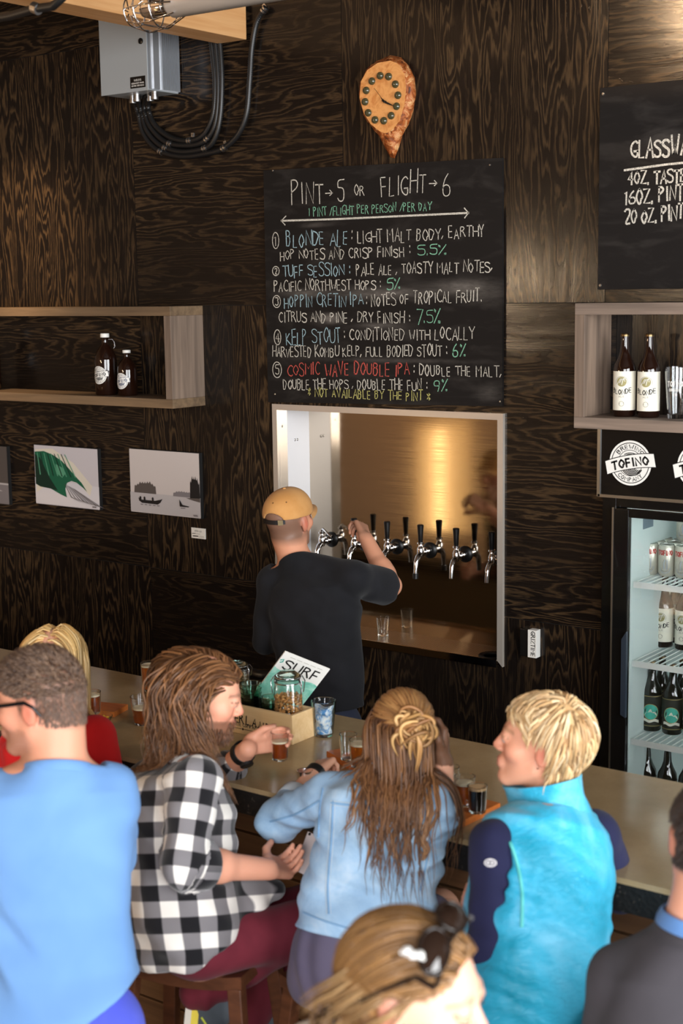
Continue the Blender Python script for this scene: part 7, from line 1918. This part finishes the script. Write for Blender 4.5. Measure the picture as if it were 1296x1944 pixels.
def teal_woman():
    dep = lambda x, y, D: dep0(x, y, D-.12)
    t0 = dep(1015, 1800, 3.58); t = person('short-haired blonde person in a turquoise quilted vest over navy sleeves, looking up to the left', (t0[0], t0[1], 0))
    R, F = side(165); Hd = Head(dep(1028, 1412, 3.68), 203, 9, 0, 1.0); nb = dep(1052, 1530, 3.68)
    B = Solid(); Hd.build(B, nb, .047, .048, .96)
    st = [(dep(1008, 1960, 3.5), .165, .125), (dep(1012, 1850, 3.56), .150, .115), (dep(1020, 1720, 3.61), .150, .11), (dep(1030, 1620, 3.65), .160, .112), (dep(1040, 1565, 3.66), .145, .095), (dep(1048, 1535, 3.67), .08, .06)]
    B.add(LOFT(st, R), .03); SL, SR = dep(942, 1606, 3.56), dep(1128, 1585, 3.78)
    for S in (SL, SR): B.add(RC(nb+V(0, 0, -.03), S, .040, .044), .02)
    EL_ = dep(938, 1800, 3.50); WL = reach(896, 1752, EL_, .22, True)
    B.add(RC(SL, EL_, .046, .040), .02); B.add(RC(EL_, WL, .040, .027), .02); hand(B, WL, nz(WL-EL_)+V(0, 0, .5), R, V(0, 0, 1), (20, 30, 20), s=.92)
    ER = reach(1176, 1690, SR, .255, True); WR = ER+F*.22+V(0, 0, .02); B.add(RC(SR, ER, .046, .040), .02); B.add(RC(ER, WR, .040, .027), .02); hand(B, WR, F, V(0, 0, -1), -R, (15, 20, 15), s=.92)
    hip = dep(1008, 1975, 3.52); KN = [hip+R*q*.10+F*.36+V(0, 0, -.06) for q in (-1, 1)]; AN = [k+V(0, 0, -.44) for k in KN]
    AN = [V(a[0], a[1], max(.09, a[2])) for a in AN]; legs(B, hip, R, (.085, .058, .04), AN, KN)
    for a in AN: B.add(RC(a, a+F*.14+V(0, 0, -.05), .04, .032), .02)
    v, f = B.mesh(.005); np_mesh('body', v, f, SKIN, t, Hd.colour(v, (226, 164, 134), brow=(150, 112, 78), lip=(196, 112, 104), flush=.24, hair=(206, 170, 120), hairmask=lambda q: .9*(q[:, 2] > .028+.6*np.clip(q[:, 1]-.03, 0, 1))*(q[:, 1] < .07)))
    Hd.eyes(t, (0, 1, .25))
    NAVY = cloth('navy_base_layer', (34, 36, 66), (40, 42, 76), .85, 5)
    A = Solid(); g = .010
    A.add(RC(SL, EL_, .062, .060), .03); A.add(RC(EL_, EL_+(WL-EL_)*.85, .056, .040), .03); A.add(RC(SR, ER, .060, .054), .03); A.add(RC(ER, ER+(WR-ER)*.85, .054, .038), .03); A.add(RC(SL, SR, .055, .055), .03)
    A.wr = wrinkles(52, .0022, [((0, .3, 1), .08, 1), ((1, 0, .4), .1, .7)]); v, f = A.mesh(.006); sl = np_mesh('navy_shirt', v, f, NAVY, t)
    # small oval emblem on the upper sleeve
    c = A.hit(931, 1638, off=.0008); g1 = A.grad(c[None, :])[0]; e1 = nz(_r-g1*(_r@g1)); e2 = np.cross(g1, e1); e2 = e2 if e2[2] > 0 else -e2
    mb = MB(); fl = lambda k: (lambda u, v: c+e1*u+e2*v+g1*(.0012*k+.0006)); disc(mb, lambda u, v: fl(1)(u*1.55, v), .0098, 0, 28); 
    for x in (-.0055, .004): mb.grid([[fl(2)(x+q*1.1*math.cos(a), q*math.sin(a)) for a in np.linspace(0, 2*PI, 21)] for q in (.0038, .0056)], 1)
    mb.build('sleeve_emblem', [mat('emblem_silver', (214, 212, 214), .5), mat('emblem_grey', (92, 88, 100), .5)], sl)
    VM = mat('turquoise_quilted_nylon', (60, 186, 216), .42, spec=.5, sheen=.1); n = N(VM); co = n.coord('Object'); f_ = n.noise(co, 4.2, 4, .6, .8); w_ = n.noise(n.mapping(co, (1, 1, 2.0), (.5, .3, 0)), 30, 5, .62, 1.4)
    n.base(n.ramp(f_, [(.34, (18, 152, 184)), (.5, (54, 178, 216)), (.68, (114, 200, 234))])); n.bump(w_, .65, .006)  # highlights and shade painted into the mottled colour
    S = Solid(); TL = LOFT([(dep(1004, 2030, 3.48), .205, .165), (dep(1008, 1940, 3.52), .198, .160), (dep(1014, 1850, 3.56), .188, .150), (dep(1022, 1720, 3.61), .184, .146), (dep(1030, 1630, 3.65), .186, .142), (dep(1040, 1568, 3.66), .168, .118), (dep(1048, 1534, 3.67), .10, .08)], R, 2.3)
    S.add(TL, .03)
    for Sh, q in ((SL, -1), (SR, 1)): S.add(RC(nb+V(0, 0, -.035), Sh-R*q*.028, .058, .062), .035)
    for Sh, E in ((SL, EL_), (SR, ER)):
        q = -1 if Sh is SL else 1
        S.cut(RC(Sh+R*q*.045+V(0, 0, .05)*0, Sh+(E-Sh)*.42+R*q*.02, .072, .060), .008)
    nl = neckline(S, nb, Hd.w(0, -.028, -.055), F, .056, .002, .3)
    S.wr = wrinkles(55, .0024, [((.1, .5, 1), .055, .9), ((-.8, .2, .7), .11, 1), ((.2, 1, .2), .15, .8)])
    v, f = S.mesh(.006); vs = np_mesh('vest', v, f, VM, t)
    mb = MB(); rows = []; ax0 = nz(Hd.w(0, -.02, -.07)-nb); e1 = nz(F-ax0*(F@ax0)); e2 = np.cross(ax0, e1); b0 = nb-ax0*.018+F*.022
    for u, r_ in ((-.03, .088), (.0, .084), (.03, .082), (.066, .084), (.078, .087), (.079, .082), (.062, .077), (.0, .074)):
        rows.append([b0+ax0*(u+(.010*math.cos(a) if u > .02 else 0))+(r_+.0018*math.sin(9*a+u*60))*(math.cos(a)*e1*1.26+math.sin(a)*e2) for a in np.linspace(0, 2*PI, 60, endpoint=False)])
    mb.grid(rows, 0, True); mb.build('collar', VM, vs, smooth=80)
    for pts in ([(944, 1566), (960, 1584), (976, 1620), (986, 1660), (991, 1700), (990, 1760)], [(924, 1578), (910, 1604), (902, 1640)]):
        trace_line(S, pts, .0045, 'armhole_binding', mat('seafoam_binding', (96, 206, 204), .6), vs, 8, .0, 8)
    J = Solid(); J.add(EL(hip, (.18, .17, .12)), .03)
    for k, a, q in zip(KN, AN, (-1, 1)): J.add(RC(hip+R*q*.085, k, .10, .075), .03); J.add(RC(k, a, .075, .055), .03)
    v, f = J.mesh(.013); np_mesh('trousers', v, f, cloth('dark_blue_trousers', (40, 44, 62)), t)
    # cropped blonde hair: swept from the crown
    r = np.random.RandomState(15)
    P, q = scalp_roots(Hd, B, 1150, lambda q: ((q[:, 2] > .036+.62*np.clip(q[:, 1]-.03, 0, 1)) & (q[:, 1] < .076)) | ((q[:, 1] < -.020) & (q[:, 2] > -.045)) | ((q[:, 2] > .036) & (q[:, 1] < .045)), 4)
    crown = np.array([-.010, -.045, .115])
    def dr(P_, u):
        l = Hd.loc(P_); o = l-crown; o[:, 2] *= .35; o = o/(np.linalg.norm(o, axis=1)[:, None]+1e-6)
        d_ = o+np.array([0, -.18, -1.0])*np.clip((.10-l[:, 2])/.10, 0, 1)[:, None]*1.0+np.array([0., -1.3, -.1])*((l[:, 1] > .030) & (l[:, 2] < .085))[:, None]+np.array([-.5, -.2, 0])*((l[:, 1] > .02) & (l[:, 2] >= .085))[:, None]
        return d_@Hd.M
    ears = (q[:, 1] > -.04) & (q[:, 2] < .07); L = (.042-.014*ears)+.016*r.rand(len(P))+.028*((np.abs(q[:, 0]) > .03) & (q[:, 2] > .05) & (q[:, 1] < .05))+.03*(q[:, 1] < -.03)
    G = grow(B, P, dr, 14, L/14, .003+.015*r.rand(len(P)), .5, 6, .05, .55)
    strand_mesh('hair', G, .0040, HAIR, t, [(226, 196, 146), (238, 218, 180), (186, 144, 94), (206, 170, 120), (158, 116, 74)], 7, taper=1.8)
    mb = MB(); mb.lathe([(0, -.003), (.0035, 0), (0, .003)], Hd.w(-.083, -.004, -.036), 10); mb.build('ear_stud', CHROME, t, smooth=80)
teal_woman()

def front_woman():
    D = 2.3; c0 = dep(700, 2250, D); t = person('nearest person, brown-blonde hair pulled back with sunglasses on the head', (c0[0], c0[1], 0))
    R, F = side(64); Hd = Head(dep(788, 1888, D), 13, -5, 4, 1.05); nb = dep(700, 2040, D+.02)
    B = Solid(); Hd.build(B, nb, .050, .056, .97)
    st = [(dep(680, 2600, D-.1), .165, .12), (dep(680, 2400, D-.05), .150, .105), (dep(684, 2200, D), .165, .11), (dep(690, 2110, D+.01), .155, .095), (dep(696, 2060, D+.02), .08, .06)]
    B.add(LOFT(st, R), .03); c = st[3][0]; SR, SL = c+R*.165+V(0, 0, .01), c-R*.165+V(0, 0, .01)
    for S in (SL, SR):
        q = 1 if S is SR else -1; E = S+V(0, 0, -.26)+R*q*.03; W = E+V(0, 0, -.22)+F*.05
        B.add(RC(nb+V(0, 0, -.015), S, .046, .046), .03); B.add(RC(S, E, .046, .038), .02); B.add(RC(E, W, .038, .027), .02); hand(B, W, V(0, 0, -1)+F*.2, -R*q, F, (15, 20, 15), s=.92)
    hip = st[0][0]+V(0, 0, -.05); KN = [hip+R*q*.10+V(0, 0, -.40) for q in (-1, 1)]; AN = [V(k[0], k[1], .08) for k in KN]; legs(B, hip, R, (.09, .06, .042), AN, KN)
    for a in AN: B.add(RC(a+V(0, 0, -.03), a+F*.15+V(0, 0, -.045), .042, .034), .02)
    v, f = B.mesh(.006); hmk = lambda q: .95*(q[:, 2] > .034+.62*np.clip(q[:, 1]-.035, 0, 1)-.5*np.clip(-q[:, 1], 0, .16))*(q[:, 1] < .072)*(1-np.exp(-((q[:, 2]+.004)/.036)**2-((q[:, 1]+.010)/.026)**2)*(np.abs(q[:, 0]) > .07))
    np_mesh('body', v, f, SKIN, t, Hd.colour(v, (232, 178, 152), brow=(150, 112, 86), lip=(206, 126, 116), flush=.2, hair=(128, 98, 66), hairmask=hmk))
    S = Solid(); S.add(LOFT([(st[0][0], .18, .135), (st[1][0], .165, .12), (st[2][0], .178, .122), (st[3][0], .165, .105), (st[4][0]-V(0, 0, .02), .10, .08)], R), .03)
    for Sh in (SL, SR): q = 1 if Sh is SR else -1; S.add(RC(nb+V(0, 0, -.04), Sh, .048, .056), .03); S.add(RC(Sh, Sh+V(0, 0, -.14)+R*q*.02, .058, .058), .03)
    neckline(S, nb, Hd.w(0, -.028, -.055), F, .054, .0, .5); v, f = S.mesh(.011); np_mesh('tee_shirt', v, f, cloth('cream_jersey', (216, 206, 194)), t)
    J = Solid(); J.add(EL(hip, (.18, .13, .13)), .03)
    for k, a, q in zip(KN, AN, (-1, 1)): J.add(RC(hip+R*q*.085, k, .10, .07), .03); J.add(RC(k, a, .07, .055), .03)
    v, f = J.mesh(.014); np_mesh('jeans', v, f, cloth('blue_jeans', (62, 80, 112)), t)
    r = np.random.RandomState(22)
    P, q = scalp_roots(Hd, B, 2300, lambda q: ((q[:, 2] > .040+.62*np.clip(q[:, 1]-.035, 0, 1)) & (q[:, 1] < .072)) | ((q[:, 1] < -.028) & (q[:, 2] > -.055)), 4)
    tie = Hd.w(.01, -.122, -.062)
    def dr(P_, u):
        l = Hd.loc(P_); d_ = tie[None, :]-P_; Ln = np.linalg.norm(d_, axis=1)[:, None]; ear = ((np.abs(l[:, 0]) > .055) & (l[:, 2] < .046) & (l[:, 1] > -.045)).astype(float); return d_/Ln+(.25*np.clip((l[:, 1]+.06)/.1, 0, 1)+1.6*ear)[:, None]*Hd.U[None, :]
    L0 = np.linalg.norm(P-tie, axis=1)*1.12
    G = grow(B, P, dr, 16, L0/16, .003+.012*r.rand(len(P)), .5, 5, .05); strand_mesh('hair', G, .0040, HAIR, t, [(126, 90, 52), (160, 118, 70), (92, 66, 42), (112, 80, 48)], 7, taper=3.5)
    n_ = 150; P = tie[None, :]+r.randn(n_, 3)*.016; ph = r.rand(n_)*6.28
    G = grow(B, P, lambda P_, u: np.tile(V(0, 0, -1.)-Hd.F*.22*(1-u), (n_, 1))+(.35*np.sin(7*u+ph))[:, None]*Hd.R[None, :], 16, .014+.004*r.rand(n_), .012, .5, 6, .06)
    strand_mesh('ponytail', G, .0050, HAIR, t, [(100, 74, 48), (132, 102, 68), (74, 54, 38)], 8)
    n_ = 40; P, q = scalp_roots(Hd, B, n_, lambda q: (q[:, 0] > .045) & (q[:, 2] > .02) & (q[:, 2] < .07) & (q[:, 1] < .03), 9)
    G = grow(B, P, lambda P_, u: np.tile(-Hd.U*.7-Hd.F*.75+Hd.R*.2*math.sin(u*9), (n_, 1)), 12, .009, .012, .5, 6, .1); strand_mesh('loose_strands', G, .0046, HAIR, t, [(160, 128, 88), (120, 90, 58)], 8)
    mb = MB(); mb.tube([tie+.020*(math.cos(a)*Hd.R+math.sin(a)*nz(np.cross(Hd.R, tie-Hd.w(0, -.09, -.02)))) for a in np.linspace(0, 2*PI, 21)], .006, 8, caps=False); mb.build('hair_tie', BLACK_MATTE, t, smooth=70)
    # closed eyelid lashes
    for q_ in (-1, 1):
        mb = MB(); mb.tube([Hd.w(q_*(.031+.013*math.cos(a)), .0965-.010*abs(math.cos(a))**2, .002+.005*math.sin(a)) for a in np.linspace(PI+.15, 2*PI-.15, 11)], .0013, 6); mb.build('eyelashes', mat('lashes', (70, 48, 36), .7), t)
    # hair clip
    c = Hd.w(.066, .016, .098); g1 = nz(c-Hd.c); e1 = nz(Hd.F-g1*(Hd.F@g1)); e2 = np.cross(g1, e1); c = c+g1*.020; mb = MB()
    for k in (-1, 0, 1): mb.lathe([(0, -.005), (.0065, -.003), (.008, 0), (.0065, .003), (0, .005)], c+e1*.010*k+e2*.003*abs(k), 14, axis=g1)
    mb.tube([c-e1*.020-g1*.005, c+e1*.020-g1*.005], .0035, 8); mb.build('hair_clip', mat('pearl_white_clip', (206, 204, 200), .3), t, smooth=70)
    # sunglasses pushed up onto the head
    cM = lambda x, a: Hd.w(x+.014, -.014+.112*math.cos(a), .030+.110*math.sin(a)-3.2*max(x+.014, 0)**2-.2*max(x, 0)); LENS = mat('dark_brown_lens', (36, 24, 18), .06, coat=.5)
    go = None; mb = MB(); al = .86
    mb.tube([cM(-.070, al), cM(-.035, al+.02), cM(0, al+.05), cM(.035, al+.02), cM(.070, al)], .004, 8)
    for s_ in (-1, 1): mb.tube([cM(s_*.072, al), Hd.w(s_*.086, .030, .085), Hd.w(s_*.088, -.020, .052), Hd.w(s_*.086, -.055, .022)], [.0045, .004, .004, .003], 8, flat=1.6)
    go = mb.build('sunglasses', mat('tortoise_frame', (30, 22, 18), .2), t, smooth=60)
    for s_ in (-1, 1):
        mb = MB(); pts = []
        for a in np.linspace(0, 2*PI, 28, endpoint=False): pts.append(cM(s_*(.037+.032*math.cos(a)), al+.20+.215*math.sin(a))+.006*nz(cM(0, al+.2)-Hd.w(0, .004, .03)))
        cc = sum(pts)/len(pts); nn_ = nz(cc-Hd.w(0, .004, .03))
        rows = [[cc+(p-cc)*k+nn_*(.010*(1-k*k)) for p in pts] for k in (1., .8, .5, .2, .01)]; mb.grid(rows, 0, True); mb.grid([[p-nn_*.003 for p in pts], pts], 0, True); mb.face([p-nn_*.003 for p in pts][::-1]); adopt(mb.build('lens', LENS, smooth=60), go)
        mb = MB(); mb.tube(pts+[pts[0]], .0036, 8, caps=False); adopt(mb.build('lens_rim', bpy.data.materials['tortoise_frame'], smooth=70), go)
front_woman()

def right_man():
    D = 2.9; c0 = dep(1330, 2000, D); t = person('dark-haired person in a charcoal sweater with blue collar at the right edge', (c0[0], c0[1], 0))
    R, F = side(118); Hd = Head(dep(1350, 1590, D), 122, -6, 0, 1.02); nb = dep(1334, 1746, D)
    B = Solid(); Hd.build(B, nb, .064, .068); B.add(RC(Hd.w(0, -.055, -.03), nb, .054, .064), .03)
    st = [(dep(1330, 2260, D-.08), .17, .125), (dep(1330, 2130, D-.05), .165, .12), (dep(1332, 1990, D-.02), .185, .125), (dep(1336, 1870, D), .175, .11), (dep(1340, 1795, D), .10, .08)]
    B.add(LOFT(st, R), .03); SL, SR = dep(1186, 1862, D+.06), dep(1490, 1850, D-.03)
    for S in (SL, SR):
        q = 1 if S is SR else -1; E = S+V(0, 0, -.26)+R*q*.04+F*.05; W = E+F*.23+V(0, 0, .02)
        B.add(RC(nb+V(0, 0, -.025), S, .056, .056), .03); B.add(RC(S, E, .056, .046), .02); B.add(RC(E, W, .046, .032), .02); hand(B, W, F, -R*q, V(0, 0, 1), (25, 30, 20))
    hip = st[0][0]+V(0, 0, .0); KN = [hip+R*q*.11+V(0, .0, -.38) for q in (-1, 1)]; AN = [V(k[0], k[1], .08) for k in KN]; legs(B, hip, R, (.095, .065, .048), AN, KN)
    for a in AN: B.add(RC(a+V(0, 0, -.03), a+F*.17+V(0, 0, -.045), .045, .036), .02)
    v, f = B.mesh(.007); hmk = lambda q: .97*np.clip((q[:, 2]-np.where(q[:, 1] > .02, .03+.6*np.clip(q[:, 1]-.02, 0, 1), -.058))/.012, 0, 1)*(1-np.exp(-((q[:, 2]+.004)/.038)**2-((q[:, 1]+.010)/.024)**2)*(np.abs(q[:, 0]) > .07))*(q[:, 1] < .076)
    np_mesh('body', v, f, SKIN, t, Hd.colour(v, (226, 166, 138), hair=(46, 34, 28), hairmask=hmk, brow=(46, 34, 28), flush=.2)); Hd.eyes(t)
    P, q = scalp_roots(Hd, B, 2600, lambda q: hmk(q) > .8, 3); g0 = B.grad(P)
    G = grow(B, P, lambda P_, u: g0*.45+(np.array([0, -.2, -.8])@Hd.M)[None, :]*(.4+u), 4, .0032, .0008, .4, 5, .2); strand_mesh('hair', G, .0030, HAIR, t, [(44, 32, 26), (60, 44, 34), (34, 26, 22)], 5)
    SW = cloth('charcoal_waffle_knit', (58, 56, 60), (68, 65, 70), .9, 6, 420, .5)
    S = Solid(); S.add(LOFT([(st[0][0], .19, .145), (st[1][0], .185, .14), (st[2][0], .205, .142), (st[3][0], .190, .125), (dep(1341, 1800, D), .11, .088)], R), .03)
    for Sh in (SL, SR): q = 1 if Sh is SR else -1; E = Sh+V(0, 0, -.26)+R*q*.04+F*.05; S.add(RC(nb+V(0, 0, -.045), Sh, .058, .070), .035); S.add(RC(Sh, E, .072, .062), .03); S.add(RC(E, E+F*.2, .062, .045), .03)
    nl = neckline(S, nb, Hd.w(0, -.05, -.04), F, .070, -.002, .35); S.wr = wrinkles(61, .0042, [((1, .3, .6), .12, 1), ((.0, .4, 1), .16, .8)])
    v, f = S.mesh(.008); sw = np_mesh('sweater', v, f, SW, t)
    neck_band(*nl, .070, F, ((-.022, .020), (-.010, .020), (.006, .016), (.012, .012), (.008, .008), (-.012, .008)), 'blue_collar', cloth('blue_rib', (92, 134, 190)), sw)
    J = Solid(); J.add(EL(hip, (.19, .14, .14)), .03)
    for k, a, q in zip(KN, AN, (-1, 1)): J.add(RC(hip+R*q*.09, k, .11, .08), .03); J.add(RC(k, a, .08, .06), .03)
    v, f = J.mesh(.014); np_mesh('trousers', v, f, cloth('dark_grey_trousers', (48, 48, 52)), t)
right_man()
